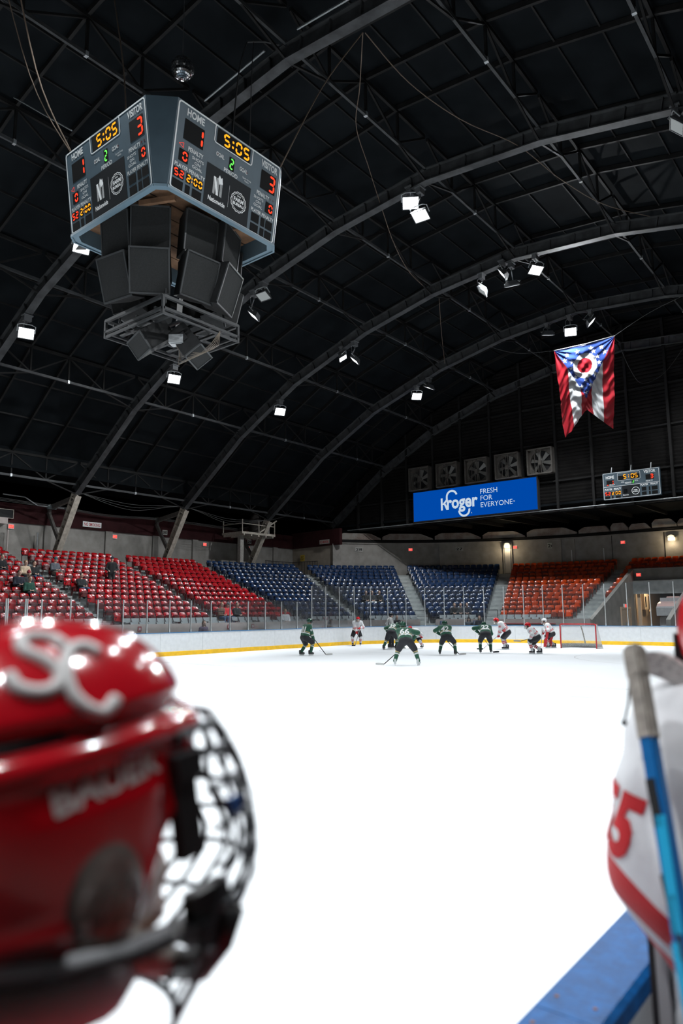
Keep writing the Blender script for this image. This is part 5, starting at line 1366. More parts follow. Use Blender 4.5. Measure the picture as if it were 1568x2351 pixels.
# equipment shared by the far players
def helmet_meshes(key, m, wires=True):
    o = {}
    mb = MB(); nu, nv = 22, 9; P = []
    for j in range(nv+1):
        row = []
        for i in range(nu):
            th = 2*PI*i/nu; f = math.cos(th)           # th=0 front (+y)
            pm = math.radians(92 if f > .75 else (92+ (0.75-f)*32 if f > -.3 else 126))
            ph = .02+(pm-.02)*j/nv
            rx, ry, rz = .118, .142, .132
            rid = 1+.035*max(0, math.cos(3*th))*math.sin(ph)**2*(1 if ph < 1.2 else .3)
            row.append((rx*rid*math.sin(ph)*math.sin(th), ry*rid*math.sin(ph)*math.cos(th)-.008, rz*math.cos(ph)+.02))
        P.append(row)
    mb.grid(P, nv+1, nu, closev=True); mb.add(P[0], [tuple(range(nu))]); o['shell'] = mb.mesh('helmet_shell_'+key, [m], True)
    mb = MB()
    for sx in (-1,1): mb.box((sx*.116,.01,-.03),(.016,.07,.09)); mb.tube([(sx*.112,.02,-.06),(sx*.07,.07,-.14),(0,.085,-.155)], .008, 5)
    for k in range(3): mb.box((0,-.02+.05*k-.03,.145),(.05,.02,.012))
    o['strap'] = mb.mesh('helmet_strap', [BLACK])
    mb = MB()
    def fp(a, z): return (.108*math.sin(a), .05+.105*math.cos(a), z)
    for z in (.02,-.015,-.05,-.085,-.12): mb.tube([fp(a, z) for a in np.linspace(-1.35,1.35,9)], .003, 4)
    for a in np.linspace(-1.2,1.2,7): mb.tube([fp(a, .03), fp(a,-.06), (fp(a,-.13)[0]*.8, fp(a,-.13)[1]*.92, -.135)], .003, 4)
    o['cage'] = mb.mesh('face_cage', [mat('cage_wire', (.55,.57,.58), rough=.35, metal=.8)])
    mb = MB(); P = [[(.122*math.sin(a), .03+.135*math.cos(a), z) for a in np.linspace(-1.3,1.3,11)] for z in (.045,-.05)]; mb.grid(P, 2, 11); o['visor'] = mb.mesh('visor', [glassmat('visor_clear', (.8,.85,.88), .06, 1.0)], True)
    return o
GREENH = mat('helmet_green', (.006,.055,.03), rough=.22, spec=.6); REDH = mat('helmet_red', (.55,.008,.014), rough=.2, spec=.6); WHITEH = mat('helmet_white', (.78,.79,.80), rough=.25); BLKH = mat('helmet_black', (.012,.013,.016), rough=.22)
HELM = {k: helmet_meshes(k, m) for k, m in (('green',GREENH),('red',REDH),('white',WHITEH),('black',BLKH))}
def skate_meshes(key, mboot, mhold):
    o = {}; mb = MB()
    # side profile y (forward), z ; ground at 0
    rings = [(-.115,.085,.035),(-.125,.13,.042),(-.12,.21,.042),(-.105,.25,.045)]
    prof = [(-.12,.075),(-.125,.20),(-.11,.27),(0.0,.275),(.02,.19),(.09,.155),(.15,.135),(.175,.105),(.165,.08),(.05,.075)]
    for x0, x1, sc in ((-.042,.042,1.0),): mb.prism([(a,b) for a,b in prof], x0, x1, ax='x')
    o['boot'] = mb.mesh('skate_boot_'+key, [mboot])
    mb = MB(); mb.prism([(-.11,.076),(-.12,.045),(-.05,.04),(0,.055),(.07,.04),(.15,.045),(.16,.08)], -.016,.016, ax='x'); o['holder'] = mb.mesh('skate_holder_'+key, [mhold])
    mb = MB(); mb.prism([(-.14,.014),(-.125,.002),(.14,.002),(.175,.02),(.17,.045),(-.13,.045)], -.003,.003, ax='x'); o['blade'] = mb.mesh('skate_blade', [mat('blade_steel', (.6,.62,.64), rough=.2, metal=1)])
    return o
SKB = skate_meshes('black', mat('skate_black', (.025,.025,.028), rough=.5), WHITE); SKW = skate_meshes('white', mat('skate_white', (.62,.66,.66), rough=.4), WHITE)
def glove_mesh(key, m, m2):
    b = Body(); b.cone((0,-.12,0),(0,-.02,0),.062,.056,'cuff'); b.ell((0,.03,0),(.056,.06,.04),'palm')
    for i, x in enumerate((-.042,-.015,.013,.04)):
        L = (.055,.065,.062,.05)[i]; b.cone((x,.07,.0),(x*1.05,.07+L*.6,-.03),.02,.018,'f',.01); b.cone((x*1.05,.07+L*.6,-.03),(x,.065,-.062),.018,.016,'f',.01)
    b.cone((.05,.02,-.01),(.055,.055,-.05),.02,.018,'t',.012); b.cone((.055,.055,-.05),(.03,.07,-.07),.018,.015,'t',.012)
    return b.mesh('glove_'+key, .012, lambda t, u, c: 1 if t == 'cuff' and .35 < u < .6 else 0, [m, m2])
JGREEN = mat('jersey_green', (.008,.085,.045), rough=.75, noise=.15, nscale=10, sheen=.2); GOLD = mat('gold_stripe', (.52,.40,.20), rough=.7); JWHITE = mat('jersey_white', (.76,.77,.79), rough=.75, noise=.05, nscale=10, sheen=.2)
JRED = mat('jersey_red', (.50,.012,.02), rough=.7); PBLACK = mat('pants_black', (.012,.013,.018), rough=.7, noise=.2, nscale=12)
GLV = {'green': glove_mesh('green', mat('glove_green', (.01,.07,.04), rough=.5), GOLD), 'red': glove_mesh('red', mat('glove_red', (.48,.015,.02), rough=.45), WHITE)}
STRIPEW = mat('stripe_white', (.78,.80,.80), rough=.7)
TEAM = {'green': dict(base=0, mats=[JGREEN,GOLD,STRIPEW,PBLACK,SKIN,JGREEN], torso=[(.0,.07,0),(.07,.20,2),(.27,.38,1)], farm=[(.0,.16,1),(.26,.42,2)], shin=[(.32,.44,2),(.12,.24,1)], helm='green', glove='green', num=WHITEP),
        'white': dict(base=0, mats=[JWHITE,JRED,JRED,PBLACK,SKIN2,JWHITE], torso=[(.05,.14,1),(.22,.31,1)], farm=[(.05,.2,1),(.32,.47,1)], shin=[(.38,.48,1),(.56,.66,1)], helm='red', glove='red', num=JRED)}
def view_axes(p):
    e = Vector((p[0],p[1],0)).normalized(); return math.atan2(-e.x, e.y)
def R_from(fwd, upv=(0,0,1)):
    f = Vector(fwd).normalized(); u = Vector(upv); x = f.cross(u).normalized(); return Matrix((x, f, x.cross(f))).transposed()
def player(label, team, loc, alpha, feet, hip, sh, head, hl, hr, number=None, pl=None, pr=None, skate=None, helm=None, cage=True, headdir=None, group=None, vox=.0165, twist=0.0, ref=False, kneepole=None, extra=None, sleeve=None):
    """feet/hip/... as (lateral, depth, height) around loc; alpha: 0 faces away from the bench camera, 90 right, 180 towards it"""
    T = TEAM[team]; a = math.radians(alpha); F = np.array((math.sin(a), math.cos(a), 0)); Rr = np.array((math.cos(a), -math.sin(a), 0))
    at = a+math.radians(twist); Rs = np.array((math.cos(at), -math.sin(at), 0))
    o = thing('person', label, 'person', (loc[0],loc[1],0), view_axes(loc), group)
    hip, sh, head = A3(hip), A3(sh), A3(head); up_ = (sh-hip)/np.linalg.norm(sh-hip)
    b = Body(); L = {}
    shl, shr = sh-Rs*.20, sh+Rs*.20; hipl, hipr = hip-Rr*.11, hip+Rr*.11
    ank = [A3(f[0], f[1], .17) for f in feet]        # feet: left (person), right
    kp = F*1.0 if kneepole is None else A3(kneepole)
    kl, _ = ik(hipl, ank[0], .405, .405, kp-Rr*.35); kr, _ = ik(hipr, ank[1], .405, .405, kp+Rr*.35)
    el, hL = ik(shl, hl, .31, .29, pl if pl is not None else (-Rr*.8-F*.4-np.array((0,0,.6)))); er, hR = ik(shr, hr, .31, .29, pr if pr is not None else (Rr*.8-F*.4-np.array((0,0,.6))))
    hem = hip+up_*.13; b.ell(hip+up_*.0, (.185,.155,.15), 'thigh', np.stack([Rr, np.cross(up_, Rr), up_], 1), .03)
    for s_ in (-1,1):
        b.cone(hem+Rr*.075*s_, sh-up_*.06+Rs*.085*s_, .168, .168, 'torso', .05)
    b.cone(shl, shr, .115, .115, 'yoke', .06)
    for (h_, k_, a_) in ((hipl,kl,ank[0]),(hipr,kr,ank[1])):
        b.cone(h_-up_*.02, k_+(h_-k_)*.12, .145, .118, 'thigh', .03); b.cone(k_, a_, .088, .066, 'shin', .03)
    for (s0, e0, h0) in ((shl,el,hL),(shr,er,hR)):
        b.cone(s0, e0, .098, .088, 'uarm', .04); b.cone(e0, e0+(h0-e0)*.86, .086, .066, 'farm', .03)
    nk = sh+up_*.06; b.cone(nk, head-np.array((0,0,.05)), .065, .06, 'neck', .03)
    hd = A3(headdir) if headdir is not None else F+np.array((0,0,-.1)); hd = hd/np.linalg.norm(hd)
    Rh = R_from(hd); b.ell(head, (.078,.098,.118), 'head', np.array(Rh)); b.ell(head+hd*.10+np.array((0,0,-.02)), (.015,.02,.025), 'head')
    def colour(tg, t, c):
        if tg in ('torso','farm','shin'):
            for (x0,x1,m_) in T[tg]:
                if x0 <= t < x1: return m_
            if tg == 'farm' or tg == 'torso': return 0
            return 5
        if tg in ('yoke','uarm'): return 0
        if tg == 'thigh': return 3
        return 4
    mats = T['mats']
    if ref:
        mats = [STRIPEW, PBLACK, SKIN2]
        def colour(tg, t, c):
            if tg in ('torso','yoke','uarm','farm'):
                q = (np.array(c)-hip)@Rs if tg in ('torso','yoke') else t*.6
                return int(q/.036+100) % 2
            return 1 if tg in ('thigh','shin') else 2
    me = b.mesh('body', vox, colour, mats)
    bo = link('body', me, o)
    hk = helm or T['helm']; M = Rh.to_4x4(); M.translation = Vector(head)
    hs = link('helmet', HELM[hk]['shell'], o); hs.matrix_local = M
    link('chin_strap', HELM[hk]['strap'], hs); link('face_cage' if cage else 'visor', HELM[hk]['cage' if cage else 'visor'], hs)
    for (a_, f_) in zip(ank, feet):
        sk = skate or SKB; yaw = math.atan2(F[1], F[0])-PI/2 + (math.radians(f_[2]) if len(f_) > 2 else 0)
        r = link('skate', sk['boot'], o); r.location = (a_[0], a_[1], 0); r.rotation_euler = (0,0,yaw); r.scale = (.88,.88,.88)
        link('blade_holder', sk['holder'], r); link('blade', sk['blade'], r)
    if not ref:
        for e0, h0 in ((el,hL),(er,hR)):
            d = Vector(h0-e0); G = R_from(d, (0.01,0.02,1)).to_4x4(); G.translation = Vector(h0); g = link('glove', GLV[T['glove']], o); g.matrix_local = G
    else:
        hb = Body()
        for e0, h0 in ((el,hL),(er,hR)):
            d = (h0-e0)/np.linalg.norm(h0-e0); hm = Body(); hm.ell(h0, (.045,.045,.05), 'p')
            q = np.cross(d, (0,0,1.)); q = q/(np.linalg.norm(q)+1e-9)
            for i in range(4): hm.cone(h0+q*(.02*i-.03), h0+q*(.022*i-.033)+d*(.085-.006*abs(i-1.4)), .012,.010,'f',.008)
            hm.cone(h0+q*.035, h0+q*.065+d*.04, .013,.011,'t',.008); link('hand', hm.mesh('hand', .011, lambda t,u,c: 0, [SKIN2]), o)
    if number:
        back = Vector(np.cross(Rs, up_)); back = -back if back.dot(Vector(F)) > 0 else back
        c = Vector(hip+(sh-hip)*.66)+back*.16
        xr = Vector(Rs); M2 = frame(c, xr, Vector(up_))
        if M2.to_3x3().col[2].dot(back) < 0: M2 = frame(c, -xr, Vector(up_))
        project_text('back_number', me, number, M2, .255, .15*len(number)+.04, T['num'], o, edge=.05)
        if sleeve:
            for s_, s0, e0 in ((-1,shl,el),(1,shr,er)):
                ax = Vector(s0-e0).normalized(); outw = Vector(Rs*s_)-ax*Vector(Rs*s_).dot(ax); outw.normalize(); c = Vector((s0+e0)/2)+outw*.06
                xx = ax.cross(outw); M3_ = frame(c, xx, ax)
                if M3_.to_3x3().col[2].dot(outw) < 0: M3_ = frame(c, -xx, ax)
                project_text('sleeve_number', me, number, M3_, .10, .12, T['num'], o, edge=.04)
    return o, dict(F=F, R=Rr, shl=shl, shr=shr, el=el, er=er, hl=hL, hr=hR, me=me, hip=hip, sh=sh, up=up_)
SHAFT = mat('stick_black', (.02,.02,.022), rough=.35); SHAFTG = mat('stick_grey', (.28,.28,.29), rough=.4); TAPEW = mat('tape_white', (.66,.66,.64), rough=.85); TAPEB = mat('tape_black', (.015,.015,.016), rough=.9)
def stick(label, loc, top, heel, bdir, shaft=SHAFT, blade=TAPEW, group='hockey sticks in play', lie=.0):
    o = thing('hockey_stick', label, 'hockey stick', (loc[0],loc[1],0), view_axes(loc), group)
    top, heel = Vector(top), Vector(heel); mb = MB(); mb.beam(top, heel, .032, .024); mb.build('shaft', shaft, o)
    d = (heel-top).normalized(); mb = MB(); mb.beam(top-d*.005, top+d*.14, .036, .029); mb.build('butt_tape', blade, o)
    bd = Vector(bdir).normalized(); side = bd.cross(Vector((0,0,1))).normalized(); mb = MB(); n = 7; P = []
    for i in range(n):
        t = i/(n-1); c = heel+bd*.31*t+side*(-.03*t*t)+Vector((0,0,.01*t*t)); h = .062+.012*math.sin(PI*t); 
        P.append([c+side*.006+Vector((0,0,-.03)), c+side*.006+Vector((0,0,h-.03)), c-side*.006+Vector((0,0,h-.03)), c-side*.006+Vector((0,0,-.03))])
    mb.grid(P, n, 4, closev=True); mb.add(P[0], [(0,1,2,3)]); mb.add(P[-1], [(3,2,1,0)]); mb.build('blade', blade, o)
    return o

# green team -----------------------------------------------------------
l81 = (-21.55,24.18)
player('green-jerseyed hockey player number 81, leftmost, turned right', 'green', l81, 58, [(-.22,.08),(.20,-.05)], (-.08,-.05,.80), (.04,.06,1.27), (.15,.12,1.50), (.30,.34,.80), (.36,.02,.60), '81', sleeve=True, cage=False)
stick('stick of green player 81 resting on the ice, white blade', l81, (.12,.42,1.02), (.87,.0,.03), (1,.1,0), SHAFT, TAPEW)
l66 = (-14.31,21.38)
player('green-jerseyed player number 66 crouching with legs spread, back to camera', 'green', l66, 6, [(-.40,0,12),(.43,0,-14)], (.0,-.04,.86), (-.04,.30,1.20), (-.10,.44,1.40), (-.12,.62,.70), (.28,.52,.92), '66', skate=SKW, pr=(1,.1,.2), cage=False)
stick('stick of green player 66 reaching left between the legs', l66, (.34,.55,1.0), (-.80,.28,.03), (-.8,.3,0), SHAFT, TAPEW)
l42 = (-16.28,27.6)
player('green-jerseyed player number 42 crouching, back to camera', 'green', l42, 10, [(-.34,0,14),(.34,0,-10)], (-.02,-.04,.80), (-.10,.22,1.19), (-.10,.36,1.36), (-.30,.42,.88), (.06,.50,.62), '42', pl=(-1,.1,.3), cage=False)
stick('stick of green player 42 with blade beside right skate', l42, (-.36,.5,1.0), (.50,.18,.03), (1,.1,0), SHAFT, TAPEW)
l22 = (-15.5,29.65)
player('green-jerseyed player number 22 bent forward, back to camera', 'green', l22, -4, [(-.23,0,6),(.23,0,-6)], (.02,-.05,.86), (-.0,.32,1.16), (-.05,.46,1.28), (-.30,.40,.92), (.16,.55,.66), '22', pl=(-1,-.1,.3), cage=False)
stick('stick of green player 22 with blade right of the skates', l22, (-.30,.5,1.0), (.34,.5,.03), (.9,.4,0), SHAFT, TAPEB)
l39 = (-21.25,30.2)
player('green-jerseyed player number 39 bending over for the face-off', 'green', l39, 28, [(-.27,-.1,10),(.38,.15,-5)], (.12,-.02,.86), (.30,.30,1.17), (.44,.44,1.22), (-.02,.32,.82), (.46,.62,.62), '39', pl=(-1,-.2,.2), cage=False)
stick('stick of green player 39 angled down at the face-off spot', l39, (.10,.4,.98), (.62,.55,.03), (.8,.5,0), SHAFT, TAPEW)
# white team -----------------------------------------------------------
l5 = (-25.55,33.05)
player('white-jerseyed player number 5 standing by the boards facing the camera', 'white', l5, 182, [(.23,0,-10),(-.23,0,10)], (.0,0,.84), (.06,-.10,1.32), (.09,-.20,1.51), (.20,-.36,1.02), (.04,-.42,.66), '5', cage=True)
stick('stick of white player 5 held straight down', l5, (.24,-.33,1.14), (-.08,-.55,.03), (-.6,-.6,0), SHAFTG, TAPEB)
lfo = (-20.75,31.9)
player('white-jerseyed player crouching low at the face-off, red helmet', 'white', lfo, -140, [(.34,.05,10),(-.22,.2,-10)], (.06,.15,.62), (-.06,-.10,.92), (-.27,-.26,1.02), (.06,-.28,.60), (.30,-.12,.62), '9', cage=True, kneepole=(-.3,-1,0), headdir=(-.5,-.9,-.15))
stick('stick of the crouching white face-off player', lfo, (.46,-.1,.70), (-.78,-.55,.03), (-.9,-.2,0), SHAFT, TAPEW)
l81w = (-16.27,33.25)
player('white-jerseyed player bending left over his stick behind green 22', 'white', l81w, -82, [(-.04,-.14),(.06,.12)], (.14,0,.86), (-.20,0,1.27), (-.42,0,1.43), (-.32,-.14,.72), (-.03,-.20,.96), '81', sleeve=True, cage=True, headdir=(-1,-.1,-.15))
stick('long stick of the white player behind green 22', l81w, (.08,-.18,1.06), (-1.10,-.2,.03), (-1,.0,0), SHAFTG, TAPEB)
l25 = (-13.45,30.45)
player('white-jerseyed player number 25 crouching left in front of the goal', 'white', l25, -85, [(-.14,-.12),(.18,.10)], (.10,0,.74), (-.18,0,1.06), (-.30,0,1.24), (-.22,-.22,.66), (-.10,.26,.70), '25', sleeve=True, cage=True, headdir=(-1,-.15,-.1), kneepole=(-1,0,0))
stick('stick of white player 25 held just above the ice', l25, (-.05,-.2,.72), (-.62,-.28,.57), (-1,.0,0), SHAFT, TAPEW)
# goalkeeper -----------------------------------------------------------
lg = (-14.95,35.8)
go, gj = player('goalkeeper in white jersey number 31 with red leg pads beside the net', 'white', lg, -96, [(-.14,-.16),(.14,.14)], (.08,0,.74), (-.16,0,1.16), (-.30,0,1.38), (-.36,-.24,.84), (-.34,.24,.78), '31', helm='white', sleeve=True, cage=True, headdir=(-1,-.1,-.05), kneepole=(-1,0,0))
PADR = mat('pad_red', (.46,.012,.02), rough=.45)
for (x, y, tl) in ((-.19,-.18,.10),(.06,.16,.12)):
    mb = MB(); n = 8; P = []
    for i in range(n):
        t = i/(n-1); z = .06+.80*t; w = .15-.02*abs(t-.5); x0 = x+(-.10+.16*t*(1 if t > .5 else .6)) ; dpt = .06
        P.append([(x0-dpt, y-w, z), (x0-dpt-.03, y-w*.5, z), (x0-dpt-.03, y+w*.5, z), (x0-dpt, y+w, z), (x0+dpt, y+w, z), (x0+dpt, y-w, z)])
    mb.grid(P, n, 6, closev=True); mb.add(P[0], [tuple(range(6))]); mb.add(P[-1], [tuple(range(6))[::-1]])
    pd = mb.build('leg_pad', PADR, go, smooth=False)
    mb = MB(); [mb.beam((P[i][2][0]-.004, y-.0, P[i][2][2]), (P[i+1][2][0]-.004, y-.0, P[i+1][2][2]), .05, .012, (1,0,0)) for i in range(n-1)]; mb.build('pad_stripe', BLACK, pd)
mb = MB(); mb.box((-.44,-.30,.84),(.06,.22,.36),Matrix.Rotation(.2,3,'Y')); mb.build('blocker', WHITEH, go)
mb = MB(); mb.ball((-.40,.30,.80),.13,8,sc=(.7,1,1.1)); mb.build('catch_glove', mat('glove_mix', (.5,.48,.47), rough=.6, noise=.5, nscale=9), go, smooth=True)
stick('broad goalkeeper stick held low by the crease', lg, (-.40,-.26,.98), (-.50,-.28,.05), (-.9,-.3,0), SHAFTG, TAPEW)
# referee ----------------------------------------------------------------
lr = (-21.75,31.15)
ro, rj = player('referee in black and white striped shirt standing at the boards', 'white', lr, 82, [(-.10,.12),(.06,-.10)], (-.08,0,.98), (-.06,.0,1.50), (.0,0,1.72), (-.14,.36,1.02), (.26,-.20,1.22), None, helm='black', cage=False, ref=True, headdir=(.9,-.5,0))

# ------------------------------------------------------------------ goal
MIDG = -13.575; GU = 35.96
gl = thing('hockey_goal', 'red-framed hockey goal with white net in front of the far boards', 'goal', (MIDG, GU, 0))
GR = mat('goal_red', (.52,.012,.02), rough=.3)
HW, GH = .915, 1.22
for s_ in (-1,1):
    mb = MB(); mb.tube([(s_*HW,0,0),(s_*HW,0,GH-.06),(s_*(HW-.03),0,GH-.015),(s_*(HW-.07),0,GH)], .032, 10); mb.build('post', GR, gl, smooth=True)
mb = MB(); mb.tube([(-HW+.06,0,GH),(HW-.06,0,GH)], .032, 10); mb.build('crossbar', GR, gl, smooth=True)
def back_pt(t, z):   # rear net outline: t -1..1 ; bowed base behind the line
    yb = 1.05*(1-abs(t)**4*.55) ; yt = .48*(1-abs(t)**4*.5); k = z/GH
    return ((HW+.16*(1-k)*(1 if abs(t) > .0 else 0)*abs(t))*t, yb+(yt-yb)*k**.8, z)
mb = MB(); mb.tube([(-HW,0,.03)]+[back_pt(t,.03) for t in np.linspace(-1,1,15)]+[(HW,0,.03)], .028, 8); mb.build('base_pipe', WHITE, gl, smooth=True)
mb = MB(); mb.tube([(-HW+.03,0,GH-.02)]+[back_pt(t,GH-.02) for t in np.linspace(-1,1,13)]+[(HW-.03,0,GH-.02)], .02, 8); mb.build('top_pipe', GR, gl, smooth=True)
mb = MB(); mb.tube([(0,0,GH),(0,.44,GH-.02),(0,.8,.6),(0,1.05,.04)], .035, 6); mb.build('centre_brace', mat('brace_mottled', (.40,.38,.33), rough=.8, noise=.6, nscale=14), gl)
NET = mat('net_white', (.80,.81,.80), rough=.8)
mb = MB(); r = .0032
ts = np.linspace(-1,1,44); zsn = np.linspace(.03,GH-.02,28)
for t in ts: mb.tube([back_pt(t,z) for z in np.linspace(.03,GH-.02,7)], r, 3, caps=False)
for z in zsn: mb.tube([back_pt(t,z) for t in np.linspace(-1,1,13)], r, 3, caps=False)
for s_ in (-1,1):
    for z in zsn:
        q = back_pt(s_,z); mb.tube([(s_*HW,0,z), q], r, 3, caps=False)
    for k in range(1,16): 
        f = k/16; mb.tube([(s_*HW*(1-f)+back_pt(s_,.03)[0]*f, back_pt(s_,.03)[1]*f, .03), (s_*HW*(1-f)+back_pt(s_,GH-.02)[0]*f, back_pt(s_,GH-.02)[1]*f, GH-.02)], r, 3, caps=False)
for t in np.linspace(-.97,.97,40): mb.tube([(t*HW,0,GH-.02), back_pt(t,GH-.02)], r, 3, caps=False)
no = mb.build('net', NET, gl, fixn=False); no['kind'] = 'stuff'
mb = MB(); P = [[back_pt(t,z) for t in np.linspace(-1,1,15)] for z in (.03,.22)]; mb.grid(P, 2, 15); mb.build('net_skirt', mat('skirt_white', (.62,.64,.62), rough=.8, noise=.4, nscale=20), gl)

# ------------------------------------------------------------------ spectators
def spectator(label, pos, rz, coat, trousers, hair=None, hat=None, sit=True, lean=0.0, skin=SKIN2, shoes=BLACKM, hands=None, hgt=1.0, hood=None, arms=None, longhair=False, name='person'):
    o = thing('person', label, 'person', pos, rz, 'spectators in the stand'); b = Body(); z = lambda *p: A3(*p)*hgt
    if sit:
        pel = z(0,.12,.52); ch = z(0,.04+lean,.96); hd = z(0,.10+lean*1.35,1.23)
        kn = [z(-.13,.53,.52), z(.13,.53,.52)]; an = [z(-.12,.54,.10), z(.12,.54,.10)]; ha = hands or [z(-.07,.42,.66), z(.07,.42,.66)]
    else:
        pel = z(0,0,.92); ch = z(0,.0+lean,1.40); hd = z(0,.04+lean*1.3,1.66); kn = [z(-.1,.03,.5), z(.1,.03,.5)]; an = [z(-.11,-.02,.09), z(.11,-.02,.09)]; ha = hands or [z(-.16,.2,.98), z(.16,.2,.98)]
    for s_, i in ((-1,0),(1,1)):
        b.cone(pel+A3(.06*s_,0,-.06), ch+A3(.07*s_,0,-.05), .135, .135, 'coat', .05)
        b.cone(pel+A3(.09*s_,0,0), kn[i], .105, .075, 'leg', .03); b.cone(kn[i], an[i], .072, .052, 'leg', .03); b.cone(an[i]+A3(0,-.03,-.03), an[i]+A3(0,.13,-.05), .048, .04, 'shoe', .02)
        s0 = ch+A3(.19*s_,0,-.02); e0, h0 = ik(s0, ha[i], .30, .27, (s_*.9,-.5,-.7)); b.cone(s0, e0, .075, .062, 'coat', .04); b.cone(e0, e0+(h0-e0)*.85, .062, .05, 'coat', .03)
        d = (h0-e0)/np.linalg.norm(h0-e0); b.ell(h0, (.035,.045,.035), 'hand', None, .02)
        for q in range(4): b.cone(h0+A3(.014*(q-1.5),0,0), h0+d*.08+A3(.016*(q-1.5),0,-.02), .010, .009, 'hand', .006)
        b.cone(h0+A3(-.03*s_,0,.0), h0+d*.04+A3(-.05*s_,0,.0), .011, .009, 'hand', .008)
    b.cone(ch+A3(-.17,0,.0), ch+A3(.17,0,.0), .085, .085, 'coat', .06); b.cone(ch+A3(0,0,.06), hd-A3(0,0,.06), .056, .055, 'skin', .02)
    b.ell(hd, (.076,.094,.116), 'skin'); b.cone(hd+A3(0,.085,.01), hd+A3(0,.115,-.025), .012, .017, 'skin', .01); b.ell(hd+A3(0,.045,-.08), (.05,.045,.04), 'skin')
    for s_ in (-1,1): b.ell(hd+A3(.078*s_,0,-.01), (.012,.02,.03), 'skin')
    ix = {'coat':0,'leg':1,'skin':2,'hand':2,'shoe':3}
    me = b.mesh('body', .024, lambda t,u,c: ix[t], [coat, trousers, skin, shoes]); link('body', me, o)
    mb = MB()
    for s_ in (-1,1): mb.ball(hd+A3(.032*s_,.088,.012), .009, 5)
    mb.box(hd+A3(0,.09,-.06), (.045,.01,.008)); mb.build('face_features', mat('face_dark', (.10,.045,.035), rough=.6), o)
    if hat is not None:
        hb = Body(); hb.ell(hd+A3(0,-.008,.045), (.092,.108,.095), 'h'); hb.cone(hd+A3(-.03,.06,.03), hd+A3(.03,.06,.03), .045, .045, 'h', .03); hb.ell(hd+A3(0,0,.145), (.028,.028,.028), 'h')
        link('knit_hat', hb.mesh('knit_hat', .02, lambda t,u,c: 0, [hat]), o)
    if hair is not None:
        hb = Body(); hb.ell(hd+A3(0,-.022,.03), (.09,.098,.108), 'h')
        if longhair:
            for s_ in (-1,1): hb.cone(hd+A3(.07*s_,-.03,.0), hd+A3(.085*s_,-.01,-.26), .045, .04, 'h', .03)
            hb.cone(hd+A3(0,-.07,0), hd+A3(0,-.08,-.26), .06, .06, 'h', .03)
        # keep the face clear
        me2 = hb.mesh('hair', .02, lambda t,u,c: 0, [hair]); bm = bmesh.new(); bm.from_mesh(me2)
        bmesh.ops.delete(bm, geom=[v for v in bm.verts if v.co.y > hd[1]+.045 and v.co.z < hd[2]+.07 and abs(v.co.x-hd[0]) < .075], context='VERTS'); bm.to_mesh(me2); bm.free(); link('hair', me2, o)
    return o
def cloth(n, c): return mat('cloth_'+n, c, rough=.85, noise=.15, nscale=14, sheen=.2)
NAVY = cloth('navy',(.012,.016,.03)); BLK = cloth('black',(.010,.011,.013)); JEAN = cloth('jean',(.05,.10,.20)); BGE = cloth('beige',(.60,.47,.33)); GRN = cloth('green',(.012,.075,.05)); GRY = cloth('grey',(.10,.11,.13)); TAN = cloth('tan',(.26,.20,.16))
RDJ = cloth('red',(.70,.02,.03)); BRN = cloth('brown',(.16,.09,.06)); WHT = cloth('white',(.70,.72,.74)); PUR = cloth('plum',(.06,.03,.08)); DGR = cloth('darkgrey',(.03,.035,.04))
HB_ = cloth('hair_brown',(.08,.04,.02)); HD_ = cloth('hair_dark',(.015,.012,.01)); HBL = cloth('hair_blond',(.32,.20,.09)); REDC = cloth('cap_red',(.30,.02,.03)); TEAL = cloth('teal',(.03,.12,.14))
def seat_place(s, k): p, n = path(s, drow(k)-.10); return (p.x,p.y,ztread(k)), math.atan2(-n.y,-n.x)-PI/2
SPX = [('spectator in dark clothes at the left edge, leaning forward', -15.25, 4, BLK, NAVY, HD_, None, .12), ('blond spectator in beige coat among the red seats', -14.36, 5, BGE, NAVY, HBL, None, .04), ('spectator in dark jacket and jeans beside the beige coat', -13.90, 5, BLK, JEAN, HD_, None, .02),
       ('spectator in navy behind the green jacket', -15.45, 7, NAVY, BLK, HB_, None, .08), ('spectator with red knit cap behind the green jacket', -14.98, 7, DGR, BLK, None, REDC, .05), ('spectator in quilted green jacket among the red seats', -15.32, 8, GRN, NAVY, HB_, None, .10),
       ('spectator in grey jacket and teal cap on the aisle seat', -12.36, 4, GRY, TAN, None, TEAL, .05), ('spectator in black jacket and jeans slouching among red seats', -12.12, 7, BLK, JEAN, HD_, None, -.02),
       ('spectator in brown jacket left of the red jacket behind glass', -6.02, 12, BRN, JEAN, HBL, None, .05), ('spectator in bright red jacket and grey cap behind the glass', -5.60, 12, RDJ, JEAN, None, GRY, .06), ('spectator in black right of the red jacket behind glass', -4.88, 12, BLK, BLK, HB_, None, .03),
       ('spectator in black left of the blue-section trio, grey trousers', 4.77, 9, BLK, GRY, HD_, None, .05), ('spectator in the middle of the blue-section trio, white trousers', 5.05, 9, DGR, WHT, HB_, None, .04), ('spectator in black right of the blue-section trio', 5.37, 9, BLK, BLK, HB_, None, .08),
       ('brown-haired spectator left of the dark trio behind the goalmouth', 8.63, 12, BLK, NAVY, HB_, None, .04), ('spectator in the middle of the dark trio, lower blue rows', 8.93, 12, DGR, NAVY, HD_, None, .02), ('spectator right of the dark trio, lower blue rows', 9.24, 12, NAVY, BLK, HB_, None, .05)]
for lab, s, k, c, t, hr_, ht, ln in SPX:
    p, rz = seat_place(s, k); spectator(lab, p, rz, c, t, hr_, ht, True, ln)
p, n = path(-2.16, drow(14)+.22); spectator('spectator in white sweatsuit sitting at the front rail', (p.x,p.y,.78), math.atan2(-n.y,-n.x)-PI/2-.5, WHT, WHT, HBL, None, True, -.02, shoes=WHT)
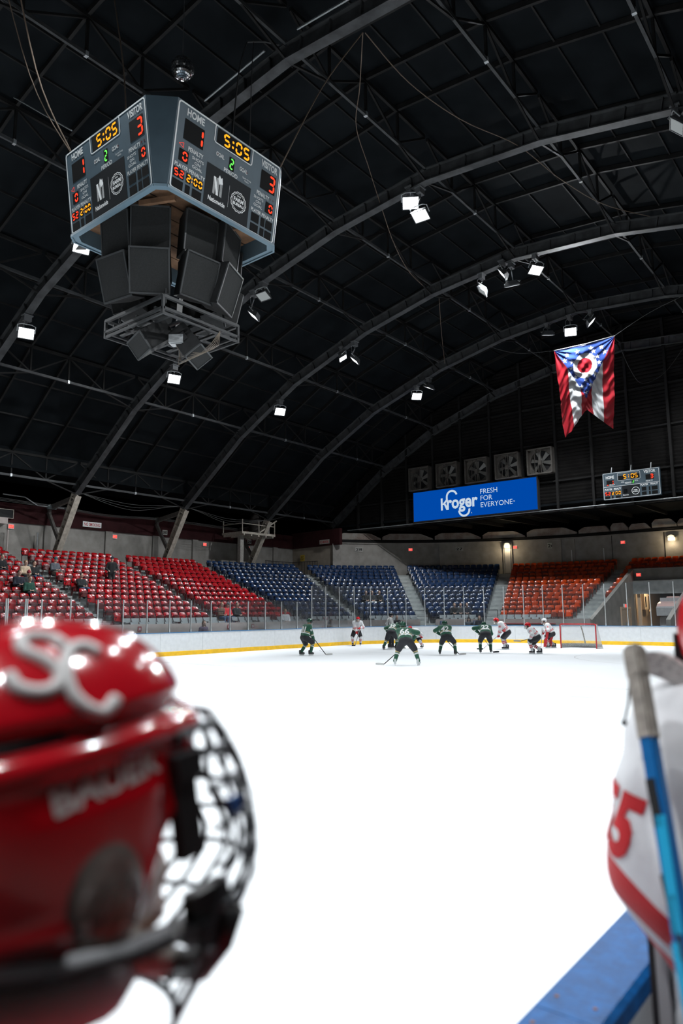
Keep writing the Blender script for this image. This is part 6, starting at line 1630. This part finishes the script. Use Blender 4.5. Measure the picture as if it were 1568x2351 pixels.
p, n = path(-9.55, drow(5)-.42); spectator('man in black coat and hat standing among the red seats', (p.x,p.y,ztread(5)), math.atan2(-n.y,-n.x)-PI/2-.5, BLK, BLK, None, NAVY, False, 0)
for lab, s, d, z0, c, hr_, ht, lng, skin in (('dark-haired person in plum coat behind the boards, left', -9.22, .6, -.22, PUR, HB_, None, True, SKIN2), ('brown-haired person seen from behind at the boards', .37, .6, -.28, TAN, HB_, None, True, SKIN2),
        ('bald man in black jacket beside the referee behind the glass', 5.03, .55, -.06, BLK, None, None, False, SKIN2), ('long-haired person in black knit hat behind the boards', 9.36, .6, -.20, GRY, HD_, BLK, True, SKIN2), ('brown-haired person in navy jacket behind the boards', 9.99, .6, -.12, NAVY, HB_, None, True, SKIN2)):
    p, n = path(s, d); spectator(lab, (p.x,p.y,z0), math.atan2(-n.y,-n.x)-PI/2+(PI if 'behind at' in lab else 0), c, BLK, hr_, ht, False, 0, skin, longhair=lng)

# ------------------------------------------------------------------ foreground, left: player leaning on the boards
HELR = mat('glossy_red_shell', (.50,.006,.014), rough=.16, spec=.6, coat=.6)
HELD = mat('helmet_vent_dark', (.02,.004,.006), rough=.6)
hc = Vector((-.583,.319,1.678)); fdir = Vector((-.0446,.999,0)).normalized(); rdir = Vector((fdir.y,-fdir.x,0))
lp = thing('person', 'large out-of-focus player in glossy red helmet and wire cage, left foreground', 'person', (-.20,.31,0), math.atan2(fdir.y,fdir.x)-PI/2)
Lw = Matrix.Translation(lp.location) @ Matrix.Rotation(lp.rotation_euler.z, 4, 'Z')
hl_ = Lw.inverted() @ hc
pit = math.radians(7)
HM = Matrix.Translation(hl_) @ Matrix.Rotation(pit, 4, 'X') @ Matrix.Rotation(-.068, 4, 'Y')
def hp(x, y, z): return np.array(HM @ Vector((x,y,z)))
b = Body()
RH = np.array(HM.to_3x3())
b.ell(hp(0,-.005,.02), (.078,.098,.115), 'skin', RH); b.ell(hp(0,.032,-.072), (.066,.068,.055), 'skin', RH, .04)
b.cone(hp(0,.095,-.005), hp(0,.118,-.035), .012, .018, 'skin', .015); b.cone(hp(-.03,.085,-.075), hp(.03,.085,-.075), .012, .012, 'skin', .02); b.ell(hp(0,.09,-.115), (.026,.022,.02), 'skin', RH, .02)
b.ell(hp(.083,-.012,-.012), (.014,.026,.034), 'skin', RH, .012); b.ell(hp(-.083,-.012,-.012), (.014,.026,.034), 'skin', RH, .012)
neckb = hl_+Vector((.035,-.055,-.21)); ch = np.array(neckb)+A3(.07,-.07,-.17)
b.cone(hp(0,-.03,-.07), np.array(neckb)+A3(0,0,-.02), .062, .070, 'neck', .03)
pel = A3(.02,-.10,.98)
for s_ in (-1,1):
    b.cone(pel+A3(.08*s_,0,-.12), ch+A3(.09*s_,0,-.04), .165, .155, 'jersey', .05); b.cone(pel+A3(.1*s_,0,-.05), A3(.13*s_,-.05,.56), .135, .11, 'pants', .03); b.cone(A3(.13*s_,-.05,.56), A3(.14*s_,-.12,.14), .09, .07, 'sock', .03)
    sh_ = ch+(A3(.21,0,-.01) if s_ > 0 else A3(-.13,-.06,-.12)); tgt = A3(.16*s_-.20,.40,1.24) ; e0, h0 = ik(sh_, tgt, .30, .28, (s_,-.3,-.6)); b.cone(sh_, e0, .095, .085, 'jersey', .04); b.cone(e0, e0+(h0-e0)*.85, .085, .065, 'jersey', .03)
    if s_ == 1: hR_ = (e0, h0)
    else: hL_ = (e0, h0)
b.cone(ch+A3(-.11,-.05,-.09), ch+A3(.19,0,0), .095, .105, 'yoke', .06)
def lc(t, u, c):
    if t == 'skin': return 3
    if t == 'neck': return 3 if c[2] > hl_.z-.105 else 2
    if t == 'yoke': return 1
    if t == 'pants': return 4
    if t == 'jersey': return 1 if c[2] > ch[2]-.10 else 0
    return 0
UNDER = mat('undershirt_black', (.010,.011,.013), rough=.8); SKINF = mat('skin_foreground', (.50,.31,.23), rough=.5, noise=.08, nscale=20)
lme = b.mesh('body', .0125, lc, [JWHITE, JRED, UNDER, SKINF, PBLACK]); link('body', lme, lp)
for e0, h0 in (hR_, hL_):
    G = R_from(Vector(h0-e0), (0,0,1)).to_4x4(); G.translation = Vector(h0); g = link('glove', GLV['red'], lp); g.matrix_local = G
for s_ in (-1,1):
    r = link('skate', SKB['boot'], lp); r.location = (.14*s_,-.12,0); link('blade_holder', SKB['holder'], r); link('blade', SKB['blade'], r)
# light collar
mb = MB(); cen = np.array(hl_)+A3(.014,-.042,-.092)
mb.tube([tuple(cen+A3(.082*math.cos(a), .090*math.sin(a), -.006-.022*math.sin(a))) for a in np.linspace(0,2*PI,28)[:-1]], .022, 8, closed=True); mb.build('collar', mat('collar_grey', (.62,.62,.64), rough=.8), lp, smooth=True)
# helmet shell as a dense relief surface
def sst(a, b_, x): t = min(1, max(0, (x-a)/(b_-a))); return t*t*(3-2*t)
def helmet_surface(th, v):
    """th azimuth from the front (+y) towards the wearer's right (+x); v 0 crown .. 1 lower edge"""
    f = math.cos(th); sd = abs(math.sin(th)); ath = abs(math.atan2(math.sin(th), math.cos(th)))
    # lower edge height by azimuth: brow, temple, ear cover, nape
    zb = np.interp(ath, [0,.5,.95,1.2,1.38,1.55,1.72,1.95,2.3,PI], [.050,.045,.010,-.040,-.062,-.040,-.060,-.066,-.060,-.070])
    rx, ryf, ryb, top = .112, .139, .138, .162
    c0 = .02
    ph = (PI/2)*v*1.0
    zt = top-c0
    # upper dome until v=.62, then walls run down to the lower edge
    if v < .62:
        q = v/.62; a = q*PI/2; s_ = math.sin(a)**.92; z = c0+zt*(math.cos(a)**.95 if a < PI/2 else 0)
    else:
        q = (v-.62)/.38; s_ = 1.0-.05*q*q*(1 if ath > 1.0 else .2); z = c0+(zb-c0)*q
    ry = ryf if f > 0 else ryb
    se = 2.25; rr = 1.0/((abs(math.sin(th))/rx)**se+(abs(f)/ry)**se)**(1/se)
    r = rr*s_
    # relief --------------------------------------------------------
    zl = z
    # crown shell stands proud of the lower shell along a rising line
    line = .080-.004*f
    r += .0075*sst(line-.004, line+.010, zl)*min(1, s_*1.5)
    g = math.exp(-((zl-line+.006)/.0055)**2); r -= .0065*g*min(1, s_*1.4)*sst(.2, .6, ath)
    # shoulder ridge under the groove and a second crease
    line2 = line-.022; r += .006*math.exp(-((zl-line2)/.010)**2)*min(1, s_)*sst(.1, .5, ath)
    # brow bead
    r += .0065*math.exp(-((zl-(zb+.010))/.009)**2)*(1 if ath < 1.1 else .35)
    # side panel recess that carries the maker's word
    pr_ = math.exp(-((ath-1.55)/.50)**6)*math.exp(-((zl-(line2-.021))/.014)**4); r -= .0035*pr_
    # longitudinal crown ribs
    x = r*math.sin(th)
    if v < .66: r += .004*math.exp(-((abs(x)-.045)/.012)**2)*s_*(1-abs(f)*.2); r -= .003*math.exp(-(x/.018)**2)*s_
    return (r*math.sin(th), r*f-.004, z)
NT, NVv = 168, 84
mb = MB(); P = [[helmet_surface(2*PI*i/NT, .004+.996*j/NVv) for i in range(NT)] for j in range(NVv+1)]
mb.M = HM; mb.grid(P, NVv+1, NT, closev=True); mb.add(P[0], [tuple(range(NT))])
# inner return of the rim
rim = [[p for p in P[-1]], [(p[0]*.93,p[1]*.93,p[2]+.004) for p in P[-1]], [(p[0]*.90,p[1]*.90,p[2]+.03) for p in P[-1]]]
mb.grid(rim, 3, NT, closev=True)
shell = mb.build('helmet', HELR, lp, smooth=True)
SHME = shell.data
sbvh = BVHTree.FromPolygons([v.co for v in SHME.vertices], [tuple(p.vertices) for p in SHME.polygons])
def on_shell(th, z, out=.0):
    d = Vector((math.sin(th), math.cos(th), 0)); o_ = HM @ (Vector((0,0,z))+d*.4); dd = HM.to_3x3() @ (-d); h = sbvh.ray_cast(o_, dd, .6)
    return (h[0]-dd*out) if h[0] is not None else (HM @ (d*.12+Vector((0,0,z))))
# vents and slots
def slot(pts, r, m=HELD, nm='vent_slot'):
    mb = MB(); mb.tube(pts, r, 8); return mb.build(nm, m, shell, smooth=True)
slot([on_shell(a, .0745, -.001) for a in np.linspace(1.85,2.9,11)], .0055)
slot([on_shell(a, .047, -.001) for a in np.linspace(.82,.98,5)], .0055)
slot([on_shell(a, .128, -.001) for a in np.linspace(2.5,2.9,5)], .005)
# raised white lettering, laid on the shell
DECW = mat('decal_white', (.70,.68,.67), rough=.5)
def shell_frame(th, z, rot=0.0):
    d = Vector((math.sin(th), math.cos(th), 0)); o_ = HM @ (Vector((0,0,z))+d*.4); dd = HM.to_3x3() @ (-d); h = sbvh.ray_cast(o_, dd, .6)
    n = h[1] if h[1].dot(-dd) > 0 else -h[1]; x = Vector((0,0,1)).cross(n).normalized()
    return frame(h[0], x, n.cross(x)) @ Matrix.Rotation(rot, 4, 'Z')
def lay(Mf, x, y, out=.0012):
    z = Mf.to_3x3().col[2]; h = sbvh.ray_cast(Mf @ Vector((x,y,.06)), -z, .15)
    return (h[0]+z*out) if h[0] is not None else Mf @ Vector((x,y,0))
def letter_path(Mf, pts, r, m, nm): mb = MB(); mb.tube([lay(Mf, p.x, p.y, .0008) for p in smooth_path([(a,c,0) for a,c in pts], 6)], r, 8); return mb.build(nm, m, shell, smooth=True)
letter_path(shell_frame(1.93,.130,-.25), [(.015,.019),(.006,.027),(-.008,.027),(-.016,.018),(-.011,.007),(.004,.0),(.015,-.009),(.014,-.021),(.002,-.028),(-.012,-.026),(-.019,-.017)], .0054, DECW, 'decal_letter')
letter_path(shell_frame(1.60,.113,-.15), [(.013,.023),(.002,.029),(-.011,.022),(-.016,.004),(-.014,-.015),(-.002,-.027),(.013,-.027),(.021,-.018)], .0054, DECW, 'decal_letter')
# maker's word on the side panel
def side_word():
    vs, fs, W0, H0 = text_geo('BAUER', .03); bm = bmesh.new(); h, w = .020, .094; Mf = shell_frame(1.57, .036, .17)
    vv = [bm.verts.new((v[0]*w/W0, v[1]*h/H0, 0)) for v in vs]
    for f in fs: bm.faces.new([vv[i] for i in f])
    for _ in range(3):
        ed = [e for e in bm.edges if e.calc_length() > .012]
        if not ed: break
        bmesh.ops.subdivide_edges(bm, edges=ed, cuts=1); bmesh.ops.triangulate(bm, faces=bm.faces[:])
    for v in bm.verts: v.co = lay(Mf, v.co.x, v.co.y, .0012)
    me = bpy.data.meshes.new('maker_word'); bm.to_mesh(me); bm.free(); me.materials.append(mat('decal_grey', (.60,.54,.52), rough=.5)); return link('maker_word', me, shell)
side_word()
# ear guard, straps, clips
EARP = glassmat('ear_guard_clear', (.52,.46,.43), .18, 1.0, (.6,.52,.47))
mb = MB(); mb.M = HM; n = 16; P = [[(.096+.026*math.cos(q), -.012+.036*math.sin(q)*math.cos(t), -.042+.044*math.sin(q)*math.sin(t)) for t in np.linspace(0,2*PI,n,endpoint=False)] for q in np.linspace(.12,1.5,6)]
mb.grid(P, 6, n, closev=True); mb.add(P[0], [tuple(range(n))]); mb.build('ear_guard', EARP, lp, smooth=True)
mb = MB(); mb.M = HM
def strip(pts, w, t, upv=(1,0,0)):
    for a, c in zip(pts[:-1], pts[1:]): mb.beam(a, c, w, t, upv)
for sx in (1,-1):
    mb = MB(); mb.M = HM; mb.box((sx*.106,.066,-.008), (.012,.022,.075)); mb.box((sx*.109,.069,.026), (.014,.026,.020)); 
    mb.build('cage_clip', BLACK, shell)
mb = MB(); mb.M = HM
strip([(-.100,-.13,-.045),(-.112,-.07,-.066),(-.106,.0,-.088),(-.098,.06,-.100),(-.085,.10,-.108)], .006, .030); mb.build('chin_strap', BLACK, lp)
mb = MB(); mb.M = HM
strip([(.100,-.13,-.045),(.112,-.07,-.066),(.106,.0,-.088),(.098,.06,-.100),(.085,.10,-.108)], .006, .030)
mb.box((.098,.085,-.098), (.014,.04,.04))
st_ = mb.build('chin_strap', BLACK, lp)
mb = MB(); mb.M = HM; mb.tube([(.1165,-.052,-.068),(.114,-.01,-.082),(.1075,.035,-.091)], .006, 6); mb.build('strap_print', mat('print_grey', (.30,.30,.31), rough=.6), st_, smooth=True)
mb = MB(); mb.M = HM; mb.tube([(.07,.02,-.10),(.04,.075,-.142),(0,.10,-.152),(-.04,.075,-.142),(-.07,.02,-.10)], .016, 8); mb.build('chin_cup', mat('cup_pale', (.55,.50,.44), rough=.6), lp, smooth=True)
# wire cage
CAGE = mat('cage_dark', (.07,.078,.085), rough=.35, metal=.6); mb = MB(); mb.M = HM
def cp(a, z):
    bul = math.sin(PI*min(1, max(0, (z+.16)/.22)))**.7
    R = .085+.018*bul; return (R*1.16*math.sin(a), .075+(.075+.050*bul)*math.cos(a)-.055*max(0,(-.09-z)/.07), z)
for z in (.050,.028,.0,-.030,-.060,-.092,-.122,-.150,-.172):
    mb.tube([cp(a, z) for a in np.linspace(-1.5,1.5,19)], .0026 if z not in (.05,-.172) else .0036, 6)
for a in np.linspace(-1.42,1.42,13):
    mb.tube([cp(a+.10*math.sin(6*z*8), z) for z in np.linspace(.05,-.172,13)], .0024, 6)
cg = mb.build('face_cage', CAGE, lp, smooth=True)
mb = MB(); mb.M = HM
for sx in (-1,1): mb.tube([cp(sx*1.3,-.10), cp(sx*1.1,-.125), cp(sx*.8,-.15), cp(sx*.4,-.158)], .012, 8)
mb.tube([cp(-.4,-.158), cp(0,-.162), cp(.4,-.158)], .013, 8); mb.build('cage_chin_pad', BLACK, cg, smooth=True)
mb = MB(); mb.M = HM; mb.box(cp(1.25,-.02), (.008,.012,.012)); mb.build('blue_clip', mat('clip_blue', (.02,.09,.30), rough=.4), cg)

# ------------------------------------------------------------------ foreground, right: player in white jersey, seen from behind
rp = thing('person', 'player in white jersey number 55 with red sleeve stripes, right foreground', 'person', (-.16,1.47,0), 0)
O = A3(-.16,1.47,0); b = Body(); loc_ = lambda x, y, z: A3(x,y,z)-O
shL, elL, haL = loc_(-.318,1.42,1.590), loc_(-.335,1.300,1.420), loc_(-.285,1.345,1.235)
shR, elR, haR = loc_(.06,1.50,1.58), loc_(.16,1.45,1.33), loc_(.10,1.62,1.14)
pel = loc_(-.15,1.50,.98); chm = (shL+shR)/2
for s_, sh_ in ((-1,shL),(1,shR)):
    b.cone(pel+A3(.09*s_,0,-.12), chm+A3(.10*s_,0,-.06), .18, .17, 'jersey', .06)
    b.cone(pel+A3(.10*s_,0,-.06), loc_(-.15+.13*s_,1.53,.55), .14, .115, 'pants', .03); b.cone(loc_(-.15+.13*s_,1.53,.55), loc_(-.15+.14*s_,1.47,.16), .09, .07, 'sock', .03)
b.cone(shL, shR, .115, .115, 'jersey', .08)
b.ell(shL+A3(.0,0,.045), (.115,.12,.085), 'jersey', None, .05)
b.cone(shL, elL, .098, .100, 'uarm', .06); b.ell((shL+elL)/2+A3(-.012,-.03,.0), (.108,.105,.14), 'uarm', None, .06); b.cone(elL+A3(-.008,.0,-.005), haL, .096, .070, 'farm', .05)
b.cone(shR, elR, .105, .09, 'uarm', .05); b.cone(elR, elR+(haR-elR)*.85, .09, .065, 'farm', .04)
hdR = loc_(-.238,1.455,1.785); b.cone(chm+A3(-.04,0,.05), hdR-A3(0,0,.08), .075, .065, 'neck', .03); b.ell(hdR, (.078,.098,.118), 'skin'); b.ell(hdR+A3(0,.10,-.02), (.016,.02,.026), 'skin')
def rc(t, u, c):
    if t == 'farm' and c[0] > 0: return 1 if (.25 < u < .38 or .55 < u < .66) else 0
    if t in ('jersey','uarm','farm'): return 0
    return {'neck':2,'skin':3,'pants':4,'sock':0}[t]
def sleeve_stripes(m, e, ax, bands, xmax, red):
    """two dyed stripes around the left sleeve: planes square to ax through e (object space)"""
    nt = m.node_tree; b_ = nt.nodes['Principled BSDF']; src = b_.inputs['Base Color'].links[0].from_socket
    tc = nt.nodes.new('ShaderNodeTexCoord'); sub = nt.nodes.new('ShaderNodeVectorMath'); sub.operation = 'SUBTRACT'; sub.inputs[1].default_value = tuple(e)
    dot = nt.nodes.new('ShaderNodeVectorMath'); dot.operation = 'DOT_PRODUCT'; a = np.array(ax)/np.linalg.norm(ax); dot.inputs[1].default_value = tuple(a)
    nt.links.new(tc.outputs['Object'], sub.inputs[0]); nt.links.new(sub.outputs[0], dot.inputs[0])
    mp = nt.nodes.new('ShaderNodeMapRange'); mp.inputs[1].default_value = -.2; mp.inputs[2].default_value = .3; nt.links.new(dot.outputs['Value'], mp.inputs[0])
    rp = nt.nodes.new('ShaderNodeValToRGB'); cr = rp.color_ramp; cr.interpolation = 'CONSTANT'; cr.elements[0].color = (0,0,0,1); cr.elements[1].position = .9999; cr.elements[1].color = (0,0,0,1)
    for q0, q1 in bands:
        for q, v in ((q0, 1), (q1, 0)): el_ = cr.elements.new((q+.2)/.5); el_.color = (v,v,v,1)
    nt.links.new(mp.outputs[0], rp.inputs[0])
    sp = nt.nodes.new('ShaderNodeSeparateXYZ'); nt.links.new(tc.outputs['Object'], sp.inputs[0]); lt = nt.nodes.new('ShaderNodeMath'); lt.operation = 'LESS_THAN'; lt.inputs[1].default_value = xmax; nt.links.new(sp.outputs[0], lt.inputs[0])
    mu = nt.nodes.new('ShaderNodeMath'); mu.operation = 'MULTIPLY'; nt.links.new(rp.outputs[0], mu.inputs[0]); nt.links.new(lt.outputs[0], mu.inputs[1])
    mx = nt.nodes.new('ShaderNodeMix'); mx.data_type = 'RGBA'; nt.links.new(mu.outputs[0], mx.inputs[0]); nt.links.new(src, mx.inputs[6]); mx.inputs[7].default_value = (*red, 1); nt.links.new(mx.outputs[2], b_.inputs['Base Color'])
def folds(X):
    x, y, z = X[...,0], X[...,1], X[...,2]
    return .0045*np.sin(38*x+9*z+2*np.sin(11*z))*np.cos(21*y+6*z)+.003*np.sin(60*z+25*x)*np.sin(30*y)
JW2 = mat('jersey_white_knit', (.74,.745,.765), rough=.85, noise=.05, nscale=30, bump=.25, bscale=420, sheen=.25); JR2 = mat('jersey_red_knit', (.52,.010,.016), rough=.8, bump=.2, bscale=420)
sleeve_stripes(JW2, elL, (-.575,-.17,-.80), [(.048,.090),(.110,.131)], -.075, (.52,.010,.016))
rme = b.mesh('body', .0095, rc, [JW2, JR2, UNDER, SKINF, PBLACK], wob=folds); link('body', rme, rp)
outv = Vector((-.66,-.75,.02)).normalized(); upv_ = Vector((-.10,.12,1)); c_ = Vector(loc_(-.385,1.30,1.500))
M5 = frame(c_, Vector((0,0,1)).cross(outv), Vector((0,0,1)))
if M5.to_3x3().col[2].dot(outv) < 0: M5 = frame(c_, -Vector((0,0,1)).cross(outv), Vector((0,0,1)))
M5 = M5 @ Matrix.Rotation(math.radians(-9), 4, 'Z')
project_text('sleeve_number', rme, '55', M5, .100, .118, JR2, rp, bold=.045, eps=.003, edge=.012)
Hm = Matrix.Translation(Vector(hdR)) @ Matrix.Rotation(.25, 4, 'Z')
hs = link('helmet', HELM['red']['shell'], rp); hs.matrix_local = Hm; link('chin_strap', HELM['red']['strap'], hs); link('face_cage', HELM['red']['cage'], hs)
for e0, h0 in ((elL,haL),(elR,haR)):
    G = R_from(Vector(h0-e0), (0,.1,1)).to_4x4(); G.translation = Vector(h0); g = link('glove', GLV['red'], rp); g.matrix_local = G
for s_ in (-1,1):
    r = link('skate', SKB['boot'], rp); r.location = (.01+.14*s_,0,0); link('blade_holder', SKB['holder'], r); link('blade', SKB['blade'], r)
# blue stick standing upright
SBL = mat('stick_blue', (.012,.15,.42), rough=.3, noise=.25, nscale=5); SCY = mat('stick_cyan', (.02,.42,.72), rough=.3); TAPEG = mat('tape_grey', (.36,.33,.29), rough=.95, noise=.25, nscale=60, bump=.3, bscale=200); SGRN = mat('stick_green', (.05,.6,.12), rough=.4)
st = thing('hockey_stick', 'upright blue stick with grey taped butt end, right foreground', 'hockey stick', (0,0,0), 0, 'sticks at the players bench')
Tp = Vector((-.362,1.196,1.787)); D_ = Vector((.079,-.133,-.369)).normalized(); side_ = D_.cross(Vector((.3,.95,0))).normalized(); face_ = side_.cross(D_).normalized()
def shaft_seg(t0, t1, w, h, nm, m, off=0.0, soff=0.0):
    mb = MB(); a = Tp+D_*t0+face_*off+side_*soff; c = Tp+D_*t1+face_*off+side_*soff; mb.beam(a, c, w, h, face_)
    o = mb.build(nm, m, st); bm = bmesh.new(); bm.from_mesh(o.data); bmesh.ops.bevel(bm, geom=bm.edges, offset=min(w,h)*.18, segments=2, affect='EDGES'); bm.to_mesh(o.data); bm.free(); return o
shaft_seg(.004, 1.72, .0245, .019, 'shaft', SBL)
shaft_seg(0, .150, .0285, .0235, 'butt_tape', TAPEG); shaft_seg(.004, .055, .031, .0255, 'butt_knob', TAPEG)
for (t0, t1, so, m, w) in ((.205,.270,-.003,BLACK,.015),(.255,.40,.004,SCY,.016),(.33,.40,-.009,BLACK,.006),(.355,.43,.002,BLACK,.006),(.41,.62,-.006,SCY,.012),(.505,.52,.0,SGRN,.026)):
    mb = MB(); a = Tp+D_*t0-face_*.0102+side_*so; c = Tp+D_*t1-face_*.0102+side_*(so*.2); mb.beam(a, c, w, .0012, face_); mb.build('shaft_graphic', m, st)
mb = MB(); hb_ = Tp+D_*1.72; bd = Vector((.9,-.3,0)).normalized(); P = []
for i in range(7):
    t = i/6; c = hb_+bd*.3*t; P.append([c+Vector((0,0,-.03)), c+Vector((0,0,.035)), c+Vector((.006,.006,.035)), c+Vector((.006,.006,-.03))])
mb.grid(P, 7, 4, closev=True); mb.build('blade', TAPEB, st)
# grey taped blade of a raised stick beside the red helmet
s2 = thing('hockey_stick', 'raised stick with curved grey taped blade beside the red helmet', 'hockey stick', (0,0,0), 0, 'sticks at the players bench')
mb = MB(); P = []
B0, B1, B2 = Vector((-.398,1.345,1.748)), Vector((-.365,1.36,1.755)), Vector((-.318,1.362,1.715))
for i in range(13):
    t = i/12; c = (1-t)**2*B0+2*t*(1-t)*B1+t*t*B2; h = .030+.008*math.sin(PI*t)-(.010 if i == 0 else 0); nn = Vector((.25,.1,1)).normalized(); ff = Vector((.28,.95,0)).normalized()
    P.append([c-nn*h*.5-ff*.008, c+nn*h*.6-ff*.008, c+nn*h*.6+ff*.008, c-nn*h*.5+ff*.008])
mb.grid(P, 13, 4, closev=True); mb.add(P[0], [(0,1,2,3)]); mb.add(P[-1], [(3,2,1,0)]); mb.build('blade', mat('blade_tape', (.40,.38,.37), rough=.95, noise=.3, nscale=90, bump=.3, bscale=200), s2, smooth=False)
mb = MB(); mb.beam(B2, Vector((-.06,1.62,.4)), .028,.02); mb.build('shaft', SHAFT, s2)
# dark stick behind the sleeve and the cord on the shoulder
s3 = thing('hockey_stick', 'black and grey stick shaft below the white sleeve', 'hockey stick', (0,0,0), 0, 'sticks at the players bench')
mb = MB(); mb.beam((-.43,1.47,1.36), (-.30,1.10,.06), .03, .02, (1,0,0)); mb.build('shaft', SHAFTG, s3); mb = MB(); mb.beam((-.442,1.465,1.36), (-.312,1.095,.06), .008, .022, (1,0,0)); mb.build('edge_stripe', BLACK, s3)
mb = MB(); mb.box((-.22,1.06,.05),(.26,.02,.07)); mb.build('blade', TAPEB, s3)
mb = MB(); mb.tube([Tp+D_*.06-side_*.018, Tp+D_*.09-side_*.022+Vector((-.004,0,0)), Vector((-.388,1.21,1.665))], .0022, 5); mb.ball((-.3885,1.21,1.662), .005, 6); mb.build('tape_thread', DARKG, st)
# players' bench
bn = thing('players_bench', 'dark wooden bench behind the boards', 'bench', (.55, 3.2, 0))
mb = MB(); [mb.box((-.17+.11*k,0,.45),(.1,3.6,.04)) for k in range(4)]; mb.build('seat', mat('bench_wood', (.05,.035,.025), rough=.7, noise=.3), bn)
for y in (-1.6,0,1.6):
    mb = MB(); mb.box((0,y,.215),(.36,.06,.43)); mb.build('leg', DARKG, bn)
